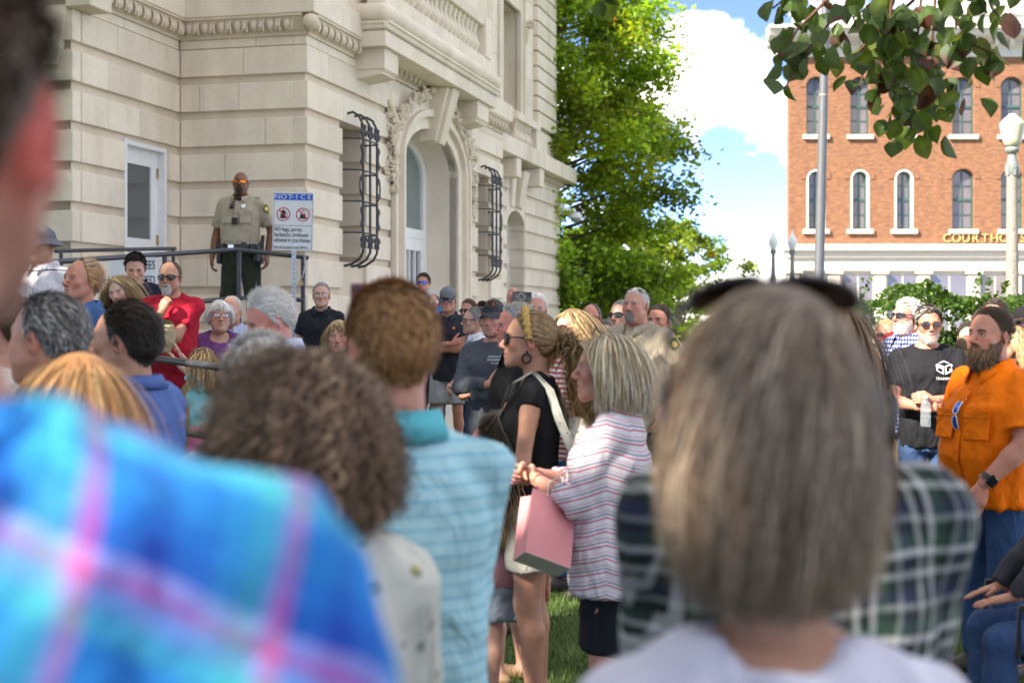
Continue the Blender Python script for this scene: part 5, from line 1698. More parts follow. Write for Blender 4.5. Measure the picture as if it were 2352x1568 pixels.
def hair_build(V, Q, sp, hm, seed, dens=1.0):
    """returns hair mesh arrays in head space; hm = 3x3 rotation of head in world (for gravity)"""
    kind, col = sp['hair'][0], sp['hair'][1]
    opt = sp['hair'][2] if len(sp['hair']) > 2 else {}
    hair = np.array(HC[col]) if isinstance(col, str) else np.array(col)
    rng = np.random.default_rng(seed)
    down = np.array(hm.transposed() @ Vector((0, 0, -1)))
    rec = sp.get('recede', 0.0)
    mk = scalp_mask(V, rec, opt.get('nape', 0))
    w = sp.get('w', 1.0)
    bodyok = (np.abs(V[:, 0]) < 0.0775*w) & (V[:, 2] > -0.09)
    if sp.get('crown', 0):                 # thinning crown
        pass
    nrm = vnormals(V, Q)
    cen = np.array((0, -0.012, 0.02)); rr = np.array((0.079*w, 0.101, 0.100))
    parts = []
    def shade(n, v=0.22):
        k = np.exp(rng.normal(0, v, n))[:, None]; c = hair*k
        if 'mix' in opt:
            c2, f = opt['mix']; c2 = np.array(HC[c2]) if isinstance(c2, str) else np.array(c2)
            m = rng.random(n) < f; c[m] = c2*k[m]
        return np.clip(c, 0.003, 0.9)
    if kind in ('bald', 'hat0'): return None
    # base layer following the scalp
    ok = (mk > -0.002) & bodyok
    th = {'short': 0.010, 'buzz': 0.003, 'spiky': 0.008, 'side': 0.014, 'bob': 0.016, 'long': 0.014, 'pony': 0.010, 'curly': 0.03, 'fluffy': 0.022, 'bun': 0.010, 'ring': 0.006}.get(kind, 0.01)*opt.get('th', 1.0)
    Vc = V+nrm*(th*0.5*np.clip(mk/0.03, 0.03, 1)**0.8)[:, None]
    Vc = Vc+nrm*(wob(V, seed, 90, 4)*0.12*th)[:, None]
    if opt.get('fade'): ok &= (V[:, 2] > 0.030+0.02*wob(V, seed+2, 60, 3)*0.3)
    fm = ok[Q].all(1)
    used = np.unique(Q[fm]); mp = np.full(len(V), -1); mp[used] = np.arange(len(used))
    cc = hair*0.8*(1+0.15*wob(V[used], seed+1, 120, 4))[:, None]
    if len(used): parts.append((Vc[used], mp[Q[fm]], np.clip(cc, 0.003, 0.9)))
    src = np.where((mk > 0.0) & bodyok & ((V[:, 2] > 0.022) | (rng.random(len(V)) < (0.30 if opt.get('fade') else 1.0))))[0]
    if not len(src): return None
    def pick(n):
        i = rng.choice(src, n); r = V[i]+rng.normal(0, 0.0018, (n, 3)); return i, r
    def tang(i, v):
        v = np.broadcast_to(np.array(v, dtype=float), (len(i), 3)); n = nrm[i]
        return v-n*(v*n).sum(1)[:, None]
    nS = int(opt.get('n', {'short': 2600, 'buzz': 1200, 'spiky': 2400, 'side': 2600, 'bob': 1900, 'long': 1900, 'pony': 1500, 'curly': 2600, 'fluffy': 2600, 'bun': 1400, 'ring': 900}[kind])*dens)
    wd = opt.get('w', 0.0040)/max(0.45, dens**0.5)
    i, r = pick(nS)
    if kind in ('short', 'spiky', 'side', 'buzz', 'fluffy', 'ring'):
        L = {'short': 0.030, 'buzz': 0.007, 'spiky': 0.032, 'side': 0.055, 'fluffy': 0.06, 'ring': 0.022}[kind]*opt.get('L', 1.0)*rng.uniform(0.6, 1.15, nS)
        L = L*np.clip(0.35+np.clip(r[:, 2]+0.03, 0, 0.12)/0.09, 0.3, 1.0)
        comb = opt.get('comb', (0, -1, -0.25))
        part = opt.get('part')
        cv = np.tile(np.array(comb, dtype=float), (nS, 1))
        if part is not None:
            cv[:, 0] += np.where(r[:, 0] > part, 1.0, -1.0)*1.0
        up = {'short': 0.28, 'spiky': 1.5, 'side': 0.20, 'buzz': 0.9, 'fluffy': 0.55, 'ring': 0.3}[kind]*opt.get('up', 1.0)
        if kind != 'spiky':
            cv = cv-nrm[i]*(cv*nrm[i]).sum(1)[:, None]
            cv[:, 2] -= 0.9*np.clip((-0.03-r[:, 1])/0.05, 0, 1)
            cv = cv-nrm[i]*(cv*nrm[i]).sum(1)[:, None]
            cv /= np.linalg.norm(cv, axis=1)[:, None]+1e-6
        low = np.clip((0.03-r[:, 2])/0.05, 0, 1)[:, None]
        cv = cv*(1-low)+np.array((0, -0.55, -1.0))*low
        d0 = nrm[i]*(up*(1-0.5*low))+cv+rng.normal(0, 0.14, (nS, 3))
        edge = np.clip(mk[i]/0.02, 0.15, 1)
        P = grow(r+nrm[i]*(th*0.4*edge)[:, None], d0, L, opt.get('S', 4), 0.10, down, cen, rr, -0.06+(0.06+rng.uniform(0.5, 1.5, nS)*th/0.09)*edge, rng, 0.05, opt.get('curl'))
        wdv = wd*rng.uniform(0.6, 1.3, nS)
        parts.append(ribbons(P, wdv, shade(nS), cen))
    elif kind in ('bob', 'long', 'curly'):
        end = opt.get('end', {'bob': -0.11, 'long': -0.26, 'curly': -0.13}[kind])
        pt = opt.get('part', 0.012)
        crown = np.array((pt, opt.get('crown_y', 0.0), 0.125))
        cv = (r-crown); cv[:, 0] *= 1.5; cv[:, 1] *= 0.75
        cv = cv-nrm[i]*(cv*nrm[i]).sum(1)[:, None]; cv /= (np.linalg.norm(cv, axis=1)[:, None]+1e-6)
        if opt.get('back'):
            cv = cv*0.5+tang(i, (0, -1, 0.1))*opt['back']
        front = (r[:, 1] > 0.05)
        if not opt.get('fringe'):
            cv[front] += np.c_[np.sign(r[front, 0]-pt)*1.6, np.full(front.sum(), -0.5), np.zeros(front.sum())]
        d0 = nrm[i]*opt.get('up', 0.15)+cv+rng.normal(0, 0.10, (nS, 3))
        L = (r[:, 2]-end)*1.04+opt.get('ex', 0.03)+rng.normal(0, 0.012, nS)
        if opt.get('fringe'): L[front] = rng.uniform(0.022, 0.048, front.sum())
        L = np.clip(L, 0.03, 0.9)
        lift = rng.uniform(0.05, opt.get('vol', 0.20), nS)
        P = grow(r, d0, L, opt.get('S', 8), opt.get('grav', 0.30), down, cen, rr, lift, rng, opt.get('noise', 0.045), opt.get('curl', (0.014, 210) if kind == 'curly' else None), inward=opt.get('inward', 0.12 if kind == 'bob' else 0.0), face=0.052 if opt.get('fringe') else opt.get('face', 0.062), zf=0.036 if opt.get('fringe') else 0.085)
        parts.append(ribbons(P, wd*1.3*rng.uniform(0.5, 1.4, nS), shade(nS, opt.get('var', 0.25)), cen))
    elif kind in ('pony', 'bun'):
        tie = np.array(opt.get('tie', (0, -0.118, 0.035)))
        P = []
        for s in np.linspace(0, 1, 8):
            q = r*(1-s)+tie*s
            o = q-cen; m = np.linalg.norm(o/rr, axis=1)[:, None]
            lim = 1.08+0.05*math.sin(math.pi*s)
            q = np.where(m < lim, cen+o*(lim/m), q)*1.0
            if s > 0.9: q = tie+rng.normal(0, 0.010, q.shape)
            P.append(q+rng.normal(0, 0.0012, q.shape))
        P = np.stack(P, 1)
        parts.append(ribbons(P, wd*rng.uniform(0.7, 1.4, nS), shade(nS), cen, 0.2))
        if kind == 'pony':
            n2 = int(opt.get('n2', 700)*dens); Lp = opt.get('len', 0.34)
            r2 = tie+rng.normal(0, 0.010, (n2, 3))
            d0 = np.tile(np.array((0, -1.0, 0.15)), (n2, 1))+rng.normal(0, 0.35, (n2, 3))
            P = grow(r2, d0, Lp*rng.uniform(0.55, 1.08, n2), 16, 0.34, down, cen, rr, np.full(n2, 0.12), rng, 0.05, opt.get('curl', (0.014, 75)))
            c2 = shade(n2); 
            if 'tipcol' in opt: c2 = c2*0.4+np.array(HC[opt['tipcol']] if isinstance(opt['tipcol'], str) else opt['tipcol'])*np.exp(rng.normal(0, 0.25, n2))[:, None]*0.6
            parts.append(ribbons(P, wd*1.5*rng.uniform(0.6, 1.3, n2), c2, cen+np.array((0, 0.05, -0.2))))
        else:
            n2 = int(300*dens); a = rng.uniform(0, 6.28, n2); ph = rng.uniform(0, 3.14, n2); R = 0.034
            P = []
            for s in np.linspace(0, 2.2, 8):
                P.append(tie+np.array((0, -0.018, 0))+R*np.c_[np.cos(a+s)*np.sin(ph), np.cos(ph)*0.8-0.2, np.sin(a+s)*np.sin(ph)]+rng.normal(0, 0.003, (n2, 3)))
            parts.append(ribbons(np.stack(P, 1), np.full(n2, 0.006), shade(n2), tie))
    return join_parts(parts)

def beard_build(V, Q, sp, hm, seed, dens=1.0):
    kind, col, k = sp['beard'][:3]; L0 = sp['beard'][3] if len(sp['beard']) > 3 else 0
    if not L0: return None
    rng = np.random.default_rng(seed+5)
    hair = np.array(HC[col]) if isinstance(col, str) else np.array(col)
    nrm = vnormals(V, Q); m = beard_mask(V, kind)
    src = np.where((m > 0.45) & (nrm[:, 1] > -0.3))[0]
    n = int((700+L0*26000)*dens)
    i = rng.choice(src, n); r = V[i]+rng.normal(0, 0.0015, (n, 3))
    down = np.array(hm.transposed() @ Vector((0, 0, -1)))
    d0 = nrm[i]*0.75+np.array((0, 0.10, -0.8))+rng.normal(0, 0.25, (n, 3))
    L = L0*rng.uniform(0.5, 1.1, n)*np.clip(0.22+np.clip(-0.045-r[:, 2], 0, 1)/0.045, 0.2, 1.0)*np.clip(0.35+r[:, 1]/0.08, 0.25, 1)
    cen = np.array((0, 0.02, -0.05)); rr = np.array((0.03, 0.03, 0.03))
    P = grow(r, d0, L, 5, 0.22, down, cen, rr, np.zeros(n), rng, 0.09, (0.002, 260) if L0 > 0.03 else None)
    c = np.clip(hair*np.exp(rng.normal(0, 0.3, n))[:, None], 0.003, 0.9)
    if len(sp['beard']) > 4:
        c2 = np.array(HC[sp['beard'][4]]); mm = rng.random(n) < np.clip((r[:, 1]-0.03)/0.05, 0, 0.75); c[mm] = c2*np.exp(rng.normal(0, 0.3, mm.sum()))[:, None]
    return ribbons(P, np.full(n, 0.0026)*rng.uniform(0.6, 1.3, n), c, cen)

def join_parts(parts):
    parts = [p for p in parts if p is not None and len(p[0])]
    if not parts: return None
    V = []; Q = []; C = []; b = 0
    for v, q, c in parts:
        V.append(v); Q.append(q+b); C.append(c); b += len(v)
    return np.concatenate(V), np.concatenate(Q), np.concatenate(C)

# ---------------------------------------------------------------- hands
_hand_cache = {}
def hand_mesh(pose, h=0.005):
    """wrist at origin, fingers along +x, back of hand +z, thumb towards +y"""
    if (pose, h) in _hand_cache: return _hand_cache[(pose, h)]
    F = Field((-0.05, -0.09, -0.13), (0.22, 0.12, 0.07), h)
    F.cone((-0.04, 0, 0), (0.01, 0, 0), 0.026, 0.025, 0.01)
    F.ell((0.050, 0.0, -0.001), (0.052, 0.040, 0.017), 0.012)
    for y in (-0.027, -0.009, 0.010, 0.028): F.cone((0.025, y*0.7, 0.003), (0.083, y, 0.001), 0.0125, 0.0105, 0.010)
    curl = {'relax': (22, 32, 20), 'fist': (80, 95, 55), 'flat': (4, 6, 4), 'grip': (48, 62, 35), 'hold': (38, 45, 25), 'tuck': (12, 18, 10)}[pose]
    ln = {0.028: (0.042, 0.026, 0.020), 0.010: (0.046, 0.029, 0.022), -0.009: (0.042, 0.027, 0.021), -0.027: (0.033, 0.020, 0.018)}
    for f, (y, L) in enumerate(ln.items()):
        p = Vector((0.084, y, 0.0)); a = 0; sp = y*1.6
        for s, c in zip(L, curl):
            a += rad(c*(1+0.08*(f-1)))
            d = Vector((math.cos(a), sp*1.2 if pose in ('flat', 'relax') else sp*0.3, -math.sin(a))).normalized()
            q = p+d*s
            F.cone(p, q, 0.0095-0.0006*f*0.5, 0.0083-0.0004*f, 0.004); p = q
    tp = {'relax': ((0.045, 0.048, -0.014), (0.078, 0.062, -0.026), (0.100, 0.064, -0.034)), 'flat': ((0.045, 0.05, -0.008), (0.075, 0.072, -0.012), (0.098, 0.084, -0.014)),
          'fist': ((0.045, 0.046, -0.020), (0.078, 0.040, -0.042), (0.092, 0.016, -0.048)), 'grip': ((0.045, 0.046, -0.022), (0.075, 0.046, -0.048), (0.092, 0.036, -0.066)),
          'hold': ((0.045, 0.046, -0.022), (0.075, 0.052, -0.045), (0.095, 0.046, -0.062)), 'tuck': ((0.04, 0.04, -0.01), (0.07, 0.045, -0.015), (0.09, 0.045, -0.018))}[pose]
    p = (0.015, 0.022, -0.006); r = 0.0145
    for q in tp:
        F.cone(p, q, r, r-0.002, 0.006); p = q; r -= 0.002
    V, Q = F.mesh()
    _hand_cache[(pose, h)] = (V, Q)
    return V, Q

def place_hand(wrist, fdir, pnorm, side, pose, h):
    """fdir: finger direction, pnorm: direction of the back of the hand; side +1 right hand"""
    V, Q = hand_mesh(pose, h)
    x = np.array(fdir, float); x /= np.linalg.norm(x)
    z = np.array(pnorm, float); z -= x*(x@z); z /= (np.linalg.norm(z)+1e-9)
    y = np.cross(z, x)
    # canonical thumb on +y with back up and fingers ahead = left hand (fingers +x, back +z, thumb towards -y for left?)
    V = V.copy()
    if side < 0:
        V[:, 1] *= -1; Q = Q[:, ::-1]
    W = np.array(wrist)+V[:, :1]*x+V[:, 1:2]*y+V[:, 2:]*z
    return W.astype(f32), Q

# ================================================================== whole person
ARM = {   # wrist target relative to the shoulder line centre: outward, forward, up (m, for H=1.78) ; elbow pole ; hand pose, finger dir, back-of-hand dir (outward, forward, up)
    'down':   ((0.275, 0.06, -0.55), (0.35, -1, 0.1), 'relax', (0.02, 0.15, -1), (1, 0.1, 0)),
    'pocket': ((0.205, 0.075, -0.50), (0.9, -0.7, 0), 'tuck', (-0.05, 0.25, -1), (1, 0.2, 0)),
    'hip':    ((0.215, 0.05, -0.46), (1, -0.55, -0.1), 'tuck', (-0.25, 0.35, -1), (1, 0.1, 0.2)),
    'crossU': ((-0.085, 0.235, -0.225), (1, 0.25, -0.75), 'flat', (-0.95, 0.05, 0.28), (0.1, 1, 0.1)),
    'crossL': ((-0.065, 0.215, -0.295), (1, 0.25, -0.85), 'fist', (-1, -0.15, -0.05), (0, 0.7, 0.7)),
    'clasp':  ((0.035, 0.30, -0.36), (0.9, -0.6, -0.5), 'grip', (-0.75, 0.75, 0.05), (0.75, 0.75, 0.35)),
    'front':  ((0.03, 0.25, -0.45), (0.9, -0.7, -0.3), 'relax', (-0.85, 0.3, -0.5), (0.35, 1, 0.0)),
    'chin':   ((-0.015, 0.185, -0.055), (0.35, 0.6, -1), 'grip', (-0.35, 0.0, 1), (0.2, 1, 0.0)),
    'under':  ((-0.14, 0.235, -0.285), (1, 0.2, -0.8), 'fist', (-1, 0.0, 0.12), (0.1, 0.8, 0.5)),
    'phone':  ((0.06, 0.32, 0.10), (0.8, -0.2, -1), 'grip', (0.0, 0.25, 1), (0.3, 0.2, -0.1)),
    'raise':  ((0.10, 0.24, 0.22), (0.9, 0.2, -0.4), 'grip', (-0.2, 0.5, 1), (0.3, -0.6, 0.4)),
    'back':   ((0.16, -0.16, -0.46), (1, -0.6, 0), 'relax', (-0.8, -0.1, -0.5), (0.1, -1, 0)),
    'knee':   ((0.15, 0.40, -0.50), (1, -0.3, -0.2), 'flat', (-0.2, 1, -0.25), (0.1, 0.2, 1)),
    'hold':   ((0.07, 0.27, -0.33), (0.9, -0.6, -0.5), 'grip', (-0.9, 0.35, 0.1), (0.25, 1, 0.25)),
}
_pid = [0]
def ik(sh, wr, l1, l2, pole):
    sh = Vector(sh); wr = Vector(wr); d = wr-sh; L = d.length
    mx = (l1+l2)*0.995
    if L > mx: wr = sh+d*(mx/L); d = wr-sh; L = mx
    u = d.normalized(); a = (l1*l1-l2*l2+L*L)/(2*L); hgt = math.sqrt(max(1e-6, l1*l1-a*a))
    p = Vector(pole); p = p-u*p.dot(u); p = p.normalized() if p.length > 1e-6 else u.orthogonal().normalized()
    return sh+u*a+p*hgt, wr

def glasses(parent, M, kind='sun', frame=None, lens=None, dz=0.0, dy=0.0, half=False):
    frame = frame or M_BLACKPL; lens = lens or M_LENS
    W, Hh, xo, wrap = {'sun': (0.056, 0.036, 0.0345, 0.012), 'wrap': (0.064, 0.034, 0.037, 0.022), 'wire': (0.046, 0.034, 0.034, 0.004), 'big': (0.062, 0.052, 0.035, 0.012), 'rect': (0.056, 0.030, 0.035, 0.008)}[kind]
    fr = MB(); r = 0.0012 if kind == 'wire' else 0.0030
    Y = 0.106+dy; zc = 0.002+dz
    g = bpy.data.objects.new('sunglasses' if kind != 'wire' else 'spectacles', None); link(g, parent); g.matrix_local = M
    for s in (-1, 1):
        pts = []
        for k in range(21):
            a = 2*math.pi*k/20; ca, sa = math.cos(a), math.sin(a)
            ex = abs(ca)**0.6*(1 if ca > 0 else -1)*W/2; ez = abs(sa)**0.75*(1 if sa > 0 else -1)*Hh/2
            x = xo+ex; pts.append((s*x, Y-wrap*(max(0, x-0.012)/0.05)**2, zc+ez-0.004*(ca if kind == 'sun' else 0)*0))
        fr.tube(pts, r, 5, False)
        lm = MB(); lm.add(pts[:20]+[(s*xo, Y-wrap*0.2+0.002, zc)], [(i, (i+1) % 20, 20) for i in range(20)], True)
        lm.add([(p[0], p[1]-0.0015, p[2]) for p in pts[:20]]+[(s*xo, Y-wrap*0.2+0.0005, zc)], [((i+1) % 20, i, 20) for i in range(20)], True)
        lm.build('lens', lens, g)
        xe = xo+W/2
        fr.tube([(s*xe, Y-wrap*(max(0, xe-0.012)/0.05)**2, zc+0.006), (s*(0.079), 0.06, zc+0.008), (s*0.083, 0.0, zc+0.008), (s*0.082, -0.02, zc-0.01)], r*1.15, 5, False)
    fr.tube([(-(xo-W/2), Y, zc+0.005), (0, Y+0.003, zc+0.008), (xo-W/2, Y, zc+0.005)], r, 5, False)
    fr.build('frame', frame, g)
    return g

def cap_hat(parent, M, mat, kind='cap', bill=None):
    o = bpy.data.objects.new({'cap': 'baseball_cap', 'bucket': 'bucket_hat', 'straw': 'straw_hat'}[kind], None); link(o, parent); o.matrix_local = M
    c = np.array((0, -0.010, 0.028)); R = np.array((0.086, 0.108, 0.100 if kind == 'cap' else 0.098))
    V = []; n = 28; rows = 10
    for j in range(rows+1):
        e = (math.pi/2)*j/rows
        for i in range(n):
            a = 2*math.pi*i/n
            flat = 0.94 if kind != 'cap' else 1.0
            V.append(c+R*np.array((math.cos(a)*math.cos(e), math.sin(a)*math.cos(e), math.sin(e)**0.9*flat))+np.array((0, 0, 0.012 if math.sin(a) < 0 else 0.018)))
    F = [(j*n+i, j*n+(i+1) % n, (j+1)*n+(i+1) % n, (j+1)*n+i) for j in range(rows) for i in range(n)]
    obj('crown', np_mesh('crown', V, F), mat, o)
    V = []; F = []
    if kind == 'cap':
        m, k = 13, 6
        for j in range(k):
            t = j/(k-1)
            for i in range(m):
                s = -1+2*i/(m-1)
                x = s*0.082*(1-0.14*t); y = 0.098*math.sqrt(max(0, 1-(s*0.94)**2))*(1)+t*0.075*math.sqrt(max(0.0, 1-(s*0.98)**2))-0.012
                V.append((x, y, 0.046-0.020*t-0.022*s*s*(0.4+0.6*t)))
        for dz in (0, -0.004):
            b = len(V) if dz else 0
            if dz: V += [(p[0], p[1], p[2]+dz) for p in V[:m*k]]
            F += [(b+j*m+i, b+j*m+i+1, b+(j+1)*m+i+1, b+(j+1)*m+i) for j in range(k-1) for i in range(m-1)]
        nb = m*k
        F += [((k-1)*m+i, (k-1)*m+i+1, nb+(k-1)*m+i+1, nb+(k-1)*m+i) for i in range(m-1)]
        obj('bill', np_mesh('bill', V, F), bill or mat, o)
        bt = MB(); bt.ball((0, -0.010, 0.146), (0.008, 0.008, 0.004), 8, 5); bt.build('button', bill or mat, o)
    else:
        wd = 0.070 if kind == 'bucket' else 0.085; dr = 0.050 if kind == 'bucket' else 0.015
        k = 5
        for sgn in (0, 1):
            for j in range(k):
                t = j/(k-1)
                for i in range(n):
                    a = 2*math.pi*i/n
                    q = c+np.array(((R[0]+wd*t)*math.cos(a), (R[1]+wd*t)*math.sin(a), 0.016-dr*t**1.2+0.006*math.sin(3*a)*t-0.003*sgn)); V.append(q)
        F = [(g+j*n+i, g+j*n+(i+1) % n, g+(j+1)*n+(i+1) % n, g+(j+1)*n+i) for g in (0, k*n) for j in range(k-1) for i in range(n)]
        F += [((k-1)*n+i, (k-1)*n+(i+1) % n, k*n+(k-1)*n+(i+1) % n, k*n+(k-1)*n+i) for i in range(n)]
        obj('brim', np_mesh('brim', V, F), bill or mat, o)
    return o

def collar_mesh(nb, r, up, drop, tip, gap=24, lean=0.18, n=30, pad=0.0):
    """folded shirt collar round the neck base nb"""
    V = []; 
    for i in range(n+1):
        ph = gap+(360-2*gap)*i/n                       # degrees from front
        a = rad(ph); f = max(0, math.cos(a))           # 1 at front
        e = min(i, n-i)/n; tp = max(0, 1-e*7)
        dx, dy = math.sin(a), math.cos(a)
        zc = nb[2]-lean*max(0, dy)*r*2.0
        for rr, z in ((r+0.004, -0.02), (r-0.001, up*(1-0.35*f)), (r+0.006, up*(1-0.35*f)+0.002), (r+0.022+pad+0.010*tp, -drop-tip*tp), (r+0.016+pad+0.008*tp, -drop-tip*tp-0.001)):
            V.append((nb[0]+dx*rr, nb[1]+dy*rr*1.04+0.012*tp, zc+z))
    F = [(i*5+k, (i+1)*5+k, (i+1)*5+k+1, i*5+k+1) for i in range(n) for k in range(4)]
    return np_mesh('collar', np.array(V), F)

PEOPLE = []
def person(label, px, top, D, yaw, H=None, g=None, head=(0, 0, 0), sp=None, arms=('down', 'down'), shirt=None, legs=None, build=1.0, fat=0.0, fem=False,
           hs=1.0, eyewear=None, hat=None, detail=1.0, lean=0.0, group='people in the crowd', x=None, ztop=None, seat=None, hand_h=None, cat='person', dx=0.0, skinmul=1.0, shoe=(0.05, 0.04, 0.035), hairpuff=0.0, nk=0.0):
    """px, top: picture position (2352 wide) of the head centre and the top of the head; D depth; yaw: degrees, 0 = facing away from the camera, 90 = facing picture left, 180 = facing the camera"""
    _pid[0] += 1; seed = _pid[0]*13
    sp = dict(sp); sp['fem'] = fem or sp.get('fem', False)
    wx = (px-1176)/FP*D if x is None else x
    zt = CAM_H+(737.9-top)/FP*D-hairpuff if ztop is None else ztop
    gz = ground(wx, D) if g is None else g
    if H is not None: gz = zt-H
    H = zt-gz
    S = H/1.78; SW = build*(S**0.55)
    root = empty('person', (wx, D, gz), rad(yaw), label, cat, group)
    hd = 0.236*hs
    chin = H-hd
    nb = np.array((0.0, -0.020, chin-0.035*S-nk))             # neck base
    shz = nb[2]-0.060*S
    sw = (0.178 if not fem else 0.150)*SW                   # shoulder joint half width
    hipz = 0.515*H; knee = 0.285*H; ank = 0.045*H
    crz = 0.455*H
    # --- torso sections (z, a, b, cy)
    fw = fat
    wz = 0.605*H; chz = shz-0.12*S
    if not fem:
        sec = [(crz, 0.150*SW, 0.105*SW, -0.01), (hipz+0.02*S, 0.165*SW+0.012*fw, 0.115*SW+0.02*fw, -0.008+0.01*fw), (wz, 0.150*SW+0.040*fw, 0.108*SW+0.062*fw, 0.0+0.045*fw), (wz+0.10*S, 0.160*SW+0.028*fw, 0.116*SW+0.042*fw, 0.004+0.03*fw),
               (chz, 0.172*SW+0.012*fw, 0.122*SW+0.016*fw, 0.002+0.008*fw), (shz-0.045*S, 0.168*SW, 0.108*SW, -0.008), (shz, 0.132*SW, 0.088*SW, -0.016), (nb[2], 0.064*SW, 0.066*SW, -0.02)]
    else:
        sec = [(crz, 0.155*SW+0.02*fw, 0.110*SW+0.02*fw, -0.015), (hipz, 0.176*SW+0.03*fw, 0.122*SW+0.025*fw, -0.018), (wz+0.03*S, 0.132*SW+0.045*fw, 0.098*SW+0.05*fw, 0.0+0.02*fw), (wz+0.11*S, 0.140*SW+0.03*fw, 0.105*SW+0.035*fw, 0.005),
               (chz, 0.150*SW+0.015*fw, 0.108*SW+0.015*fw, 0.0), (shz-0.045*S, 0.146*SW, 0.096*SW, -0.008), (shz, 0.112*SW, 0.078*SW, -0.016), (nb[2], 0.054*SW, 0.058*SW, -0.02)]
    ln = math.tan(rad(lean))
    def torso(F, ease, z0=None, k=0.03, z1=None):
        s2 = []
        zs = [r[0] for r in sec]
        rows = list(sec)
        A = np.array(rows)
        for z in ([z0] if z0 is not None else [])+([z1] if z1 is not None else []):
            rows.append(tuple(np.interp(z, A[:, 0], A[:, i]) if i else z for i in range(4)))
        for r in sorted(rows):
            if z0 is not None and r[0] < z0-1e-4: continue
            if z1 is not None and r[0] > z1+1e-4: continue
            s2.append((r[0], r[1]+ease, r[2]+ease, r[3]))
        F.loft(s2, k)
        for s in (-1, 1):
            F.cone((s*0.06*SW, -0.018, nb[2]-0.018*S), (s*sw*0.97, -0.012, shz-0.010*S), 0.042*SW+ease*0.6, 0.048*SW+ease*0.6, 0.03)
            if fem: F.ell((s*0.068*SW, 0.075*SW+0.01*fw, chz-0.02*S), (0.062*SW+ease*0.5, 0.056*SW+ease*0.5+0.012*fw, 0.060*SW+ease*0.5), 0.035)
            else: F.ell((s*0.075*SW, 0.062*SW, chz+0.01*S), (0.075*SW+ease*0.5, 0.055*SW+ease*0.5, 0.06*SW+ease*0.5), 0.04)
    # --- arms
    l1 = 0.172*H; l2 = 0.150*H
    ar = (0.046 if not fem else 0.039)*SW+0.007*fw
    A_ = []
    for s, name in ((1, arms[0]), (-1, arms[1])):
        ov = {}
        if isinstance(name, tuple): name, ov = name
        tg, pole, hp, fd, bn = ARM[name]
        tg = ov.get('t', tg); pole = ov.get('p', pole); hp = ov.get('h', hp); fd = ov.get('f', fd); bn = ov.get('b', bn)
        sh = Vector((s*sw, -0.012, shz-0.012*S))
        wy = tg[1]*S+(0.05*fw if tg[1] > 0.15 else 0)+(0.02 if fem and tg[1] > 0.15 else 0)
        wr = Vector((s*(tg[0]*S+(0.04*fw+ (SW/S-1)*0.16 if tg[0] > 0.15 else 0)), wy, shz+tg[2]*S))
        el, wr = ik(sh, wr, l1, l2, (s*pole[0], pole[1], pole[2]))
        A_.append((s, sh, el, wr, hp, (s*fd[0], fd[1], fd[2]), (s*bn[0], bn[1], bn[2])))
    def arm(F, ease0, ease1, u0=0.0, u1=2.0, k=0.02, flat=False, sub=1.0):
        """u in 0..2: 0-1 upper arm, 1-2 forearm"""
        for s, sh, el, wr, *_ in A_:
            r = lambda u: (ar*1.13 if u <= 0 else ar*(1.13-0.22*u) if u <= 1 else ar*(0.93-0.30*(u-1)))+ease0+(ease1-ease0)*(u-u0)/(u1-u0+1e-6)
            if u0 < 1: F.cone(sh+(el-sh)*u0, sh+(el-sh)*min(u1, 1), r(u0), r(min(u1, 1)), k, flat=flat and u1 <= 1)
            if u1 > 1:
                a = el+(wr-el)*max(0, u0-1); b = el+(wr-el)*(u1-1)
                m = a+(b-a)*0.30
                F.cone(a, m, r(max(1, u0)), r(1.12)*1.04, k); F.cone(m, b, r(1.12)*1.04, r(u1), k, flat=flat)
    # --- legs
    lg = legs or {'kind': 'pants', 'mat': None}
    lr = (0.080 if not fem else 0.084)*SW+0.014*fw
    hw = 0.088*SW
    LEGS = []
    for s in (-1, 1):
        hip = Vector((s*hw, -0.008, hipz-0.04*S))
        if seat:
            kn = Vector((s*(hw+0.06), hip.y+0.43*S, seat+0.04)); an = Vector((s*(hw+0.05), kn.y+0.04, ank))
            hip = Vector((s*hw, -0.008, seat+0.08))
        else:
            st = lg.get('stance', 0.015)
            kn = Vector((s*(hw+st), 0.012, knee)); an = Vector((s*(hw+st*1.9), -0.022, ank))
        LEGS.append((s, hip, kn, an))
    def legsf(F, ease, u1=2.0, ease1=None, k=0.02, flat=False):
        e1 = ease if ease1 is None else ease1
        for s, hip, kn, an in LEGS:
            if u1 <= 1:
                F.cone(hip, hip+(kn-hip)*u1, lr+ease, lr*(1-0.30*u1)+e1, k, flat=flat)
            else:
                F.cone(hip, kn, lr+ease, lr*0.70+ease, k)
                b = kn+(an-kn)*(u1-1); cf = kn+(an-kn)*0.30+Vector((0, -0.012, 0))
                if u1 > 1.35:
                    F.cone(kn, cf, lr*0.66+ease, lr*0.68+ease, k); F.cone(cf, b, lr*0.68+ease, lr*0.40+e1, k, flat=flat)
                else: F.cone(kn, b, lr*0.70+ease, lr*0.66+e1, k, flat=flat)
    hv = 0.0125 if (D < 7.2 and detail >= 1) else 0.0165
    ymax = 0.30+0.1*fat+(0.55 if seat else 0.22); bx = 0.42*max(S, 0.7)*max(1, build)
    # --- body skin
    z0 = -0.02
    pts = [p for a in A_ for p in (a[2], a[3])]
    mnx = min(-bx*0.75, min(p.x for p in pts)-0.12); mxx = max(bx*0.75, max(p.x for p in pts)+0.12)
    mxy = max(0.24+0.12*fat, max(p.y for p in pts)+0.12, (0.75 if seat else 0)); mny = min(-0.24, min(p.y for p in pts)-0.12)
    mxz = max(nb[2]+0.06, max(p.z for p in pts)+0.12)
    lo = (mnx, mny, z0); hi = (mxx, mxy, mxz)
    F = Field(lo, hi, 0.018 if D < 9 else 0.024)
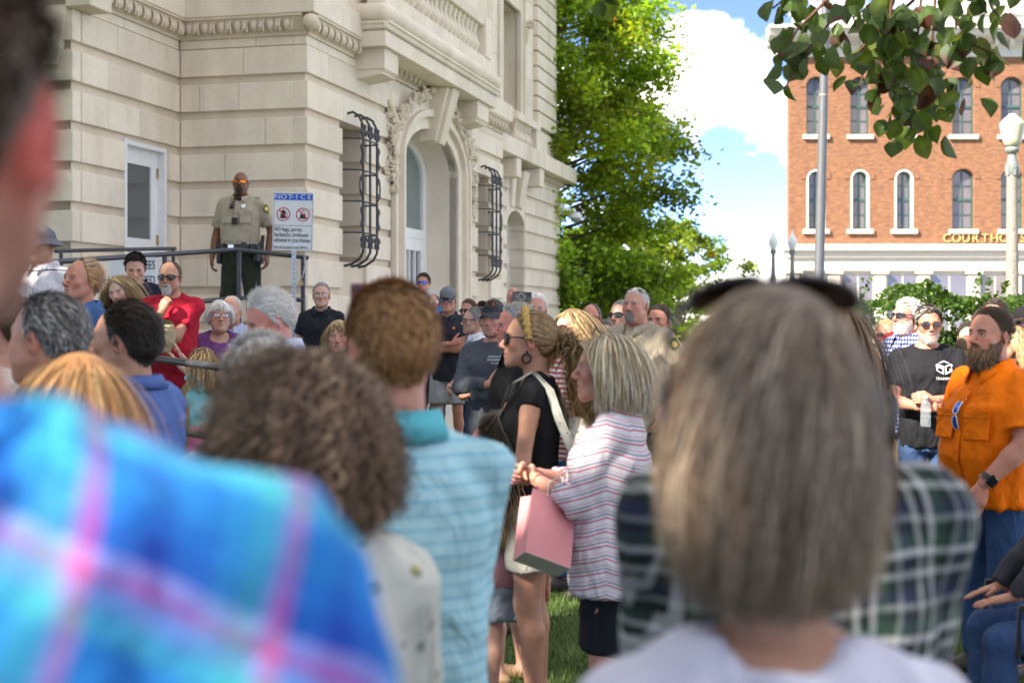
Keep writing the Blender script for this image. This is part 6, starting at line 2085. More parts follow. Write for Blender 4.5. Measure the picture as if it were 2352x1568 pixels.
    torso(F, 0.0); arm(F, 0, 0)
    legsf(F, 0.0)
    for s, hip, kn, an in LEGS:
        F.cone(an+Vector((0, -0.02, -0.01)), an+Vector((s*0.02, 0.16*S, -0.045*S)), 0.038*S, 0.028*S, 0.02)
    F.cone(tuple(nb), (0, 0.0, chin+0.02), 0.058*SW if not fem else 0.046*SW, 0.054*SW if not fem else 0.044*SW, 0.03)
    V, Q = F.mesh(); V = relax(V, Q, 1, 0.4)
    skin = np.array(SK[sp['skin']])*sp.get('tone', 1.0)
    parts = [(V, Q, np.tile(skin*skinmul*np.array((0.98, 0.95, 0.95)), (len(V), 1)))]
    hh = hand_h or (0.0058 if D < 9.5 else 0.0085)
    for s, sh, el, wr, hp, fd, bn in A_:
        hV, hQ = place_hand((0, 0, 0), fd, bn, s, hp, hh)
        hV = hV*(0.92 if fem else 1.0)*(S**0.7)+np.array(wr)
        parts.append((hV.astype(f32), hQ, np.tile(skin*skinmul*np.array((1.0, 0.90, 0.88)), (len(hV), 1))))
    # --- head
    hc = Vector((0, 0.018, chin+0.118*hs))                  # head centre in body space
    piv = Vector((0, -0.01, chin+0.03))
    hy, hpch, hr = head
    Rm = (Matrix.Rotation(rad(hy), 3, 'Z') @ Matrix.Rotation(rad(hpch), 3, 'X') @ Matrix.Rotation(rad(hr), 3, 'Y'))
    hc2 = piv+Rm @ (hc-piv)
    HM = Matrix.Translation(hc2) @ Rm.to_4x4() @ Matrix.Diagonal((hs, hs, hs, 1))
    nl = HM.inverted() @ Vector((nb[0], nb[1]+0.005, nb[2]-0.01))
    hV, hQ = head_mesh(sp, nl, 0.0070 if not sp.get('eyes', True) else 0.0043 if (detail >= 1 and D < 9) else 0.0052 if D < 12.5 else 0.0062)
    hC = head_colors(hV, sp)
    M3 = np.array(Rm)*hs
    parts.append(((hV@M3.T+np.array(hc2)).astype(f32), hQ, hC*skinmul))
    bV, bQ, bC = join_parts(parts)
    body = obj('body', np_mesh('body', bV, bQ, True, bC), M_SKIN, root)
    if ln:
        pass
    # eyes
    if sp.get('eyes', True):
        ic = {'blue': (0.10, 0.18, 0.26), 'brown': (0.05, 0.025, 0.012)}[sp.get('iris', 'brown')]
        for s in (-1, 1):
            vv = []; cc = []; nu, nv = 14, 12
            for j in range(nv+1):
                th = math.pi*j/nv
                for i in range(nu):
                    a = 2*math.pi*i/nu
                    vv.append((0.0121*math.sin(th)*math.cos(a), 0.0121*math.cos(th), 0.0121*math.sin(th)*math.sin(a)))
                    cc.append((0.008, 0.006, 0.006) if th < 0.24 else ic if th < 0.52 else (0.62, 0.56, 0.52))
            ff = [(j*nu+i, j*nu+(i+1) % nu, (j+1)*nu+(i+1) % nu, (j+1)*nu+i) for j in range(nv) for i in range(nu)]
            e = obj('eyeball', np_mesh('eyeball', np.array(vv), ff, True, np.array(cc)), M_EYE, root)
            e.matrix_local = HM @ Matrix.Translation((s*0.032, 0.0772, 0.002)) @ Matrix.Rotation(rad(sp.get('gaze', 0)), 4, 'Z')
    W3 = Matrix.Rotation(rad(yaw), 3, 'Z') @ Rm
    hb = hair_build(hV, hQ, sp, W3, seed, sp.get('dens', (0.9 if D < 8.5 else 0.6 if D < 12 else 0.35)*(1 if detail >= 1 else 0.7)))
    if hb is not None:
        o = obj('hair', np_mesh('hair', hb[0], hb[1], True, hb[2]), M_HAIR, root); o.matrix_local = HM
    if sp.get('beard'):
        bb = beard_build(hV, hQ, sp, W3, seed, 1.0 if detail >= 1 else 0.6)
        if bb is not None:
            o = obj('beard', np_mesh('beard', bb[0], bb[1], True, bb[2]), M_HAIR, root); o.matrix_local = HM
    if eyewear: glasses(root, HM, **eyewear)
    if hat: cap_hat(root, HM @ Matrix.Translation((0, 0, hat.get('dz', 0))), hat['mat'], hat.get('kind', 'cap'), hat.get('bill'))
    info = dict(root=root, HM=HM, nb=nb, shz=shz, sw=sw, S=S, SW=SW, H=H, arms=A_, hipz=hipz, chz=chz, wz=wz, sec=sec, hv=hv, ar=ar, legs=LEGS, yaw=yaw, chin=chin, seed=seed)
    # --- shirt
    if shirt:
        e = shirt.get('ease', 0.016)
        hem = shirt.get('hem', 0.47)*H
        F = Field((mnx-0.03, mny-0.03, hem-0.06), (mxx+0.03, mxy+0.03, max(nb[2]+0.09, mxz)), hv)
        hemx = shirt.get('flare', 0.0)
        torso(F, e, z0=hem)
        if hemx:
            A = np.array(sec); a, b, cy = (np.interp(hem, A[:, 0], A[:, i]) for i in (1, 2, 3)); a2, b2, cy2 = (np.interp(chz, A[:, 0], A[:, i]) for i in (1, 2, 3))
            F.loft([(hem, max(a, a2*0.98)+e+hemx, max(b, b2)+e+hemx, cy), (chz, a2+e, b2+e, cy2)], 0.04)
        sl = shirt.get('sleeve', 'short')
        if sl == 'short': arm(F, 0.002+0.5*e, shirt.get('sle', 0.012)+0.4*e, 0, shirt.get('slu', 0.66), 0.018, True)
        elif sl == 'long': arm(F, 0.006+0.6*e, 0.008+0.3*e, 0, 1.96, 0.02, True)
        elif sl == 'mid': arm(F, 0.008+0.5*e, 0.010, 0, 1.45, 0.02, True)
        elif sl == 'cap': arm(F, 0.006, 0.010, 0, 0.18, 0.02, True)
        nk = shirt.get('neck', 'crew'); n0 = tuple(nb); r0 = 0.062*SW if not fem else 0.054*SW
        if nk == 'crew': F.ell((0, nb[1]+0.012, nb[2]+0.022), (r0+0.014, r0+0.022, 0.034), 0.008, sub=True)
        elif nk == 'scoop': F.ell((0, nb[1]+0.05, nb[2]-0.005), (r0+0.030, r0+0.040, 0.075), 0.010, sub=True)
        elif nk == 'tight': F.ell((0, nb[1]+0.006, nb[2]+0.035), (r0+0.006, r0+0.012, 0.034), 0.006, sub=True)
        else:
            F.ell((0, nb[1]+0.010, nb[2]+0.025), (r0+0.010, r0+0.016, 0.034), 0.008, sub=True)
            dv = {'open': 0.13, 'collar': 0.085, 'v': 0.15, 'deep': 0.22}.get(nk, 0.08)
            F.cone((0, 0.085*SW, nb[2]+0.015), (0, 0.125*SW+0.03*fat, nb[2]-dv), 0.040 if nk != 'collar' else 0.026, 0.003, 0.006, sub=True)
        sV, sQ = F.mesh(); sV = relax(sV, sQ, 1, 0.4)
        n_ = vnormals(sV, sQ)
        fold = shirt.get('fold', 1.0)
        low = np.clip((chz-sV[:, 2])/0.25, 0, 1)
        dz = 0.009*fold*wob(sV*np.array((1, 1, 0.45)), seed+3, 26, 5)+0.009*fold*low*wob(sV*np.array((1, 1, 0.25)), seed+4, 48, 4)+0.006*fold*wob(sV*np.array((1, 1, 0.7)), seed+6, 64, 4)
        sV = (sV+n_*dz[:, None]).astype(f32)
        so = obj(shirt.get('name', 'shirt'), np_mesh('shirt', sV, sQ), shirt['mat'], root)
        info['shirt'] = so; info['sv'] = sV
        if nk in ('open', 'collar', 'deep') and shirt.get('collar', True):
            cm = collar_mesh(nb+np.array((0, 0.008, 0.012)), r0+0.022, shirt.get('cup', 0.034), 0.010, 0.042, gap=shirt.get('gap', 22), pad=0.004)
            obj('collar', cm, shirt.get('cmat', shirt['mat']), so)
        if shirt.get('placket'):
            ys = [(z, front_y(info, z)) for z in np.linspace(nb[2]-0.09, max(hem+0.02, 0), 12)]
            m = MB()
            for (za, ya), (zb, yb) in zip(ys[:-1], ys[1:]):
                m.add([(-0.017, ya+0.003, za), (0.017, ya+0.003, za), (0.017, yb+0.003, zb), (-0.017, yb+0.003, zb)], [(0, 1, 2, 3)], True)
            m.build('placket', shirt['mat'], so)
            for z, y in ys[::2]:
                b = MB(); b.ball((0, y+0.005, z), (0.006, 0.003, 0.006), 8, 5); b.build('button', shirt.get('bmat', M_WHITE), so)
    # --- trousers etc.
    if lg.get('mat'):
        kd = lg['kind']; e = lg.get('ease', 0.014)
        wst = lg.get('waist', min(0.585, (shirt.get('hem', 0.47)+0.012) if shirt else 0.585))*H
        F = Field((-0.36*max(1, SW), -0.30, -0.01), (0.36*max(1, SW), 0.30+0.1*fat+(0.55 if seat else 0), wst+0.05), max(hv, 0.018))
        torso(F, 0.006, z1=wst)
        if kd == 'pants': legsf(F, e, 1.97, e+lg.get('cuff', 0.022), 0.025, True)
        elif kd == 'shorts': legsf(F, e+0.008, lg.get('u', 0.85), e+0.026, 0.025, True)
        elif kd == 'skirt':
            A = np.array(sec); a, b, cy = (np.interp(hipz, A[:, 0], A[:, i]) for i in (1, 2, 3)); zb = lg.get('z', 0.30)*H
            F.loft([(zb, a+lg.get('fl', 0.0), b+lg.get('fl', 0.0)+0.01, cy), (hipz, a+0.014, b+0.014, cy), (wst, np.interp(wst, A[:, 0], A[:, 1])+0.012, np.interp(wst, A[:, 0], A[:, 2])+0.012, np.interp(wst, A[:, 0], A[:, 3]))], 0.02)
        tV, tQ = F.mesh(); tV = relax(tV, tQ, 1, 0.4); n_ = vnormals(tV, tQ)
        dz = 0.006*wob(tV*np.array((1, 1, 0.5)), seed+8, 24, 5)+0.004*wob(tV*np.array((0.6, 0.6, 1.4)), seed+9, 55, 4)
        tV = (tV+n_*dz[:, None]).astype(f32)
        to = obj({'pants': 'trousers', 'shorts': 'shorts', 'skirt': 'skirt'}[kd], np_mesh('trousers', tV, tQ), lg['mat'], root)
        info['trousers'] = to
    if shoe is not None:
        smat = plain('shoe_%02d%02d%02d' % tuple(int(c*99) for c in shoe), shoe, 0.6)
        for s, hip, kn, an in LEGS:
            F = Field((an.x-0.09, an.y-0.12, -0.012), (an.x+0.10, an.y+0.27, 0.13), 0.019)
            F.cone(an+Vector((0, -0.035, -0.02)), an+Vector((s*0.012, 0.05, -0.03)), 0.046*S, 0.048*S, 0.02)
            F.cone(an+Vector((s*0.005, 0.03, -0.035)), an+Vector((s*0.025, 0.175*S, 0.032-an.z)), 0.045*S, 0.036*S, 0.02)
            F.F = np.maximum(F.F, (f32(0.002)-F.ax[2])[None, None, :])
            sv, sq = F.mesh(); obj('shoe', np_mesh('shoe', sv, sq), smat, root)
    PEOPLE.append(info)
    return info

def front_y(info, z, x=0.0):
    """y of the shirt front at height z"""
    V = info['sv']; m = (np.abs(V[:, 2]-z) < 0.02) & (np.abs(V[:, 0]-x) < 0.03)
    if not m.any(): m = (np.abs(V[:, 2]-z) < 0.05) & (np.abs(V[:, 0]-x) < 0.06)
    return float(V[m, 1].max()) if m.any() else 0.15

def front_frame(info, x, z, off=0.004):
    """matrix that puts an x-z drawn decal on the chest at (x,z), facing outwards"""
    V = info['sv']; y = front_y(info, z, x)
    yl, yr = front_y(info, z, x-0.05), front_y(info, z, x+0.05); yt, yb = front_y(info, z+0.05, x), front_y(info, z-0.05, x)
    n = Vector((-(yr-yl)/0.10, 1.0, -(yt-yb)/0.10)).normalized()
    zz = Vector((0, 0, 1)); zz = (zz-n*zz.dot(n)).normalized(); xx = zz.cross(n) * -1
    M = Matrix((( -xx.x, zz.x, n.x, x), (-xx.y, zz.y, n.y, y+off), (-xx.z, zz.z, n.z, z), (0, 0, 0, 1)))
    # columns: text-x (to the viewer's right), text-y (up), text-z (outwards)
    tx = zz.cross(n)
    return Matrix(((tx.x, zz.x, n.x, x+n.x*off), (tx.y, zz.y, n.y, y+n.y*off), (tx.z, zz.z, n.z, z+n.z*off), (0, 0, 0, 1)))

# ================================================================== the crowd
jean = cloth(srgb(58, 82, 122), None, 0.9); navy = cloth((0.012, 0.016, 0.032)); khaki = cloth((0.34, 0.26, 0.16)); blackc = cloth((0.011, 0.011, 0.013)); charcoal = cloth((0.04, 0.045, 0.055))
PJ = dict(kind='pants', mat=jean); PN = dict(kind='pants', mat=navy); PK = dict(kind='pants', mat=khaki); PC = dict(kind='pants', mat=charcoal)
NOLEG = dict(kind='pants', mat=charcoal)
P = {}
# ---------------- nearest, out of focus
BLUE = (0.012, 0.14, 0.50); AQ = (0.06, 0.42, 0.52); PINK = (0.46, 0.07, 0.25); LAV = (0.32, 0.24, 0.55); DEEP = (0.01, 0.05, 0.32)
mad = cloth(BLUE, ('plaid2', 0.125, [(0, BLUE), (0.22, (0.03, 0.30, 0.62)), (0.36, AQ), (0.52, LAV), (0.58, PINK), (0.66, BLUE), (0.84, DEEP)], [(0, (0.02, 0.24, 0.60)), (0.28, AQ), (0.42, (0.20, 0.30, 0.62)), (0.54, PINK), (0.61, LAV), (0.70, DEEP), (0.86, BLUE)]))
P['plaid'] = person('man in bright blue and pink plaid shirt, blurred, nearest on the left', 0, 0, 0.86, -2, x=-0.367, ztop=1.885, sp=dict(skin='ruddy', hair=('short', 'brown', {'n': 2600, 'nape': 1.0}), blush=1.0, eyes=False, ear=1.12, earglow=1, neck=0.050, tone=0.72),
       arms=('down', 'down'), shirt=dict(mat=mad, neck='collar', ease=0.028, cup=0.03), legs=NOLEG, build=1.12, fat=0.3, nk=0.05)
P['greywoman'] = person('woman with grey bob and sunglasses on her head, seen from behind, nearest', 1780, 606, 1.42, -5, g=0, fem=True, sp=dict(skin='tan', hair=('bob', (0.15, 0.102, 0.070), {'mix': ((0.36, 0.28, 0.205), 0.28), 'end': -0.150, 'vol': 0.17, 'grav': 0.45, 'n': 9000, 'w': 0.0019, 'var': 0.32, 'th': 0.9, 'noise': 0.06, 'ex': 0.02, 'inward': 0.25, 'part': 0.03, 'curl': (0.006, 38), 'S': 10}), eyes=False),
       arms=('front', 'front'), shirt=dict(mat=cloth((0.60, 0.59, 0.70)), neck='scoop', ease=0.014), legs=NOLEG, hairpuff=0.03, build=1.0, nk=0.085)
P['curly'] = person('woman with dark brown curly hair, seen from behind', 697, 757, 2.08, 4, g=0, fem=True, sp=dict(skin='fair', hair=('curly', (0.125, 0.072, 0.042), {'n': 4600, 'w': 0.0029, 'S': 20, 'end': -0.115, 'vol': 0.30, 'up': 0.4, 'grav': 0.22, 'curl': (0.011, 150), 'noise': 0.10, 'ex': 0.0, 'fringe': True, 'th': 1.1, 'var': 0.5, 'mix': ((0.25, 0.16, 0.10), 0.35)}), eyes=False),
       arms=('front', 'front'), shirt=dict(mat=cloth((0.72, 0.72, 0.66), ('floral', 22, [(0.20, 0.24, 0.12), (0.35, 0.36, 0.42), (0.5, 0.45, 0.2)], 0.45)), ease=0.024), legs=NOLEG, hairpuff=0.045)
lb = (0.36, 0.60, 0.68)
P['polo'] = person('man in pale blue striped polo with sunlit brown hair, seen from behind', 905, 662, 2.75, 14, g=0, head=(10, 0, 0), sp=dict(skin='ruddy', hair=('short', (0.42, 0.215, 0.085), {'n': 7000, 'w': 0.0026, 'L': 1.2, 'mix': ((0.22, 0.115, 0.05), 0.4), 'th': 1.2}), blush=1.0, eyes=False),
       arms=(('front', {'t': (-0.04, 0.27, -0.28), 'p': (0.15, 0.1, -1)}), ('raise', {'t': (0.10, 0.36, 0.11), 'h': 'hold'})), shirt=dict(mat=cloth(lb, ('h', 0.026, [(0, lb), (0.72, (0.24, 0.50, 0.62))])), cmat=cloth((0.09, 0.42, 0.50)), neck='collar', ease=0.024, cup=0.045, slu=0.9), legs=PK, build=0.98, fat=0.3, nk=0.02)
DG = (0.012, 0.022, 0.020); WH = (0.55, 0.56, 0.58); GN = (0.03, 0.07, 0.05); NV = (0.02, 0.025, 0.06)
fl = [(0, DG), (0.16, WH), (0.24, GN), (0.40, DG), (0.55, (0.25, 0.27, 0.28)), (0.62, NV), (0.80, DG), (0.92, (0.40, 0.42, 0.42))]
P['flannel'] = person('man in dark green and white plaid shirt behind the grey haired woman', 1818, 575, 1.90, 0, g=0, head=(0, -50, 0), sp=dict(skin='fair', hair=('short', 'brown', {'n': 900}), eyes=False),
       arms=('front', 'front'), shirt=dict(mat=cloth(DG, ('plaid', 0.105, fl)), sleeve='long', neck='collar', ease=0.022, cup=0.02), legs=PJ, build=0.98, detail=0.8, nk=0.012)
P['strawberry'] = person('woman with strawberry blond hair, seen from behind, lower left', 185, 795, 3.0, 28, g=0, fem=True, sp=dict(skin='fair', hair=('bob', (0.42, 0.20, 0.075), {'mix': ((0.60, 0.37, 0.16), 0.35), 'end': -0.16, 'vol': 0.26, 'n': 6000, 'w': 0.0024, 'var': 0.25}), eyes=False),
       arms=('front', 'front'), shirt=dict(mat=cloth((0.10, 0.12, 0.2))), legs=NOLEG, hairpuff=0.025)
# ---------------- left group
P['greyside'] = person('man with short dark grey hair in profile, lower left', 118, 672, 3.9, 66, g=0, head=(4, 4, 0), sp=dict(skin='ruddy', hair=('short', 'dgrey', {'mix': ('silver', 0.3), 'L': 1.25, 'n': 6000, 'w': 0.0026}), nose=1.05, age=0.7, hfat=0.5), arms=('front', 'front'),
       shirt=dict(mat=navy, neck='collar', sleeve='long', name='jacket', ease=0.026), legs=NOLEG, hairpuff=0.012)
suit = cloth((0.075, 0.135, 0.36), None, 0.8, 0.35)
P['suit'] = person('dark haired man in blue suit jacket in profile', 296, 690, 4.6, 74, g=0, head=(6, 2, 0), sp=dict(skin='tan', hair=('side', (0.016, 0.011, 0.008), {'comb': (0, -1, -0.15), 'n': 6500, 'w': 0.0026, 'L': 1.1, 'up': 0.5}), nose=1.12, age=0.5, hfat=0.3), arms=('front', 'front'),
       shirt=dict(mat=suit, cmat=suit, neck='deep', sleeve='long', name='suit_jacket', ease=0.034, fold=1.2, gap=40, cup=0.03, hem=0.44), legs=PC, build=1.05, fat=0.2, hairpuff=0.014)
P['palewoman'] = person('woman in white lace blouse and gold necklace at the left edge', 2, 672, 4.8, 96, g=0, fem=True, sp=dict(skin='pink', hair=('bun', 'brown', {}), age=0.8), arms=('front', 'front'), shirt=dict(mat=cloth((0.66, 0.62, 0.57), None, 0.9, 0.9), neck='deep', collar=False, sleeve='mid'), legs=NOLEG, detail=0.8)
P['bucket'] = person('man in grey bucket hat and white polo shirt at the left', 100, 527, 10.3, 155, H=1.86, sp=dict(skin='tan', hair=('ring', 'silver'), age=0.8), eyewear=dict(kind='wire', lens=M_CLEAR, frame=M_WIRE), arms=('down', 'down'),
       shirt=dict(mat=cloth((0.62, 0.60, 0.64), ('h', 0.20, [(0, (0.62, 0.60, 0.64)), (0.96, (0.03, 0.03, 0.05))])), neck='open', ease=0.026), legs=PK, hat=dict(mat=cloth((0.13, 0.13, 0.15)), kind='bucket', dz=0.006))
haw = cloth((0.05, 0.11, 0.27), ('floral', 11, [(0.012, 0.016, 0.05), (0.012, 0.016, 0.05), (0.09, 0.17, 0.34)], 0.40))
P['hawaii'] = person('older man with swept back reddish blond hair in blue palm shirt', 188, 600, 8.2, 142, head=(6, 6, 0), sp=dict(skin='ruddy', hair=('side', (0.40, 0.22, 0.09), {'comb': (0, -1, 0.1), 'L': 1.25, 'n': 3600, 'th': 1.5, 'mix': ('silver', 0.18)}), recede=0.8, age=0.95, nose=1.12, brow='ginger', hfat=0.2), arms=('down', 'down'),
       shirt=dict(mat=haw, neck='open', placket=False, ease=0.024), legs=PK)
P['blonde'] = person('blonde woman with head tilted and long straight hair, left of the red shirt', 283, 632, 11.7, 172, H=1.66, fem=True, head=(2, -14, 13), sp=dict(skin='pale', hair=('long', 'blond', {'mix': ('light', 0.25), 'vol': 0.14, 'part': 0.02}), brow='light', iris='blue'), arms=('front', 'front'), shirt=dict(mat=navy), legs=PN)
P['lookdown'] = person('young dark haired man in navy jacket looking down', 312, 580, 12.0, 205, H=1.88, head=(-12, -22, 0), sp=dict(skin='fair', hair=('spiky', 'dark', {'L': 0.9, 'comb': (0.2, 0.6, -0.1), 'n': 2800, 'up': 0.6})), arms=('front', 'front'), shirt=dict(mat=navy, neck='collar', sleeve='long', name='jacket', ease=0.026), legs=PN)
redc = cloth((0.40, 0.012, 0.032))
P['red'] = person('man in red T shirt and dark sunglasses with hand on chin', 393, 602, 10.9, 172, head=(2, -3, 0), sp=dict(skin='tan', hair=('short', 'brown', {'L': 0.6, 'th': 0.6, 'n': 1800}), recede=1.0, beard=('goatee', 'silver', 0.7, 0.016), age=0.8, hfat=0.4), fat=0.75, build=1.06, arms=('chin', 'under'), eyewear=dict(kind='wrap'),
       shirt=dict(mat=redc, ease=0.022, hem=0.45), legs=PK)
P['girl'] = person('small girl in aqua T shirt reaching up with both arms', 462, 800, 10.5, 95, hs=0.88, fem=True, head=(-10, 12, 0), sp=dict(skin='pale', hair=('long', 'light', {'mix': ('blond', 0.4), 'end': -0.22, 'curl': (0.008, 60), 'vol': 0.25}), kid=True), arms=(('raise', {'t': (0.05, 0.28, 0.45)}), ('raise', {'t': (0.10, 0.34, 0.40)})),
       shirt=dict(mat=cloth((0.27, 0.62, 0.66)), ease=0.02, hem=0.44), legs=dict(kind='shorts', mat=cloth((0.62, 0.13, 0.28))), build=0.86)
purple = cloth((0.15, 0.055, 0.19), None, 0.85, 0.9)
P['purple'] = person('white haired woman with glasses in purple top', 503, 692, 11.3, 196, fem=True, fat=0.5, head=(3, 0, 0), sp=dict(skin='fair', hair=('bob', 'white', {'end': -0.055, 'fringe': True, 'vol': 0.24, 'noise': 0.10, 'ex': 0.0}), age=1.0, hfat=0.5, brow='grey', browk=0.4), eyewear=dict(kind='wire', lens=M_CLEAR, frame=M_WIRE), arms=('front', 'front'),
       shirt=dict(mat=purple, neck='scoop', sleeve='mid', ease=0.026), legs=PN)
P['bluecheck'] = person('older man in pale blue button shirt behind the purple top', 533, 682, 12.1, 176, sp=dict(skin='pink', hair=('ring', 'silver', {'n': 1400}), recede=0.6, age=0.9, hfat=0.3, brow='grey'), arms=('down', 'down'), shirt=dict(mat=cloth((0.40, 0.46, 0.62)), neck='collar', placket=True, ease=0.026), legs=PK)
P['whitebeard'] = person('white haired man looking down, in the middle of the crowd', 640, 666, 6.6, 112, head=(8, -24, 0), sp=dict(skin='red', hair=('side', 'white', {'comb': (0, -1, -0.1), 'L': 1.2, 'n': 6000, 'w': 0.0026, 'th': 1.5, 'curl': (0.003, 120)}), age=0.8, nose=1.1, brow='grey'), arms=('front', 'front'),
       shirt=dict(mat=cloth((0.45, 0.50, 0.62)), neck='collar', ease=0.026), legs=PK)
P['whitetop'] = person('white haired person in front of the man looking down, only the head top showing', 600, 778, 3.5, 20, g=0, sp=dict(skin='pink', hair=('short', 'white', {'L': 1.3, 'up': 2.0}), eyes=False), arms=('front', 'front'), shirt=dict(mat=cloth((0.4, 0.4, 0.45))), legs=NOLEG, detail=0.8)
P['darkpolo'] = person('man with rimless glasses in dark polo below the notice sign', 738, 652, 14.0, 180, head=(4, 5, 0), sp=dict(skin='fair', hair=('short', 'grey', {'L': 0.8, 'fade': True}), age=0.8, hfat=0.2, brow='grey'), eyewear=dict(kind='wire', lens=M_CLEAR, frame=M_WIRE), arms=('down', 'down'), shirt=dict(mat=cloth((0.016, 0.018, 0.026)), neck='open', ease=0.024, bmat=M_STEEL), legs=PN)
P['shortblond'] = person('short woman with blond fringe behind the curly head', 778, 738, 10.6, 182, fem=True, sp=dict(skin='pink', hair=('bob', 'blond', {'fringe': True, 'mix': ('light', 0.3), 'end': -0.09})), arms=('front', 'front'), shirt=dict(mat=navy), legs=PN, detail=0.7)
# ---------------- by the arched door
P['bluewrap'] = person('man in bright blue shirt and blue mirrored sunglasses by the arched door', 973, 629, 18.5, 168, H=1.78, sp=dict(skin='pink', hair=('side', 'brown', {'comb': (0.5, 0.5, 0), 'L': 0.8}), hfat=0.3), eyewear=dict(kind='wrap', lens=M_BLUE_L), arms=('down', 'down'), shirt=dict(mat=cloth((0.02, 0.22, 0.68))), legs=PN, detail=0.8)
P['greylady'] = person('woman with fluffy silver hair behind the man in the cap', 987, 668, 15.0, 205, fem=True, sp=dict(skin='pink', hair=('bob', 'silver', {'end': -0.06, 'vol': 0.26, 'noise': 0.12, 'ex': 0.0}), age=0.9), eyewear=dict(kind='wire', lens=M_CLEAR, frame=M_WIRE), arms=('front', 'front'), shirt=dict(mat=cloth((0.05, 0.35, 0.55))), legs=PN, detail=0.7)
ngrey = cloth((0.026, 0.028, 0.036))
P['navypolo'] = person('man in cap and sunglasses with crossed arms, navy polo and grey shorts', 1029, 664, 14.2, 172, sp=dict(skin='ruddy', hair=('ring', 'grey')), head=(2, 3, 0), eyewear=dict(kind='sun'), arms=('crossU', 'crossL'), shirt=dict(mat=ngrey, neck='open', ease=0.024, hem=0.46), legs=dict(kind='shorts', mat=cloth((0.36, 0.36, 0.37)), u=0.80),
       hat=dict(mat=cloth((0.16, 0.17, 0.19)), bill=cloth((0.10, 0.105, 0.12))), shoe=(0.5, 0.5, 0.5))
P['darkpeek'] = person('dark haired person in sunglasses half hidden behind the woman with a bun', 1078, 690, 15.6, 150, sp=dict(skin='ruddy', hair=('side', 'brown', {})), eyewear=dict(kind='wrap'), arms=('down', 'down'), shirt=dict(mat=cloth((0.03, 0.20, 0.25))), legs=PN, detail=0.7)
P['bun'] = person('woman with grey hair in a bun and white shirt, in profile', 1093, 707, 13.0, 104, fem=True, sp=dict(skin='fair', hair=('bun', 'grey', {'mix': ('dark', 0.25), 'tie': (0, -0.125, 0.01)}), age=0.8), eyewear=dict(kind='sun', lens=M_CLEAR), arms=('front', 'down'), shirt=dict(mat=cloth((0.62, 0.62, 0.68)), sleeve='mid', neck='collar', ease=0.03), legs=PJ)
capc = cloth((0.05, 0.058, 0.072))
P['longsleeve'] = person('young man in dark cap and slate long sleeve shirt with crossed arms', 1134, 696, 9.8, 152, head=(6, 2, 0), sp=dict(skin='pink', hair=('buzz', 'brown'), beard=('full', 'brown', 0.35), hfat=0.2), arms=('crossU', 'crossL'), shirt=dict(mat=cloth((0.065, 0.075, 0.092)), sleeve='long', ease=0.020, hem=0.43), legs=PK,
       hat=dict(mat=capc), build=1.06)
P['blackpolo'] = person('man with spiky silver hair in black polo behind the headband woman', 1193, 700, 7.6, 100, sp=dict(skin='red', hair=('spiky', 'silver', {'L': 0.75}), age=0.9, hfat=0.4), arms=('front', 'front'), shirt=dict(mat=blackc, neck='open', ease=0.024), legs=PK, fat=0.5)
P['phoner'] = person('white haired person holding up a phone in the crowd', 1232, 676, 11.6, 178, sp=dict(skin='pink', hair=('short', 'white')), arms=(('phone', {'t': (0.20, 0.30, 0.235), 'h': 'hold'}), 'front'), shirt=dict(mat=cloth((0.3, 0.3, 0.36))), legs=PN, detail=0.7)
P['headband'] = person('woman with woven headband, big sunglasses, ponytail and black sleeveless top', 1222, 712, 6.0, 84, g=0, fem=True, head=(4, 4, 0), sp=dict(skin='tan', tone=1.12, hair=('pony', (0.22, 0.125, 0.06), {'mix': ('blond', 0.35), 'tie': (0, -0.125, 0.005), 'len': 0.46, 'n2': 3200, 'tipcol': 'blond', 'curl': (0.016, 55), 'n': 4200, 'w': 0.0022}), nose=1.0, blush=0.8),
       eyewear=dict(kind='big', frame=M_BLACKPL), arms=('front', ('down', {'t': (0.20, 0.22, -0.46), 'p': (0.3, -1, -0.2), 'h': 'relax', 'f': (-0.3, 0.8, -0.6)})), shirt=dict(mat=blackc, sleeve='cap', neck='scoop', ease=0.014, hem=0.525, fold=0.7),
       legs=dict(kind='shorts', mat=cloth((0.5, 0.47, 0.42), ('diag', 0.02, [(0, (0.55, 0.52, 0.47)), (0.7, (0.25, 0.24, 0.23))], 'absx', 9.0)), u=0.62, waist=0.60), shoe=(0.30, 0.17, 0.08), hairpuff=0.012)
st = [(0, (0.66, 0.64, 0.70)), (0.30, (0.52, 0.04, 0.10)), (0.40, (0.66, 0.64, 0.70)), (0.58, (0.22, 0.22, 0.32)), (0.68, (0.66, 0.64, 0.70)), (0.86, (0.60, 0.25, 0.32)), (0.92, (0.66, 0.64, 0.70))]
P['striped'] = person('woman with blond bob in red, white and grey striped shirt holding a gift bag', 1402, 760, 5.1, 82, g=0, fem=True, fat=0.35, head=(6, 2, 0), sp=dict(skin='pink', tone=0.92, hair=('bob', (0.36, 0.27, 0.16), {'mix': ((0.62, 0.54, 0.40), 0.42), 'end': -0.115, 'vol': 0.26, 'n': 7000, 'w': 0.0022, 'var': 0.45, 'up': 0.25, 'fringe': False, 'part': 0.03}), age=0.7),
       arms=(('clasp', {'t': (0.01, 0.30, -0.19)}), ('clasp', {'t': (0.045, 0.27, -0.205), 'p': (0.9, -0.9, -1)})), shirt=dict(mat=cloth((0.66, 0.64, 0.70), ('diag', 0.046, st, 'absy', 0.30)), sleeve='mid', neck='scoop', ease=0.024, hem=0.435, flare=0.035), legs=dict(kind='skirt', mat=cloth((0.012, 0.013, 0.02)), z=0.30), shoe=(0.05, 0.04, 0.04), hairpuff=0.02)
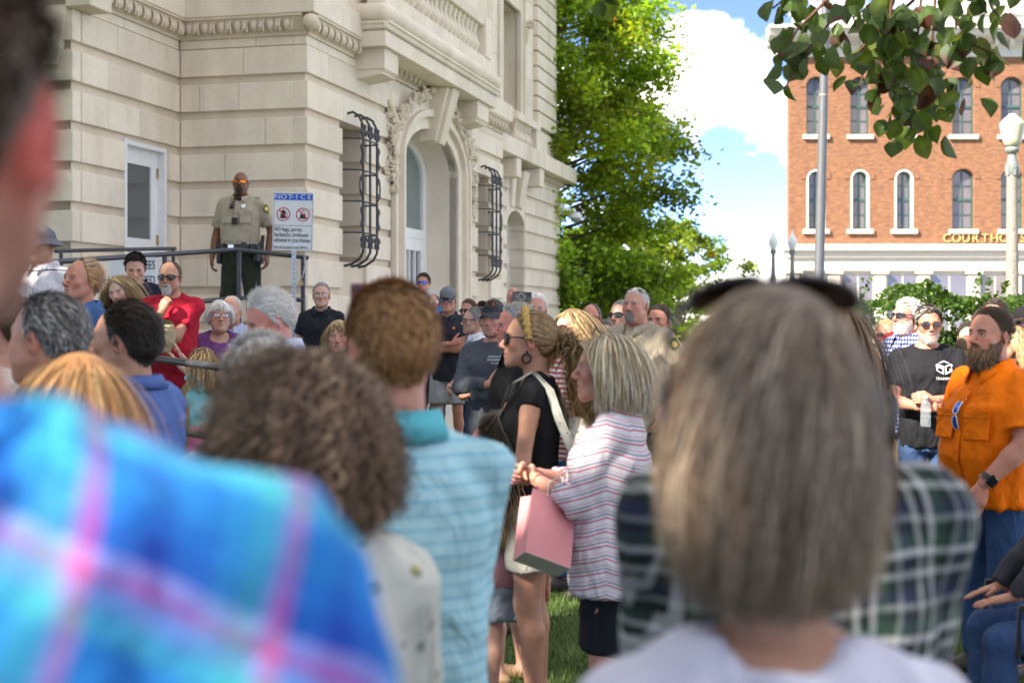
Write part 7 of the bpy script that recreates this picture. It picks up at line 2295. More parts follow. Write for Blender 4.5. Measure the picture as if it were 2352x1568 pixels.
P['boy'] = person('dark haired boy beside the woman with the headband', 1163, 948, 6.5, 55, g=0, hs=0.90, head=(10, -14, 0), sp=dict(skin='fair', hair=('side', (0.045, 0.027, 0.017), {'L': 1.3, 'comb': (0.1, 0.2, -0.4), 'th': 1.4, 'n': 3000})), arms=('front', 'front'), shirt=dict(mat=cloth((0.02, 0.025, 0.05))), legs=dict(kind='shorts', mat=cloth((0.012, 0.02, 0.07))), build=0.86, shoe=(0.25, 0.15, 0.08))
P['littlegirl'] = person('girl with long wavy light brown hair in pink top, seen from behind', 1172, 1018, 6.05, 14, g=0, hs=0.88, fem=True, sp=dict(skin='fair', hair=('long', 'light', {'mix': ('blond', 0.3), 'end': -0.34, 'curl': (0.012, 70), 'vol': 0.3, 'n': 4500, 'w': 0.0024, 'var': 0.4}), eyes=False), arms=('down', 'down'), shirt=dict(mat=cloth((0.45, 0.22, 0.25)), hem=0.47), legs=dict(kind='shorts', mat=cloth((0.22, 0.27, 0.33)), u=0.72), build=0.80, shoe=(0.25, 0.15, 0.08))
P['longblond'] = person('woman with long blond hair and brown sunglasses behind the striped shirt', 1318, 712, 8.6, 128, fem=True, sp=dict(skin='pink', hair=('long', 'light', {'mix': ('blond', 0.5), 'vol': 0.2, 'end': -0.30, 'n': 2600}), hfat=0.2), eyewear=dict(kind='big', frame=M_TORT, lens=M_BROWN_L), arms=('front', 'front'),
       shirt=dict(mat=cloth((0.6, 0.5, 0.5), ('h', 0.03, [(0, (0.6, 0.55, 0.58)), (0.5, (0.35, 0.08, 0.08))])), neck='scoop'), legs=PJ)
P['pinkman'] = person('sunburnt man in dark sunglasses with white goatee and receding hair', 1360, 700, 12.6, 158, sp=dict(skin='red', hair=('short', 'dgrey', {'L': 0.6, 'th': 0.6}), recede=1.0, beard=('goatee', 'white', 0.8, 0.012), hfat=0.6, blush=1.0), eyewear=dict(kind='wrap'), arms=('down', 'down'), shirt=dict(mat=cloth((0.2, 0.05, 0.06))), legs=PN, fat=0.4)
P['glasses2'] = person('person with dark hair and round glasses peeking over the blond bob', 1388, 738, 13.4, 172, fem=True, sp=dict(skin='fair', hair=('side', 'dgrey', {})), eyewear=dict(kind='wire', lens=M_CLEAR), arms=('front', 'front'), shirt=dict(mat=charcoal), legs=PN, detail=0.7)
P['oldpeek'] = person('grey haired person partly hidden beside the second officer', 1412, 726, 14.2, 170, sp=dict(skin='fair', hair=('short', 'grey'), age=0.9), eyewear=dict(kind='wire', lens=M_CLEAR), arms=('front', 'front'), shirt=dict(mat=cloth((0.3, 0.3, 0.3))), legs=PN, detail=0.7)
P['sidekick'] = person('man in dark wraparound sunglasses right behind the second officer', 1430, 690, 11.4, 140, sp=dict(skin='fair', hair=('buzz', 'grey'), hfat=0.3), eyewear=dict(kind='wrap'), arms=('front', 'front'), shirt=dict(mat=cloth((0.25, 0.2, 0.16))), legs=PN, detail=0.8)
tan_u = cloth((0.37, 0.315, 0.235), None, 0.85, 0.7)
P['officer2'] = person('grey haired officer with goatee in tan uniform among the crowd', 1463, 664, 10.0, 142, head=(4, 3, 0), sp=dict(skin='pink', tone=0.92, hair=('buzz', 'silver', {'n': 2200}), beard=('goatee', 'grey', 0.55, 0.008), hfat=0.85, age=0.7, w=1.04, blush=0.9), fat=0.7, build=1.14, arms=('hip', 'hip'), shirt=dict(mat=tan_u, neck='collar', ease=0.024, placket=True, bmat=M_BRASS), legs=dict(kind='pants', mat=cloth((0.03, 0.033, 0.022))))
P['behind2'] = person('dark haired man at the right shoulder of the second officer', 1516, 702, 10.8, 150, sp=dict(skin='ruddy', hair=('short', 'dark', {})), arms=('front', 'front'), shirt=dict(mat=cloth((0.2, 0.16, 0.12))), legs=PN, detail=0.7)
P['creamtop'] = person('woman with long light brown hair in cream top behind the grey haired woman', 1922, 700, 4.7, 8, g=0, fem=True, sp=dict(skin='fair', hair=('long', 'light', {'vol': 0.25, 'end': -0.24}), eyes=False), arms=('front', 'down'), shirt=dict(mat=cloth((0.55, 0.50, 0.42)), sleeve='long', ease=0.02), legs=PK, detail=0.8)
# ---------------- right group
P['praywoman'] = person('blond woman in sunglasses holding a red card', 2036, 736, 11.0, 158, fem=True, sp=dict(skin='pink', hair=('bun', 'blond', {'mix': ('light', 0.4)})), eyewear=dict(kind='sun', frame=M_TORT, lens=M_BROWN_L), arms=(('phone', {'t': (0.10, 0.32, -0.02), 'h': 'hold'}), 'front'), shirt=dict(mat=cloth((0.35, 0.37, 0.22)), neck='scoop'), legs=PN)
ging = cloth((0.62, 0.62, 0.68), ('check', 0.030, (0.16, 0.20, 0.52)))
P['gingham'] = person('grey haired man in sunglasses and blue gingham shirt by the hedge', 2086, 690, 10.2, 112, head=(4, 4, 0), sp=dict(skin='red', hair=('spiky', 'silver', {'L': 0.9}), beard=('full', 'white', 0.45, 0.008), age=0.8, hfat=0.6, nose=1.1), fat=0.7, build=1.1, eyewear=dict(kind='wrap'), arms=('down', 'down'), shirt=dict(mat=ging, neck='open', placket=True, ease=0.028, sleeve='long'), legs=PK)
P['training'] = person('man in black T shirt with white logo holding a water bottle', 2131, 706, 9.4, 166, head=(8, 0, 0), sp=dict(skin='ruddy', hair=('side', (0.075, 0.05, 0.035), {'comb': (0.6, 0.2, 0), 'L': 0.8, 'mix': ('silver', 0.22), 'n': 3800, 'fade': True}), beard=('full', 'silver', 0.42, 0.006), age=0.7), eyewear=dict(kind='rect', frame=M_TORT, lens=M_LENS), arms=(('hold', {'t': (0.045, 0.28, -0.32)}), ('hold', {'t': (0.015, 0.30, -0.27)})),
       shirt=dict(mat=cloth((0.012, 0.012, 0.016)), ease=0.020, hem=0.47), legs=PJ, build=1.06)
orange = cloth((0.88, 0.175, 0.0), None, 0.7, 0.75)
P['orange'] = person('bearded man in bright orange shirt with hand in jeans pocket', 2276, 704, 6.6, 116, g=0, head=(6, 3, 0), sp=dict(skin='ruddy', hair=('spiky', (0.075, 0.045, 0.028), {'comb': (0, -0.9, 0.2), 'L': 0.8, 'n': 4200, 'up': 0.8, 'fade': True, 'w': 0.003}), beard=('full', (0.085, 0.048, 0.026), 0.95, 0.042, 'light'), hfat=0.8, w=1.03, nose=1.05, recede=0.2), fat=0.7, build=1.03,
       arms=('pocket', ('pocket', {'t': (0.17, 0.22, -0.47)})), shirt=dict(mat=orange, neck='open', placket=True, ease=0.026, hem=0.475, flare=0.01, bmat=orange, slu=0.80, sle=0.022), legs=dict(kind='pants', mat=cloth(srgb(52, 78, 118), None, 0.9, 0.8), cuff=0.01), hairpuff=0.02)
P['behindorange'] = person('dark haired man standing behind the orange shirt by the hedge', 2287, 690, 10.0, 140, sp=dict(skin='pink', hair=('short', 'dark', {})), arms=('down', 'down'), shirt=dict(mat=charcoal), legs=PN, detail=0.8)
P['darkwoman'] = person('dark haired woman half hidden left of the orange shirt', 2225, 742, 11.0, 170, fem=True, sp=dict(skin='fair', hair=('bun', 'dark', {})), arms=('front', 'front'), shirt=dict(mat=cloth((0.6, 0.6, 0.6))), legs=PN, detail=0.7)
P['strawhat'] = person('short person in brown straw hat half hidden by the orange shirt', 2222, 778, 9.6, 160, fem=True, sp=dict(skin='fair', hair=('bob', 'brown', {})), arms=('front', 'front'), shirt=dict(mat=cloth((0.5, 0.5, 0.55))), legs=PN, detail=0.7, hat=dict(mat=cloth((0.16, 0.11, 0.07), None, 0.9, 0.3, 90), kind='straw'))
P['wavyblond'] = person('woman with wavy blond hair in black and white patterned dress at the right edge', 2328, 752, 7.7, 118, fem=True, sp=dict(skin='tan', hair=('long', 'blond', {'mix': ('ash', 0.5), 'curl': (0.010, 60), 'vol': 0.25, 'end': -0.20, 'n': 2400})), arms=('front', 'front'),
       shirt=dict(mat=cloth((0.03, 0.04, 0.07), ('floral', 20, [(0.6, 0.6, 0.6), (0.4, 0.05, 0.05), (0.1, 0.25, 0.5)], 0.42)), neck='scoop', name='dress'), legs=dict(kind='skirt', mat=cloth((0.03, 0.04, 0.07), ('floral', 12, [(0.5, 0.5, 0.52), (0.5, 0.04, 0.03), (0.1, 0.28, 0.5)], 0.42)), z=0.30, fl=0.03))
P['capbeard'] = person('man in dark cap and glasses with white moustache at the right edge', 2352, 712, 10.2, 178, head=(0, 8, 0), sp=dict(skin='red', hair=('ring', 'white'), beard=('goatee', 'white', 0.7, 0.012), age=0.9), eyewear=dict(kind='wire', lens=M_CLEAR), arms=('down', 'down'), shirt=dict(mat=cloth((0.4, 0.05, 0.06))), legs=PN, hat=dict(mat=blackc), detail=0.8)
# ---------------- the officer on the landing
gtrou = cloth((0.026, 0.031, 0.019), None, 0.85, 0.7)
P['officer'] = person('bald officer in tan uniform and orange sunglasses standing on the ramp landing', 553, 397, 15.3, 174, H=1.86, head=(8, 6, 0), sp=dict(skin='brown', hair=('bald', 'black'), beard=('goatee', 'black', 0.85, 0.006), hfat=0.5, w=0.98, blush=0.15, neck=0.062, tone=1.3), eyewear=dict(kind='wrap', lens=M_ORANGE_L), fat=0.45, build=1.06,
       arms=(('down', {'t': (0.265, 0.05, -0.55)}), ('down', {'t': (0.255, 0.0, -0.53), 'p': (0.8, -1, 0)})), shirt=dict(mat=tan_u, neck='collar', placket=True, ease=0.020, hem=0.555, bmat=M_BRASS, slu=0.78, sle=0.018), legs=dict(kind='pants', mat=gtrou, waist=0.575, stance=0.04, ease=0.024))

# ================================================================== railings, signs
def rail_thing(name, label, runs, posts, r=0.024, drop=None):
    p0 = runs[0][0]; base = at(*p0)
    root = empty(name, (base.x, base.y, 0), 0, label, 'railing', 'ramp handrails')
    o = Vector((base.x, base.y, 0))
    for run in runs:
        m = MB(); pts = [at(*p)-o for p in run]
        m.tube(pts, r, 12); 
        for p in pts[1:-1]: m.ball(p, r*1.02, 12, 8)
        for p in (pts[0], pts[-1]): m.ball(p, r*1.0, 12, 8)
        m.build('rail', M_RAIL, root)
    for (px, py, D, zb) in posts:
        t = at(px, py, D)-o; m = MB(); m.tube([t, (t.x, t.y, zb)], r*0.98, 12); m.build('post', M_RAIL, root)
    return root
rail_thing('handrail', 'dark pipe handrail in front of the officer on the ramp landing',
           [[(60, 606, 11.6), (107, 603, 11.8), (320, 588, 13.2), (545, 573.5, 14.75), (705, 592, 15.1)], [(60, 730, 11.6), (300, 703, 13.0), (440, 695, 14.0), (549, 684, 14.74), (692, 689, 15.06)]],
           [(549, 575, 14.75, 1.40), (696, 592, 15.08, 1.40), (378, 586, 13.6, 1.05), (349, 588, 13.35, 1.05), (137, 602, 12.0, 0.5)])
rail_thing('handrail', 'upper pipe handrail with peeling paint by the side door', [[(128, 577, 14.2), (200, 575, 14.6), (402, 571, 15.9)]], [(140, 577, 14.25, 1.1), (398, 572, 15.85, 1.40)], 0.02)
rail_thing('handrail', 'lower dark pipe handrail in front of the small girl', [[(150, 793, 10.6), (360, 824, 9.7), (520, 845, 9.1), (660, 862, 8.7)], [(150, 935, 10.6), (360, 980, 9.7), (520, 1010, 9.1), (660, 1035, 8.7)]], [(180, 798, 10.5, 0.2), (640, 860, 8.75, 0.1)], 0.026)

M_SIGNW = plain('sign_white', (0.66, 0.68, 0.70), 0.4, 0.03, 8)
M_SBLUE = plain('sign_blue', (0.01, 0.10, 0.52), 0.4, 0.05); M_SRED = plain('sign_red', (0.52, 0.015, 0.025), 0.4, 0.05); M_INK = plain('sign_ink', (0.012, 0.012, 0.014), 0.5, 0.05)
def sign():
    D = 14.95; k = D/FP
    c = at(673, 508.5, D)
    root = empty('notice_sign', (c.x, D, 1.40), 0, 'white notice sign forbidding bags on a perforated steel post', 'sign')
    W, Hh = 93*k/2, 134*k/2
    tilt = Matrix.Translation((0, 0, c.z-1.40)) @ Matrix.Rotation(rad(1.2), 4, 'Y')
    b = bpy.data.objects.new('board', None)
    m = MB()
    r = 0.03
    poly = []
    for cx, cz, a0 in ((W-r, Hh-r, 0), (-W+r, Hh-r, 90), (-W+r, -Hh+r, 180), (W-r, -Hh+r, 270)):
        for i in range(5):
            a = rad(a0+i*22.5); poly.append((cx+r*math.cos(a), cz+r*math.sin(a)))
    m.prism(poly, 'y', 0.0, 0.004, tilt); board = m.build('board', M_SIGNW, root)
    def flat(x0, x1, z0, z1, mat, name='print', y=-0.002):
        q = MB(); q.box((x0, y, z0), (x1, 0.0, z1), tilt); q.build(name, mat, board)
    flat(-W+0.012, W-0.012, Hh-0.085, Hh-0.02, M_SBLUE, 'blue_band')
    flat(-W+0.012, W-0.012, -0.048, -0.044, M_INK, 'rule')
    bw = 0.003
    for a in ((-W+0.01, W-0.01, Hh-0.018, Hh-0.015), (-W+0.01, W-0.01, -Hh+0.015, -Hh+0.018), (-W+0.01, -W+0.013, -Hh+0.015, Hh-0.015), (W-0.013, W-0.01, -Hh+0.015, Hh-0.015)): flat(*a, M_INK, 'border', -0.0012)
    def txt(s, size, x, z, mat, align='LEFT', xs=1.0):
        me = text_mesh(s, size, 0.0008, align, xs); me.materials.append(mat)
        o = obj('lettering', me, None, board); o.matrix_local = tilt @ Matrix.Translation((x, -0.004, z)) @ Matrix.Rotation(rad(90), 4, 'X')
    for i, ch in enumerate('NOTICE'): txt(ch, 0.070, -W+0.045+i*(2*W-0.09)/5, Hh-0.052, M_SIGNW, 'CENTER', 1.2)
    for i, s in enumerate(('NO bags, purses,', 'backpacks, briefcases', 'allowed in courthouse')): txt(s, 0.064, -W+0.020, -0.085-i*0.057, M_INK, 'LEFT', 0.66)
    txt('Rules do not apply to court officers.', 0.033, -W+0.02, -Hh+0.035, M_INK, 'LEFT', 0.72)
    # prohibition roundels
    for sx, kind in ((-1, 'pack'), (1, 'bag')):
        cx, cz, R = sx*W*0.48, 0.072, 0.072
        m = MB()
        if kind == 'pack':
            m.box((cx-0.026, -0.0018, cz-0.045), (cx+0.022, 0, cz+0.022), tilt); m.prism([(cx+0.024*math.cos(a)-0.002, cz+0.02+0.026*math.sin(a)) for a in np.linspace(0, math.pi, 9)], 'y', -0.0018, 0, tilt)
            m.box((cx-0.035, -0.0016, cz-0.04), (cx-0.029, 0, cz-0.005), tilt); m.tube([tilt @ Vector((cx+0.024, -0.001, cz+0.03)), tilt @ Vector((cx+0.04, -0.001, cz)), tilt @ Vector((cx+0.036, -0.001, cz-0.035))], 0.003, 5)
        else:
            m.prism([(cx-0.026, cz+0.005), (cx+0.026, cz+0.005), (cx+0.036, cz-0.045), (cx-0.036, cz-0.045)], 'y', -0.0018, 0, tilt)
            m.tube([tilt @ Vector((cx+0.014*math.cos(a), -0.001, cz+0.005+0.045*math.sin(a))) for a in np.linspace(0, math.pi, 11)], 0.0028, 5)
        m.build('pictogram', M_INK, board)
        m = MB(); n = 32
        vs = []; 
        for i in range(n):
            a = 2*math.pi*i/n; vs += [(cx+R*math.cos(a), -0.0035, cz+R*math.sin(a)), (cx+(R-0.010)*math.cos(a), -0.0035, cz+(R-0.010)*math.sin(a))]
        m.add(vs, [(2*i, 2*((i+1) % n), 2*((i+1) % n)+1, 2*i+1) for i in range(n)], False, tilt)
        m.prism([(cx-R*0.66-0.004, cz+R*0.66-0.004), (cx-R*0.66+0.004, cz+R*0.66+0.004), (cx+R*0.66+0.004, cz-R*0.66+0.004), (cx+R*0.66-0.004, cz-R*0.66-0.004)], 'y', -0.0038, -0.002, tilt)
        m.build('prohibition_ring', M_SRED, board)
    # post
    zt = c.z-1.40-Hh+0.06
    m = MB(); m.box((-0.022+0.006, 0.006, -0.02), (0.022+0.006, 0.03, zt)); po = m.build('post', M_STEEL, root)
    z = 0.05
    while z < zt-0.05:
        h = MB(); h.lathe([(0.006, 0), (0.0, 0.001)], 8, Matrix.Translation((0.006, 0.0045, z)) @ Matrix.Rotation(rad(90), 4, 'X')); h.build('hole', M_INK, po); z += 0.05
    for dz in (Hh-0.05, -Hh+0.075):
        h = MB(); h.ball((0, -0.004, c.z-1.40+dz), (0.008, 0.004, 0.008), 8, 6); h.build('bolt', M_STEEL, root)
sign()
def chain():
    a, b = at(700, 587, 15.03), at(676, 655, 14.92)
    root = empty('chain', (b.x, b.y, b.z), 0, 'steel chain with brass padlock hanging from the handrail end', 'chain')
    pts = [a-b, at(701, 610, 15.0)-b, at(696, 632, 14.97)-b, at(690, 640, 14.95)-b, Vector((0.02, -0.01, 0)), at(670, 650, 14.93)-b]
    d = 0; i = 0
    for j in range(len(pts)-1):
        v = pts[j+1]-pts[j]; n = max(1, int(v.length/0.026))
        for q in range(n):
            p = pts[j]+v*(q+0.5)/n; t = v.normalized()
            u = t.cross(Vector((0, 1, 0))).normalized() if i % 2 == 0 else Vector((0, 1, 0)); i += 1
            m = MB(); m.tube([p+t*0.017*math.cos(x)+u*0.009*math.sin(x) for x in np.linspace(0, 6.2832, 11)], 0.003, 5, False); m.build('chain_link', M_STEEL, root)
    m = MB(); l = at(691, 652, 14.9)-b; m.box((l.x-0.022, l.y-0.01, l.z-0.02), (l.x+0.022, l.y+0.01, l.z+0.02), c=0.004); m.tube([(l.x+0.014*math.cos(x), l.y, l.z+0.02+0.022*math.sin(x)) for x in np.linspace(0, 3.1416, 9)], 0.004, 6); m.build('padlock', M_BRASS, root)
chain()
def entrance_sign():
    D = 13.25; k = D/FP
    c = at(305, 631, D); W, Hh = 55*k, 40*k
    root = empty('entrance_sign', (c.x, D, c.z), rad(-4), 'white handicapped entrance sign fixed to the ramp handrail', 'sign')
    m = MB(); m.box((-W, 0, -Hh), (W, 0.006, Hh), c=0.001); b = m.build('board', M_SIGNW, root)
    for s, z in (('EES', 0.085), ('HANDICAPPED', -0.055)):
        me = text_mesh(s, 0.115, 0.001, 'RIGHT', 0.62); me.materials.append(M_INK); obj('lettering', me, None, b, (W-0.008, -0.003, z), (rad(90), 0, 0))
entrance_sign()

# ================================================================== things carried and worn details
def world(info): return Matrix.Translation(info['root'].location) @ Matrix.Rotation(rad(info['yaw']), 4, 'Z')
def hand_pos(info, side, ahead=0.09):
    s, sh, el, wr, hp, fd, bn = [a for a in info['arms'] if a[0] == side][0]
    return world(info) @ (Vector(wr)+Vector(fd).normalized()*ahead)
def part(info, mb, name, mat, parent=None, M=None):
    o = mb.build(name, mat, parent or info['root'])
    if M is not None: o.matrix_local = M
    return o
M_LEATH = plain('black_leather', (0.012, 0.012, 0.013), 0.4, 0.2)
M_SILV = plain('silver_badge', (0.62, 0.64, 0.68), 0.25, 0.1, 30, 0.0, Metallic=0.8)
M_GOLD = plain('gold_badge', (0.60, 0.42, 0.12), 0.3, 0.1, 30, 0.0, Metallic=0.7)
def star(mb, R, r, n=6, d=0.004):
    poly = [((R if i % 2 == 0 else r)*math.sin(math.pi*i/n), (R if i % 2 == 0 else r)*math.cos(math.pi*i/n)) for i in range(2*n)]
    mb.prism(poly, 'z', 0, d); mb.lathe([(r*0.55, d), (r*0.5, d+0.002), (0, d+0.002)], 12)
def uniform(info, badge):
    so = info['shirt']; zc = info['chz']; S = info['S']
    bx = 0.085*info['SW']
    m = MB(); star(m, 0.034, 0.018); part(info, m, 'badge', badge, so, front_frame(info, -bx*0.75, zc+0.085*S, 0.003))
    m = MB(); m.box((-0.035, -0.006, 0), (0.035, 0.006, 0.003)); part(info, m, 'name_plate', M_GOLD, so, front_frame(info, bx, zc+0.065*S, 0.003))
    for s in (-1, 1):
        M = front_frame(info, s*bx*1.08, zc-0.02*S, 0.001)
        m = MB(); m.box((-0.058, -0.075, -0.004), (0.058, 0.055, 0.005), c=0.003); m.box((-0.012, -0.074, 0.003), (0.012, 0.02, 0.009), c=0.002); part(info, m, 'pocket', tan_u, so, M)
        m = MB(); m.prism([(-0.062, 0.058), (0.062, 0.058), (0.062, 0.024), (0.02, 0.018), (0, 0.006), (-0.02, 0.018), (-0.062, 0.024)], 'z', -0.004, 0.010); part(info, m, 'pocket_flap', tan_u, so, M)
        m = MB(); m.box((-0.025, -0.075, -0.003), (0.025, 0.065, 0.008), c=0.003)
        o = part(info, m, 'epaulette', tan_u, so); o.location = (s*(info['sw']-0.055), -0.012, info['shz']+0.052*S); o.rotation_euler = (0, rad(s*26), rad(90))
    # sleeve patch on the picture-right arm
    s, sh, el, *_ = info['arms'][1]
    mid = sh+(el-sh)*0.22
    out = Vector((s*0.85, 0.55, 0.25)).normalized(); up = (sh-el).normalized(); up = (up-out*up.dot(out)).normalized(); tx = up.cross(out)
    M = Matrix(((tx.x, up.x, out.x, 0), (tx.y, up.y, out.y, 0), (tx.z, up.z, out.z, 0), (0, 0, 0, 1))); M.translation = mid+out*(info['ar']*1.1+0.020)
    m = MB(); m.prism([(-0.036, 0.04), (0, 0.055), (0.036, 0.04), (0.04, -0.02), (0.0, -0.055), (-0.04, -0.02)], 'z', -0.006, 0.003); p = part(info, m, 'sleeve_patch', plain('patch_green', (0.05, 0.09, 0.03), 0.8), so, M)
    m = MB(); m.lathe([(0.022, 0.0035), (0.016, 0.0045), (0, 0.0045)], 14); m.tube([(-0.034, 0.036, 0.003), (0, 0.050, 0.003), (0.034, 0.036, 0.003), (0.037, -0.02, 0.003), (0, -0.05, 0.003), (-0.037, -0.02, 0.003), (-0.034, 0.036, 0.003)], 0.003, 5); part(info, m, 'patch_emblem', M_GOLD, p)
    return so
def officer_gear():
    I = P['officer']; uniform(I, M_SILV)
    r = I['root']; z = 0.565*I['H']
    A = np.array(I['sec']); a, b, cy = (float(np.interp(z, A[:, 0], A[:, i])) for i in (1, 2, 3)); a += 0.030; b += 0.030
    m = MB(); n = 36; vs = []
    for i in range(n):
        t = 2*math.pi*i/n; ca, sa = math.cos(t), math.sin(t)
        q = (abs(ca)**2.3+abs(sa)**2.3)**(-1/2.3)
        for dz, dr in ((-0.028, 0), (-0.028, 0.006), (0.028, 0.006), (0.028, 0)): vs.append(((a+dr)*ca*q, cy+(b+dr)*sa*q, z+dz))
    m.add(vs, [(4*i+k, 4*((i+1) % n)+k, 4*((i+1) % n)+(k+1) % 4, 4*i+(k+1) % 4) for i in range(n) for k in range(4)], False)
    belt_o = m.build('duty_belt', M_LEATH, r)
    def bl(deg, dz, sx, sy, sz, name, mat=M_LEATH):
        t = rad(deg); ca, sa = math.cos(t), math.sin(t); q = (abs(ca)**2.3+abs(sa)**2.3)**(-1/2.3)
        mm = MB(); mm.box((-sx, -0.01, -sz), (sx, sy, sz), c=0.006); o = mm.build(name, mat, belt_o)
        o.location = ((a+0.004)*ca*q, cy+(b+0.004)*sa*q, z+dz); o.rotation_euler = (0, 0, math.atan2(b*ca, -a*sa)+math.pi if False else math.atan2(sa/b, ca/a)-math.pi/2)
    bl(112, -0.01, 0.03, 0.035, 0.06, 'magazine_pouch'); bl(75, 0.0, 0.034, 0.006, 0.03, 'buckle', M_SILV)
    bl(135, -0.02, 0.034, 0.04, 0.055, 'cuff_pouch'); bl(52, -0.015, 0.025, 0.035, 0.055, 'pouch'); bl(150, -0.06, 0.03, 0.05, 0.09, 'taser_holster')
    # holstered pistol on picture-left hip, radio on the right
    for s, nm in ((1, 'holster'), (-1, 'radio')):
        mm = MB()
        mm.box((s*(a+0.012)-0.022, cy-0.06, z-0.17), (s*(a+0.012)+0.028, cy+0.05, z+0.03), c=0.008)
        mm.tube([(s*(a+0.02), cy+0.01, z+0.02), (s*(a+0.02), cy-0.05, z+0.13)], [0.026, 0.02], 8); mm.build(nm, M_LEATH, belt_o)
    so = I['shirt']
    m = MB(); m.box((-0.028, -0.036, 0), (0.028, 0.036, 0.028), c=0.006); m.box((-0.034, -0.036, 0.008), (0.034, -0.02, 0.022)); m.box((-0.034, 0.02, 0.008), (0.034, 0.036, 0.022)); part(I, m, 'body_camera', M_LEATH, so, front_frame(I, 0.006, I['chz']-0.075, 0.002))
    m = MB(); m.box((-0.026, -0.036, 0), (0.026, 0.03, 0.032), c=0.012); m.lathe([(0.016, 0.032), (0.012, 0.036), (0, 0.036)], 10); part(I, m, 'radio_microphone', M_BLACKPL, so, front_frame(I, 0.05, I['nb'][2]-0.10, 0.0))
    m = MB(); y0 = front_y(I, I['nb'][2]-0.05, 0.03); m.tube([(0.05, y0+0.02, I['nb'][2]-0.08), (0.045, y0-0.01, I['nb'][2]+0.02), (0.06, 0.03, I['nb'][2]+0.06)], 0.004, 6); m.build('cord', M_BLACKPL, so)
    m = MB(); m.ball((0, 0.045, I['nb'][2]-0.012), (0.05, 0.05, 0.045), 12, 8); m.build('undershirt', M_LEATH, so)
officer_gear()
uniform(P['officer2'], M_GOLD)
glasses(P['officer2']['root'], P['officer2']['HM'] @ Matrix.Translation((0, -0.055, 0.05)) @ Matrix.Rotation(rad(28), 4, 'X'), 'rect', M_WIRE, M_LENS)
glasses(P['longsleeve']['root'], P['longsleeve']['HM'] @ Matrix.Translation((0, 0.004, 0.072)) @ Matrix.Rotation(rad(16), 4, 'X') @ Matrix.Scale(1.12, 4), 'sun', M_TORT, M_BROWN_L)
glasses(P['greywoman']['root'], P['greywoman']['HM'] @ Matrix.Translation((0, -0.050, -0.002)) @ Matrix.Rotation(rad(62), 4, 'X') @ Matrix.Scale(1.34, 4), 'sun', M_BLACKPL, M_BROWN_L)
glasses(P['striped']['root'], P['striped']['HM'] @ Matrix.Translation((0, -0.055, 0.075)) @ Matrix.Rotation(rad(30), 4, 'X') @ Matrix.Scale(1.15, 4), 'wire', M_WIRE, M_CLEAR)
glasses(P['orange']['shirt'], front_frame(P['orange'], 0.012, P['orange']['nb'][2]-0.21, 0.0) @ Matrix(((0, 0, 1, 0), (1, 0, 0, 0), (0, 1, 0, 0), (0, 0, 0, 1))) @ Matrix.Translation((0, -0.088, 0)), 'wrap', plain('white_plastic', (0.7, 0.72, 0.76), 0.3), M_BLUE_L)

# shirt prints
def printed(info, s, size, x, z, mat, xs=0.9, align='CENTER'):
    me = text_mesh(s, size, 0.0006, align, xs); me.materials.append(mat)
    o = obj('shirt_print', me, None, info['shirt']); o.matrix_local = front_frame(info, x, z, 0.012); return o
M_PRW = plain('white_print', (0.62, 0.63, 0.64), 0.7, 0.05)
I = P['training']; zx = I['chz']+0.03
m = MB()
# faceted B / C cube mark with a chevron roof
def bar(poly): m.prism(poly, 'z', 0, 0.0008)
bar([(-0.052, 0.020), (-0.004, 0.000), (-0.004, 0.010), (-0.043, 0.027)]); bar([(-0.052, 0.020), (-0.043, 0.027), (-0.040, -0.022), (-0.049, -0.022)])
bar([(-0.043, 0.002), (-0.006, -0.014), (-0.006, -0.005), (-0.043, 0.011)]); bar([(-0.049, -0.022), (-0.040, -0.022), (-0.004, -0.040), (-0.004, -0.050)])
bar([(-0.012, 0.004), (-0.004, 0.000), (-0.004, -0.046), (-0.012, -0.040)]); bar([(0.004, 0.000), (0.052, 0.020), (0.043, 0.027), (0.004, 0.010)])
bar([(0.004, 0.000), (0.013, 0.004), (0.013, -0.042), (0.004, -0.050)]); bar([(0.004, -0.050), (0.050, -0.026), (0.046, -0.016), (0.004, -0.038)]); bar([(0.044, 0.024), (0.053, 0.020), (0.050, 0.004), (0.042, 0.006)]); bar([(0.030, -0.012), (0.049, -0.003), (0.049, -0.026), (0.041, -0.020)])
bar([(-0.026, 0.028), (0.0, 0.040), (0.0, 0.048), (-0.034, 0.032)]); bar([(0.026, 0.028), (0.0, 0.040), (0.0, 0.048), (0.034, 0.032)])
o = m.build('shirt_logo', M_PRW, I['shirt']); o.matrix_local = front_frame(I, -0.095, zx+0.02, 0.012)
printed(I, 'TRAINING', 0.026, -0.095, zx-0.048, M_PRW)
I = P['longsleeve']
for i, s in enumerate(('AMERICANS FOR', 'PROSPERITY', 'ACTION')): printed(I, s, (0.016, 0.022, 0.016)[i], -0.09, I['chz']+0.075-0.021*i, M_PRW)
I = P['red']
printed(I, 'CITY', 0.035, -0.06, I['wz']+0.10, M_PRW)
I = P['navypolo']; m = MB(); m.lathe([(0.014, 0), (0.010, 0.001), (0, 0.001)], 10); o = m.build('shirt_logo', plain('orange_print', (0.75, 0.16, 0.03), 0.7), I['shirt']); o.matrix_local = front_frame(I, -0.085, I['chz']+0.05, 0.012)
printed(I, 'xx', 0.02, -0.105, I['chz']+0.05, M_PRW) if False else None

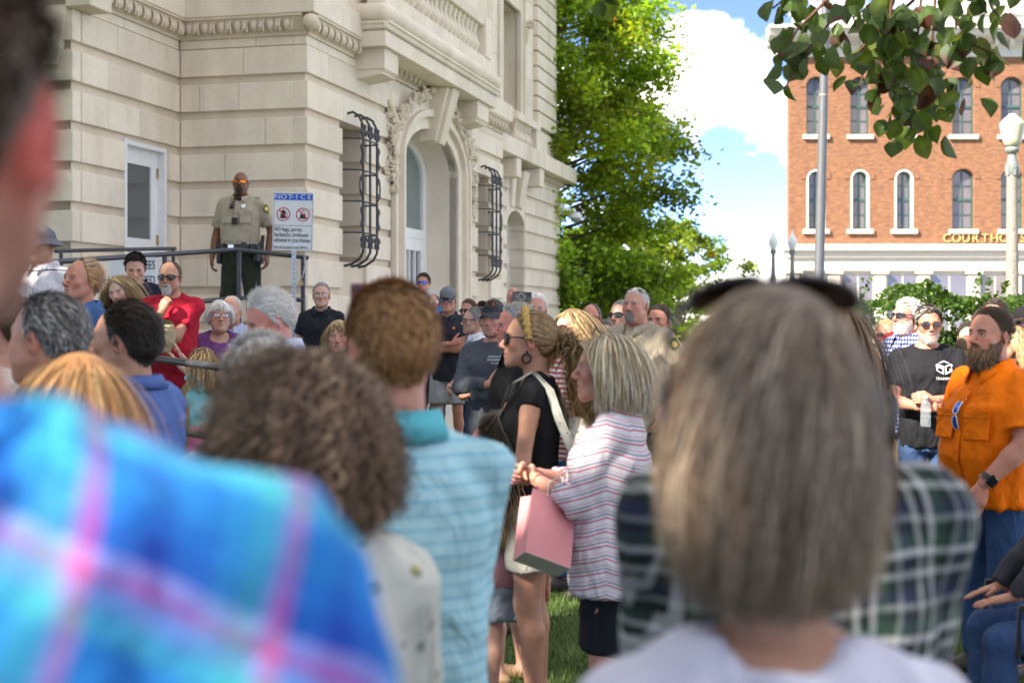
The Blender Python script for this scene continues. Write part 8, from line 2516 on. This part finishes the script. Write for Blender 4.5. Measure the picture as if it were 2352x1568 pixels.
# headband, earring, hair tie
I = P['headband']; HMh = I['HM']
m = MB()
pts = [(0.095*math.cos(a), 0.004+0.022*math.sin(a), 0.022+0.108*math.sin(a)) for a in np.linspace(rad(-6), rad(186), 34)]
m.tube(pts, [0.016+0.004*math.sin(i*2.1) for i in range(34)], 9)
t = NT('woven_straw'); co = t.coord('Object'); vo = t.n('ShaderNodeTexVoronoi'); vo.inputs['Scale'].default_value = 170; t.l(co, vo.inputs['Vector'])
wov = t.bsdf(t.ramp(vo.outputs['Distance'], [(0.1, (0.72, 0.50, 0.14)), (0.5, (0.55, 0.33, 0.07)), (0.8, (0.32, 0.18, 0.05))]), 0.6, t.bump(vo.outputs['Distance'], 0.8, 0.004))
o = m.build('headband', wov, I['root']); o.matrix_local = HMh
m = MB(); m.tube([(0, 0.018*math.cos(a), -0.075+0.018*math.sin(a)) for a in np.linspace(0, 6.2832, 18)], 0.005, 6); m.ball((0, 0, -0.047), 0.006, 8, 6)
o = m.build('earring', plain('dark_bead', (0.02, 0.01, 0.01), 0.4), I['root']); o.matrix_local = HMh @ Matrix.Translation((-0.083, 0.004, 0.0))
m = MB(); m.tube([(0.02*math.cos(a), -0.130, 0.005+0.02*math.sin(a)) for a in np.linspace(0, 6.2832, 14)], 0.007, 6); o = m.build('hair_tie', M_BLACKPL, I['root']); o.matrix_local = HMh

# backpack on her back
def backpack():
    W_ = world(I); S = I['S']
    root = empty('backpack', I['root'].location, rad(I['yaw']), 'cream and blue patterned backpack worn by the headband woman', 'backpack')
    pat = cloth((0.66, 0.66, 0.60), ('floral', 34, [(0.05, 0.10, 0.20), (0.45, 0.20, 0.10), (0.10, 0.25, 0.30)], 0.36), 0.85, 0.8)
    F = Field((-0.2, -0.45, 0.75), (0.2, 0.0, 1.45), 0.012)
    yb = -0.135*I['SW']
    F.loft([(0.86, 0.10, 0.045, yb-0.075), (0.90, 0.13, 0.065, yb-0.08), (1.05, 0.135, 0.072, yb-0.085), (1.18, 0.12, 0.06, yb-0.075), (1.25, 0.07, 0.035, yb-0.06)], 0.03)
    F.ell((0, yb-0.135, 0.98), (0.10, 0.035, 0.085), 0.02)
    V, Q = F.mesh(); n_ = vnormals(V, Q); V = (V+n_*(0.006*wob(V, 3, 40, 5))[:, None]).astype(f32)
    obj('bag', np_mesh('bag', V, Q), pat, root)
    for s in (-1, 1):
        m = MB(); x = s*0.085*I['SW']
        def path(t):
            pts = [(x*1.2, yb-0.05, 1.10), (x*1.85, yb+0.005, I['chz']+0.0), (x*1.75, -0.085, I['shz']+0.012), (x*1.3, -0.012, I['shz']+0.078), (x*1.2, 0.078, I['shz']+0.028), (x*1.3, 0.128, I['chz']), (x*1.9, 0.05, 1.08), (x*1.2, yb-0.05, 0.93)]
            return pts
        pp = [Vector(p) for p in path(0)]; vs = []
        for k, p in enumerate(pp):
            wv = Vector(((0.3, 0.95, 0), (0.2, 1, 0), (0.3, 0.9, 0.3), (0.7, 0.7, 0), (1, 0, 0), (1, 0, 0), (1, 0, 0), (1, 0, 0))[k])
            w2 = 0.016 if k < 5 else 0.009
            for dx in (-w2, w2): vs.append(p+wv*dx+Vector((0, 0.006 if p.y > 0 else -0.004, 0.004)))
        nn = len(pp)
        m.add(vs, [(2*k, 2*k+1, 2*k+3, 2*k+2) for k in range(nn-1)], True)
        m.add([v+(-0.008*Vector((0, 1 if v.y > 0 else -1, 0.4))) for v in vs], [(2*k+1, 2*k, 2*k+2, 2*k+3) for k in range(nn-1)], True)
        m.build('strap', pat, root)
    m = MB(); m.tube([(0.03*math.cos(a), yb-0.06, 1.25+0.035*math.sin(a)) for a in np.linspace(0, 3.1416, 10)], 0.008, 6); m.build('top_handle', charcoal, root)
backpack()

def gift_bag():
    D = 4.95
    c = at(1252, 1222, D)
    root = empty('gift_bag', c, 0, 'pink paper gift bag with white cord handles and tissue', 'gift bag')
    root.rotation_euler = (rad(-30), rad(22), rad(22)); root.scale = (0.86, 0.86, 0.92)
    pk = plain('pink_paper', (0.68, 0.26, 0.28), 0.6, 0.05, 8); wk = plain('paper_base', (0.50, 0.44, 0.38), 0.7, 0.05)
    w, d, h = 0.105, 0.050, 0.135
    for nm, (a, b) in {'front_panel': ((-w, -d), (w, -d)), 'back_panel': ((w, d), (-w, d)), 'side_panel': ((w, -d), (w, d)), 'side_panel_': ((-w, d), (-w, -d))}.items():
        m = MB(); ax, ay = a; bx, by = b; mx, my = (ax+bx)/2, (ay+by)/2
        gx = 0.03 if 'side' in nm else 0
        ix = -math.copysign(gx, mx) if gx else 0
        for off in (0, 0.0015):
            sgn = 1 if off == 0 else 0.985
            vs = [(ax*sgn, ay*sgn, -h+0.002), (mx*sgn, my*sgn, -h+0.002), (bx*sgn, by*sgn, -h+0.002), (ax*sgn, ay*sgn, h), (mx*sgn+ix, my*sgn, h), (bx*sgn, by*sgn, h)]
            fs = [(0, 1, 4, 3), (1, 2, 5, 4)]; m.add(vs, fs if off == 0 else [f[::-1] for f in fs])
        m.build(nm.strip('_'), pk, root)
    m = MB(); m.box((-w, -d, -h), (w, d, -h+0.002)); m.build('base', wk, root)
    rg = random.Random(2); m = MB()
    for i in range(16):
        x, y = rg.uniform(-w*0.8, w*0.8), rg.uniform(-d*0.7, d*0.7)
        m.add([(x-0.02, y, h-0.03), (x+0.02, y+0.01, h-0.03), (x+rg.uniform(-.03, .03), y+rg.uniform(-.02, .02), h+rg.uniform(0.01, 0.05))], [(0, 1, 2)])
    m.build('tissue', plain('magenta_tissue', (0.62, 0.05, 0.36), 0.7), root)
    M_inv = root.matrix_basis.inverted()
    top = M_inv @ at(1303, 1082, D)
    for y in (-d, d):
        m = MB(); m.tube([(-0.035, y, h-0.01), (-0.03, y*0.9, h+0.05), top+Vector((-0.006, y*0.2, 0)), (0.035, y*0.9, h+0.05), (0.035, y, h-0.01)], 0.0035, 6); m.build('handle', plain('white_cord', (0.7, 0.68, 0.64), 0.8), root)
gift_bag()

def bottle():
    p = (hand_pos(P['training'], 1, 0.075)+hand_pos(P['training'], -1, 0.075))/2
    p = at(2126, 945, (p.y-0.03))
    root = empty('water_bottle', (p.x, p.y, p.z-0.10), 0, 'clear plastic water bottle held by the man in the black T shirt', 'bottle')
    t = NT('clear_plastic'); gl = t.n('ShaderNodeBsdfGlass'); gl.inputs['IOR'].default_value = 1.15; gl.inputs['Roughness'].default_value = 0.05; gl.inputs['Color'].default_value = (0.93, 0.96, 0.98, 1)
    df = t.n('ShaderNodeBsdfDiffuse'); df.inputs['Color'].default_value = (0.6, 0.65, 0.7, 1); ms = t.n('ShaderNodeMixShader'); ms.inputs[0].default_value = 0.22
    t.l(gl.outputs[0], ms.inputs[1]); t.l(df.outputs[0], ms.inputs[2]); t.l(ms.outputs[0], t.out.inputs['Surface'])
    prof = [(0.0, 0), (0.028, 0.002), (0.032, 0.012), (0.032, 0.05), (0.029, 0.055), (0.032, 0.06), (0.032, 0.075), (0.029, 0.08), (0.032, 0.085), (0.031, 0.13), (0.024, 0.16), (0.013, 0.178), (0.013, 0.19)]
    m = MB(); m.lathe(prof, 20); m.build('bottle_body', t.m, root)
    m = MB(); m.lathe([(0.0145, 0.186), (0.0145, 0.202), (0, 0.203)], 16); m.build('cap', M_WHITE, root)
bottle()
def ringw():
    I = P['training']; s, sh, el, wr, hp, fd, bn = I['arms'][0]
    m = MB(); d = (wr-el).normalized(); u = d.orthogonal().normalized(); v = d.cross(u); c = wr-d*0.02
    m.tube([c+(u*math.cos(a)+v*math.sin(a))*0.031 for a in np.linspace(0, 6.2832, 18)], 0.006, 6); m.build('bracelet', M_INK, I['root'])
    I = P['orange']; s, sh, el, wr, hp, fd, bn = I['arms'][1]
    d = (wr-el).normalized(); u = Vector((s*1.0, 0.35, 0)); u = (u-d*u.dot(d)).normalized(); v = d.cross(u); c = wr-d*0.035
    m = MB(); R = I['ar']*0.70+0.006
    n = 20; vs = []
    for i in range(n):
        a = 2*math.pi*i/n
        for w in (-0.013, 0.013): vs.append(c+(u*math.cos(a)+v*math.sin(a))*R+d*w)
    m.add(vs, [(2*i, 2*((i+1) % n), 2*((i+1) % n)+1, 2*i+1) for i in range(n)], True); wb = m.build('watch', M_LEATH, I['root'])
    m = MB(); M = Matrix(((v.x, d.x, u.x, 0), (v.y, d.y, u.y, 0), (v.z, d.z, u.z, 0), (0, 0, 0, 1))); M.translation = c+u*(R+0.001)
    m.box((-0.021, -0.024, -0.003), (0.021, 0.024, 0.009), c=0.005); f = m.build('watch_face', M_LENS, wb); f.matrix_local = M
    m = MB(); m.box((-0.05, -0.006, -0.002), (0.05, 0.006, 0.003)); 
    # chest pockets of the orange shirt
    for sx in (-1, 1):
        Mf = front_frame(I, sx*0.095, I['chz']-0.075, 0.003)
        m = MB(); m.box((-0.065, -0.07, -0.004), (0.065, 0.06, 0.006), c=0.003); m.box((-0.068, 0.030, 0.004), (0.068, 0.064, 0.010), c=0.002); o = m.build('pocket', orange, I['shirt']); o.matrix_local = Mf
    # jeans back pocket and seams
ringw()
def card():
    I = P['praywoman']; p = at(2048, 783, 10.62)
    root = empty('red_card', p, 0, 'red hand card reading PRAY held by the blond woman', 'card')
    root.rotation_euler = (0, rad(-24), rad(4))
    W, Hh = 0.115, 0.062
    m = MB(); m.box((-W, 0, -Hh), (W, 0.003, Hh), c=0.001); b = m.build('card', M_SRED, root)
    for s, size, z in (('PRAY4TN', 0.052, 0.018), ('July 2024', 0.026, -0.014), ('pray', 0.001, 0)):
        if size < 0.01: continue
        me = text_mesh(s, size, 0.0006, 'LEFT', 0.85); me.materials.append(M_SIGNW); obj('lettering', me, None, b, (-W+0.008, -0.002, z), (rad(90), 0, 0))
    for i in range(2):
        q = MB(); q.box((-W+0.03, -0.0008, -0.036-0.014*i), (W-0.012, 0, -0.031-0.014*i)); q.build('small_print', M_SIGNW, b)
    m = MB(); m.lathe([(0.034, 0), (0.030, 0.001), (0, 0.001)], 20, Matrix.Translation((W-0.044, -0.0005, Hh-0.036)) @ Matrix.Rotation(rad(90), 4, 'X')); e = m.build('emblem', M_SBLUE, b)
    for k in range(3):
        a = rad(90+120*k); m = MB(); poly = [((0.011 if i % 2 == 0 else 0.0045)*math.sin(math.pi*i/5), (0.011 if i % 2 == 0 else 0.0045)*math.cos(math.pi*i/5)) for i in range(10)]
        m.prism([(W-0.044+0.014*math.cos(a)+x, Hh-0.036+0.014*math.sin(a)+z) for x, z in poly], 'y', -0.0035, -0.0016); m.build('star', M_SIGNW, e)
card()
def phones():
    p = at(1199, 682, 11.2)
    root = empty('phone', p, 0, 'black patterned phone held up to film, camera lens at the right', 'phone')
    root.rotation_euler = (0, rad(3), 0)
    t = NT('phone_case'); co = t.coord('Object'); f = t.noise(co, 60, 3, 0.7)
    pm = t.bsdf(t.ramp(f, [(0.4, (0.03, 0.03, 0.03)), (0.6, (0.16, 0.14, 0.11))]), 0.3)
    W, Hh = 0.076, 0.042
    m = MB(); m.box((-W, 0, -Hh), (W, 0.010, Hh), c=0.003); m.build('case', pm, root)
    m = MB(); m.box((W-0.036, -0.003, Hh-0.036), (W-0.005, 0.001, Hh-0.005), c=0.002); c = m.build('camera_bump', M_BLACKPL, root)
    for dx, dz in ((-0.009, 0.008), (0.008, -0.008)):
        m = MB(); m.lathe([(0.007, 0), (0.0065, 0.0015), (0, 0.0015)], 12, Matrix.Translation((W-0.0205+dx, -0.003, Hh-0.0205+dz)) @ Matrix.Rotation(rad(90), 4, 'X')); m.build('camera_lens', M_LENS, c)
    m = MB(); m.tube([(0.024*math.cos(a)-0.004, -0.001, 0.024*math.sin(a)) for a in np.linspace(0, 6.2832, 24)], 0.0032, 5); m.tube([(-0.045, -0.001, 0), (-0.034, -0.001, 0)], 0.0032, 5); m.build('magnet_ring', plain('cream_plastic', (0.5, 0.45, 0.34), 0.4), root)
    hp = hand_pos(P['polo'], -1, 0.10)
    D = hp.y
    root = empty('phone', at(838, 698, D), 0, 'phone in dark red case held up in front of the pale blue polo man', 'phone')
    m = MB(); m.box((-0.032, -0.004, -0.045), (0.032, 0.006, 0.045), c=0.004); m.build('case', plain('maroon_case', (0.07, 0.012, 0.02), 0.35), root)
    m = MB(); m.box((0.004, -0.008, 0.012), (0.028, -0.003, 0.040), c=0.003); m.build('camera_bump', plain('blue_glass', (0.12, 0.16, 0.24), 0.15), root)
phones()
def tan_cap():
    p = at(374, 768, 10.15)
    root = empty('tan_cap', p, 0.4, 'crumpled tan cloth cap held up by the small girl', 'cap')
    F = Field((-0.14, -0.14, -0.16), (0.14, 0.14, 0.14), 0.010)
    F.loft([(-0.13, 0.05, 0.045, 0.0), (-0.06, 0.085, 0.07, 0), (0.03, 0.082, 0.07, 0.0), (0.07, 0.078, 0.06, 0.01)], 0.03)
    F.ell((0, 0.0, 0.10), (0.062, 0.05, 0.09), 0.01, sub=True)
    V, Q = F.mesh(); n_ = vnormals(V, Q); V = (V+n_*(0.010*wob(V, 8, 38, 5))[:, None]).astype(f32)
    tm = cloth((0.36, 0.29, 0.18), None, 0.9, 0.9)
    obj('crown', np_mesh('crown', V, Q), tm, root)
    m = MB(); vs = []
    for i in range(9):
        t_ = -1+2*i/8
        vs += [(t_*0.075, -0.065+0.02*t_*t_, 0.07), (t_*0.06, -0.10+0.03*t_*t_, 0.105-0.02*t_*t_)]
    m.add(vs, [(2*i, 2*i+2, 2*i+3, 2*i+1) for i in range(8)], True); m.add([(a, b+0.004, c) for a, b, c in vs], [(2*i+1, 2*i+3, 2*i+2, 2*i) for i in range(8)], True); m.build('peak', tm, root)
tan_cap()

# ---------------- seated person and folding chair at the lower right
chairm = plain('chair_tube', (0.012, 0.012, 0.013), 0.3)
def seated():
    D = 5.35; px = 2462
    x = (px-1176)/FP*D
    I = person('seated person in blue jeans with hands on knees at the right edge', px, 1010, D, 84, g=0, seat=0.43, head=(0, 0, 0), sp=dict(skin='tan', hair=('short', 'grey', {'n': 600})), arms=('knee', 'knee'), shirt=dict(mat=cloth((0.05, 0.05, 0.06)), sleeve='long', hem=0.36), legs=dict(kind='pants', mat=jean, waist=0.46), detail=0.8, shoe=(0.30, 0.2, 0.12), H=None, ztop=1.24)
    root = empty('folding_chair', (x, D, 0), rad(84), 'black folding chair at the lower right edge of the crowd', 'chair')
    m = MB(); m.box((-0.24, -0.22, 0.405), (0.24, 0.22, 0.425), c=0.006); m.build('seat', plain('chair_fabric', (0.02, 0.02, 0.022), 0.8), root)
    m = MB(); m.box((-0.24, -0.25, 0.55), (0.24, -0.235, 0.85), c=0.006); m.build('backrest', plain('chair_fabric', (0.02, 0.02, 0.022), 0.8), root)
    for s in (-1, 1):
        m = MB(); m.tube([(s*0.25, -0.27, 0.87), (s*0.25, -0.20, 0.42), (s*0.25, 0.24, 0.01)], 0.012, 8); m.build('leg', chairm, root)
        m = MB(); m.tube([(s*0.26, 0.22, 0.42), (s*0.26, -0.22, 0.01)], 0.012, 8); m.build('leg', chairm, root)
        m = MB(); m.tube([(s*0.265, 0.26, 0.44), (s*0.265, 0.255, 0.62), (s*0.265, -0.24, 0.64)], 0.012, 8); m.build('armrest', chairm, root)
    p = at(2345, 1330, 5.6)
    r2 = empty('pink_bag', p, 0.5, 'pink cloth bag hanging from the folding chair', 'bag')
    F = Field((-0.12, -0.06, -0.1), (0.12, 0.06, 0.1), 0.010); F.loft([(-0.08, 0.07, 0.03, 0), (0.0, 0.085, 0.04, 0), (0.07, 0.06, 0.02, 0)], 0.02)
    V, Q = F.mesh(); n_ = vnormals(V, Q); V = (V+n_*(0.008*wob(V, 18, 45, 5))[:, None]).astype(f32); obj('bag', np_mesh('bag', V, Q), plain('pink_cloth', (0.55, 0.06, 0.16), 0.8), r2)
    m = MB(); m.tube([(-0.04, 0, 0.06), (0, 0, 0.15), (0.04, 0, 0.06)], 0.005, 5); m.build('strap', plain('pink_cloth', (0.55, 0.06, 0.16), 0.8), r2)
seated()
def necklace():
    I = P['palewoman']; nb = I['nb']; m = MB()
    m.tube([(0.075*math.sin(a), 0.01+0.10*math.cos(a)*0.9, nb[2]-0.02-0.07*max(0, math.cos(a))) for a in np.linspace(-3.0, 3.0, 30)], 0.0016, 5); m.build('necklace', M_GOLD, I['root'])
necklace()
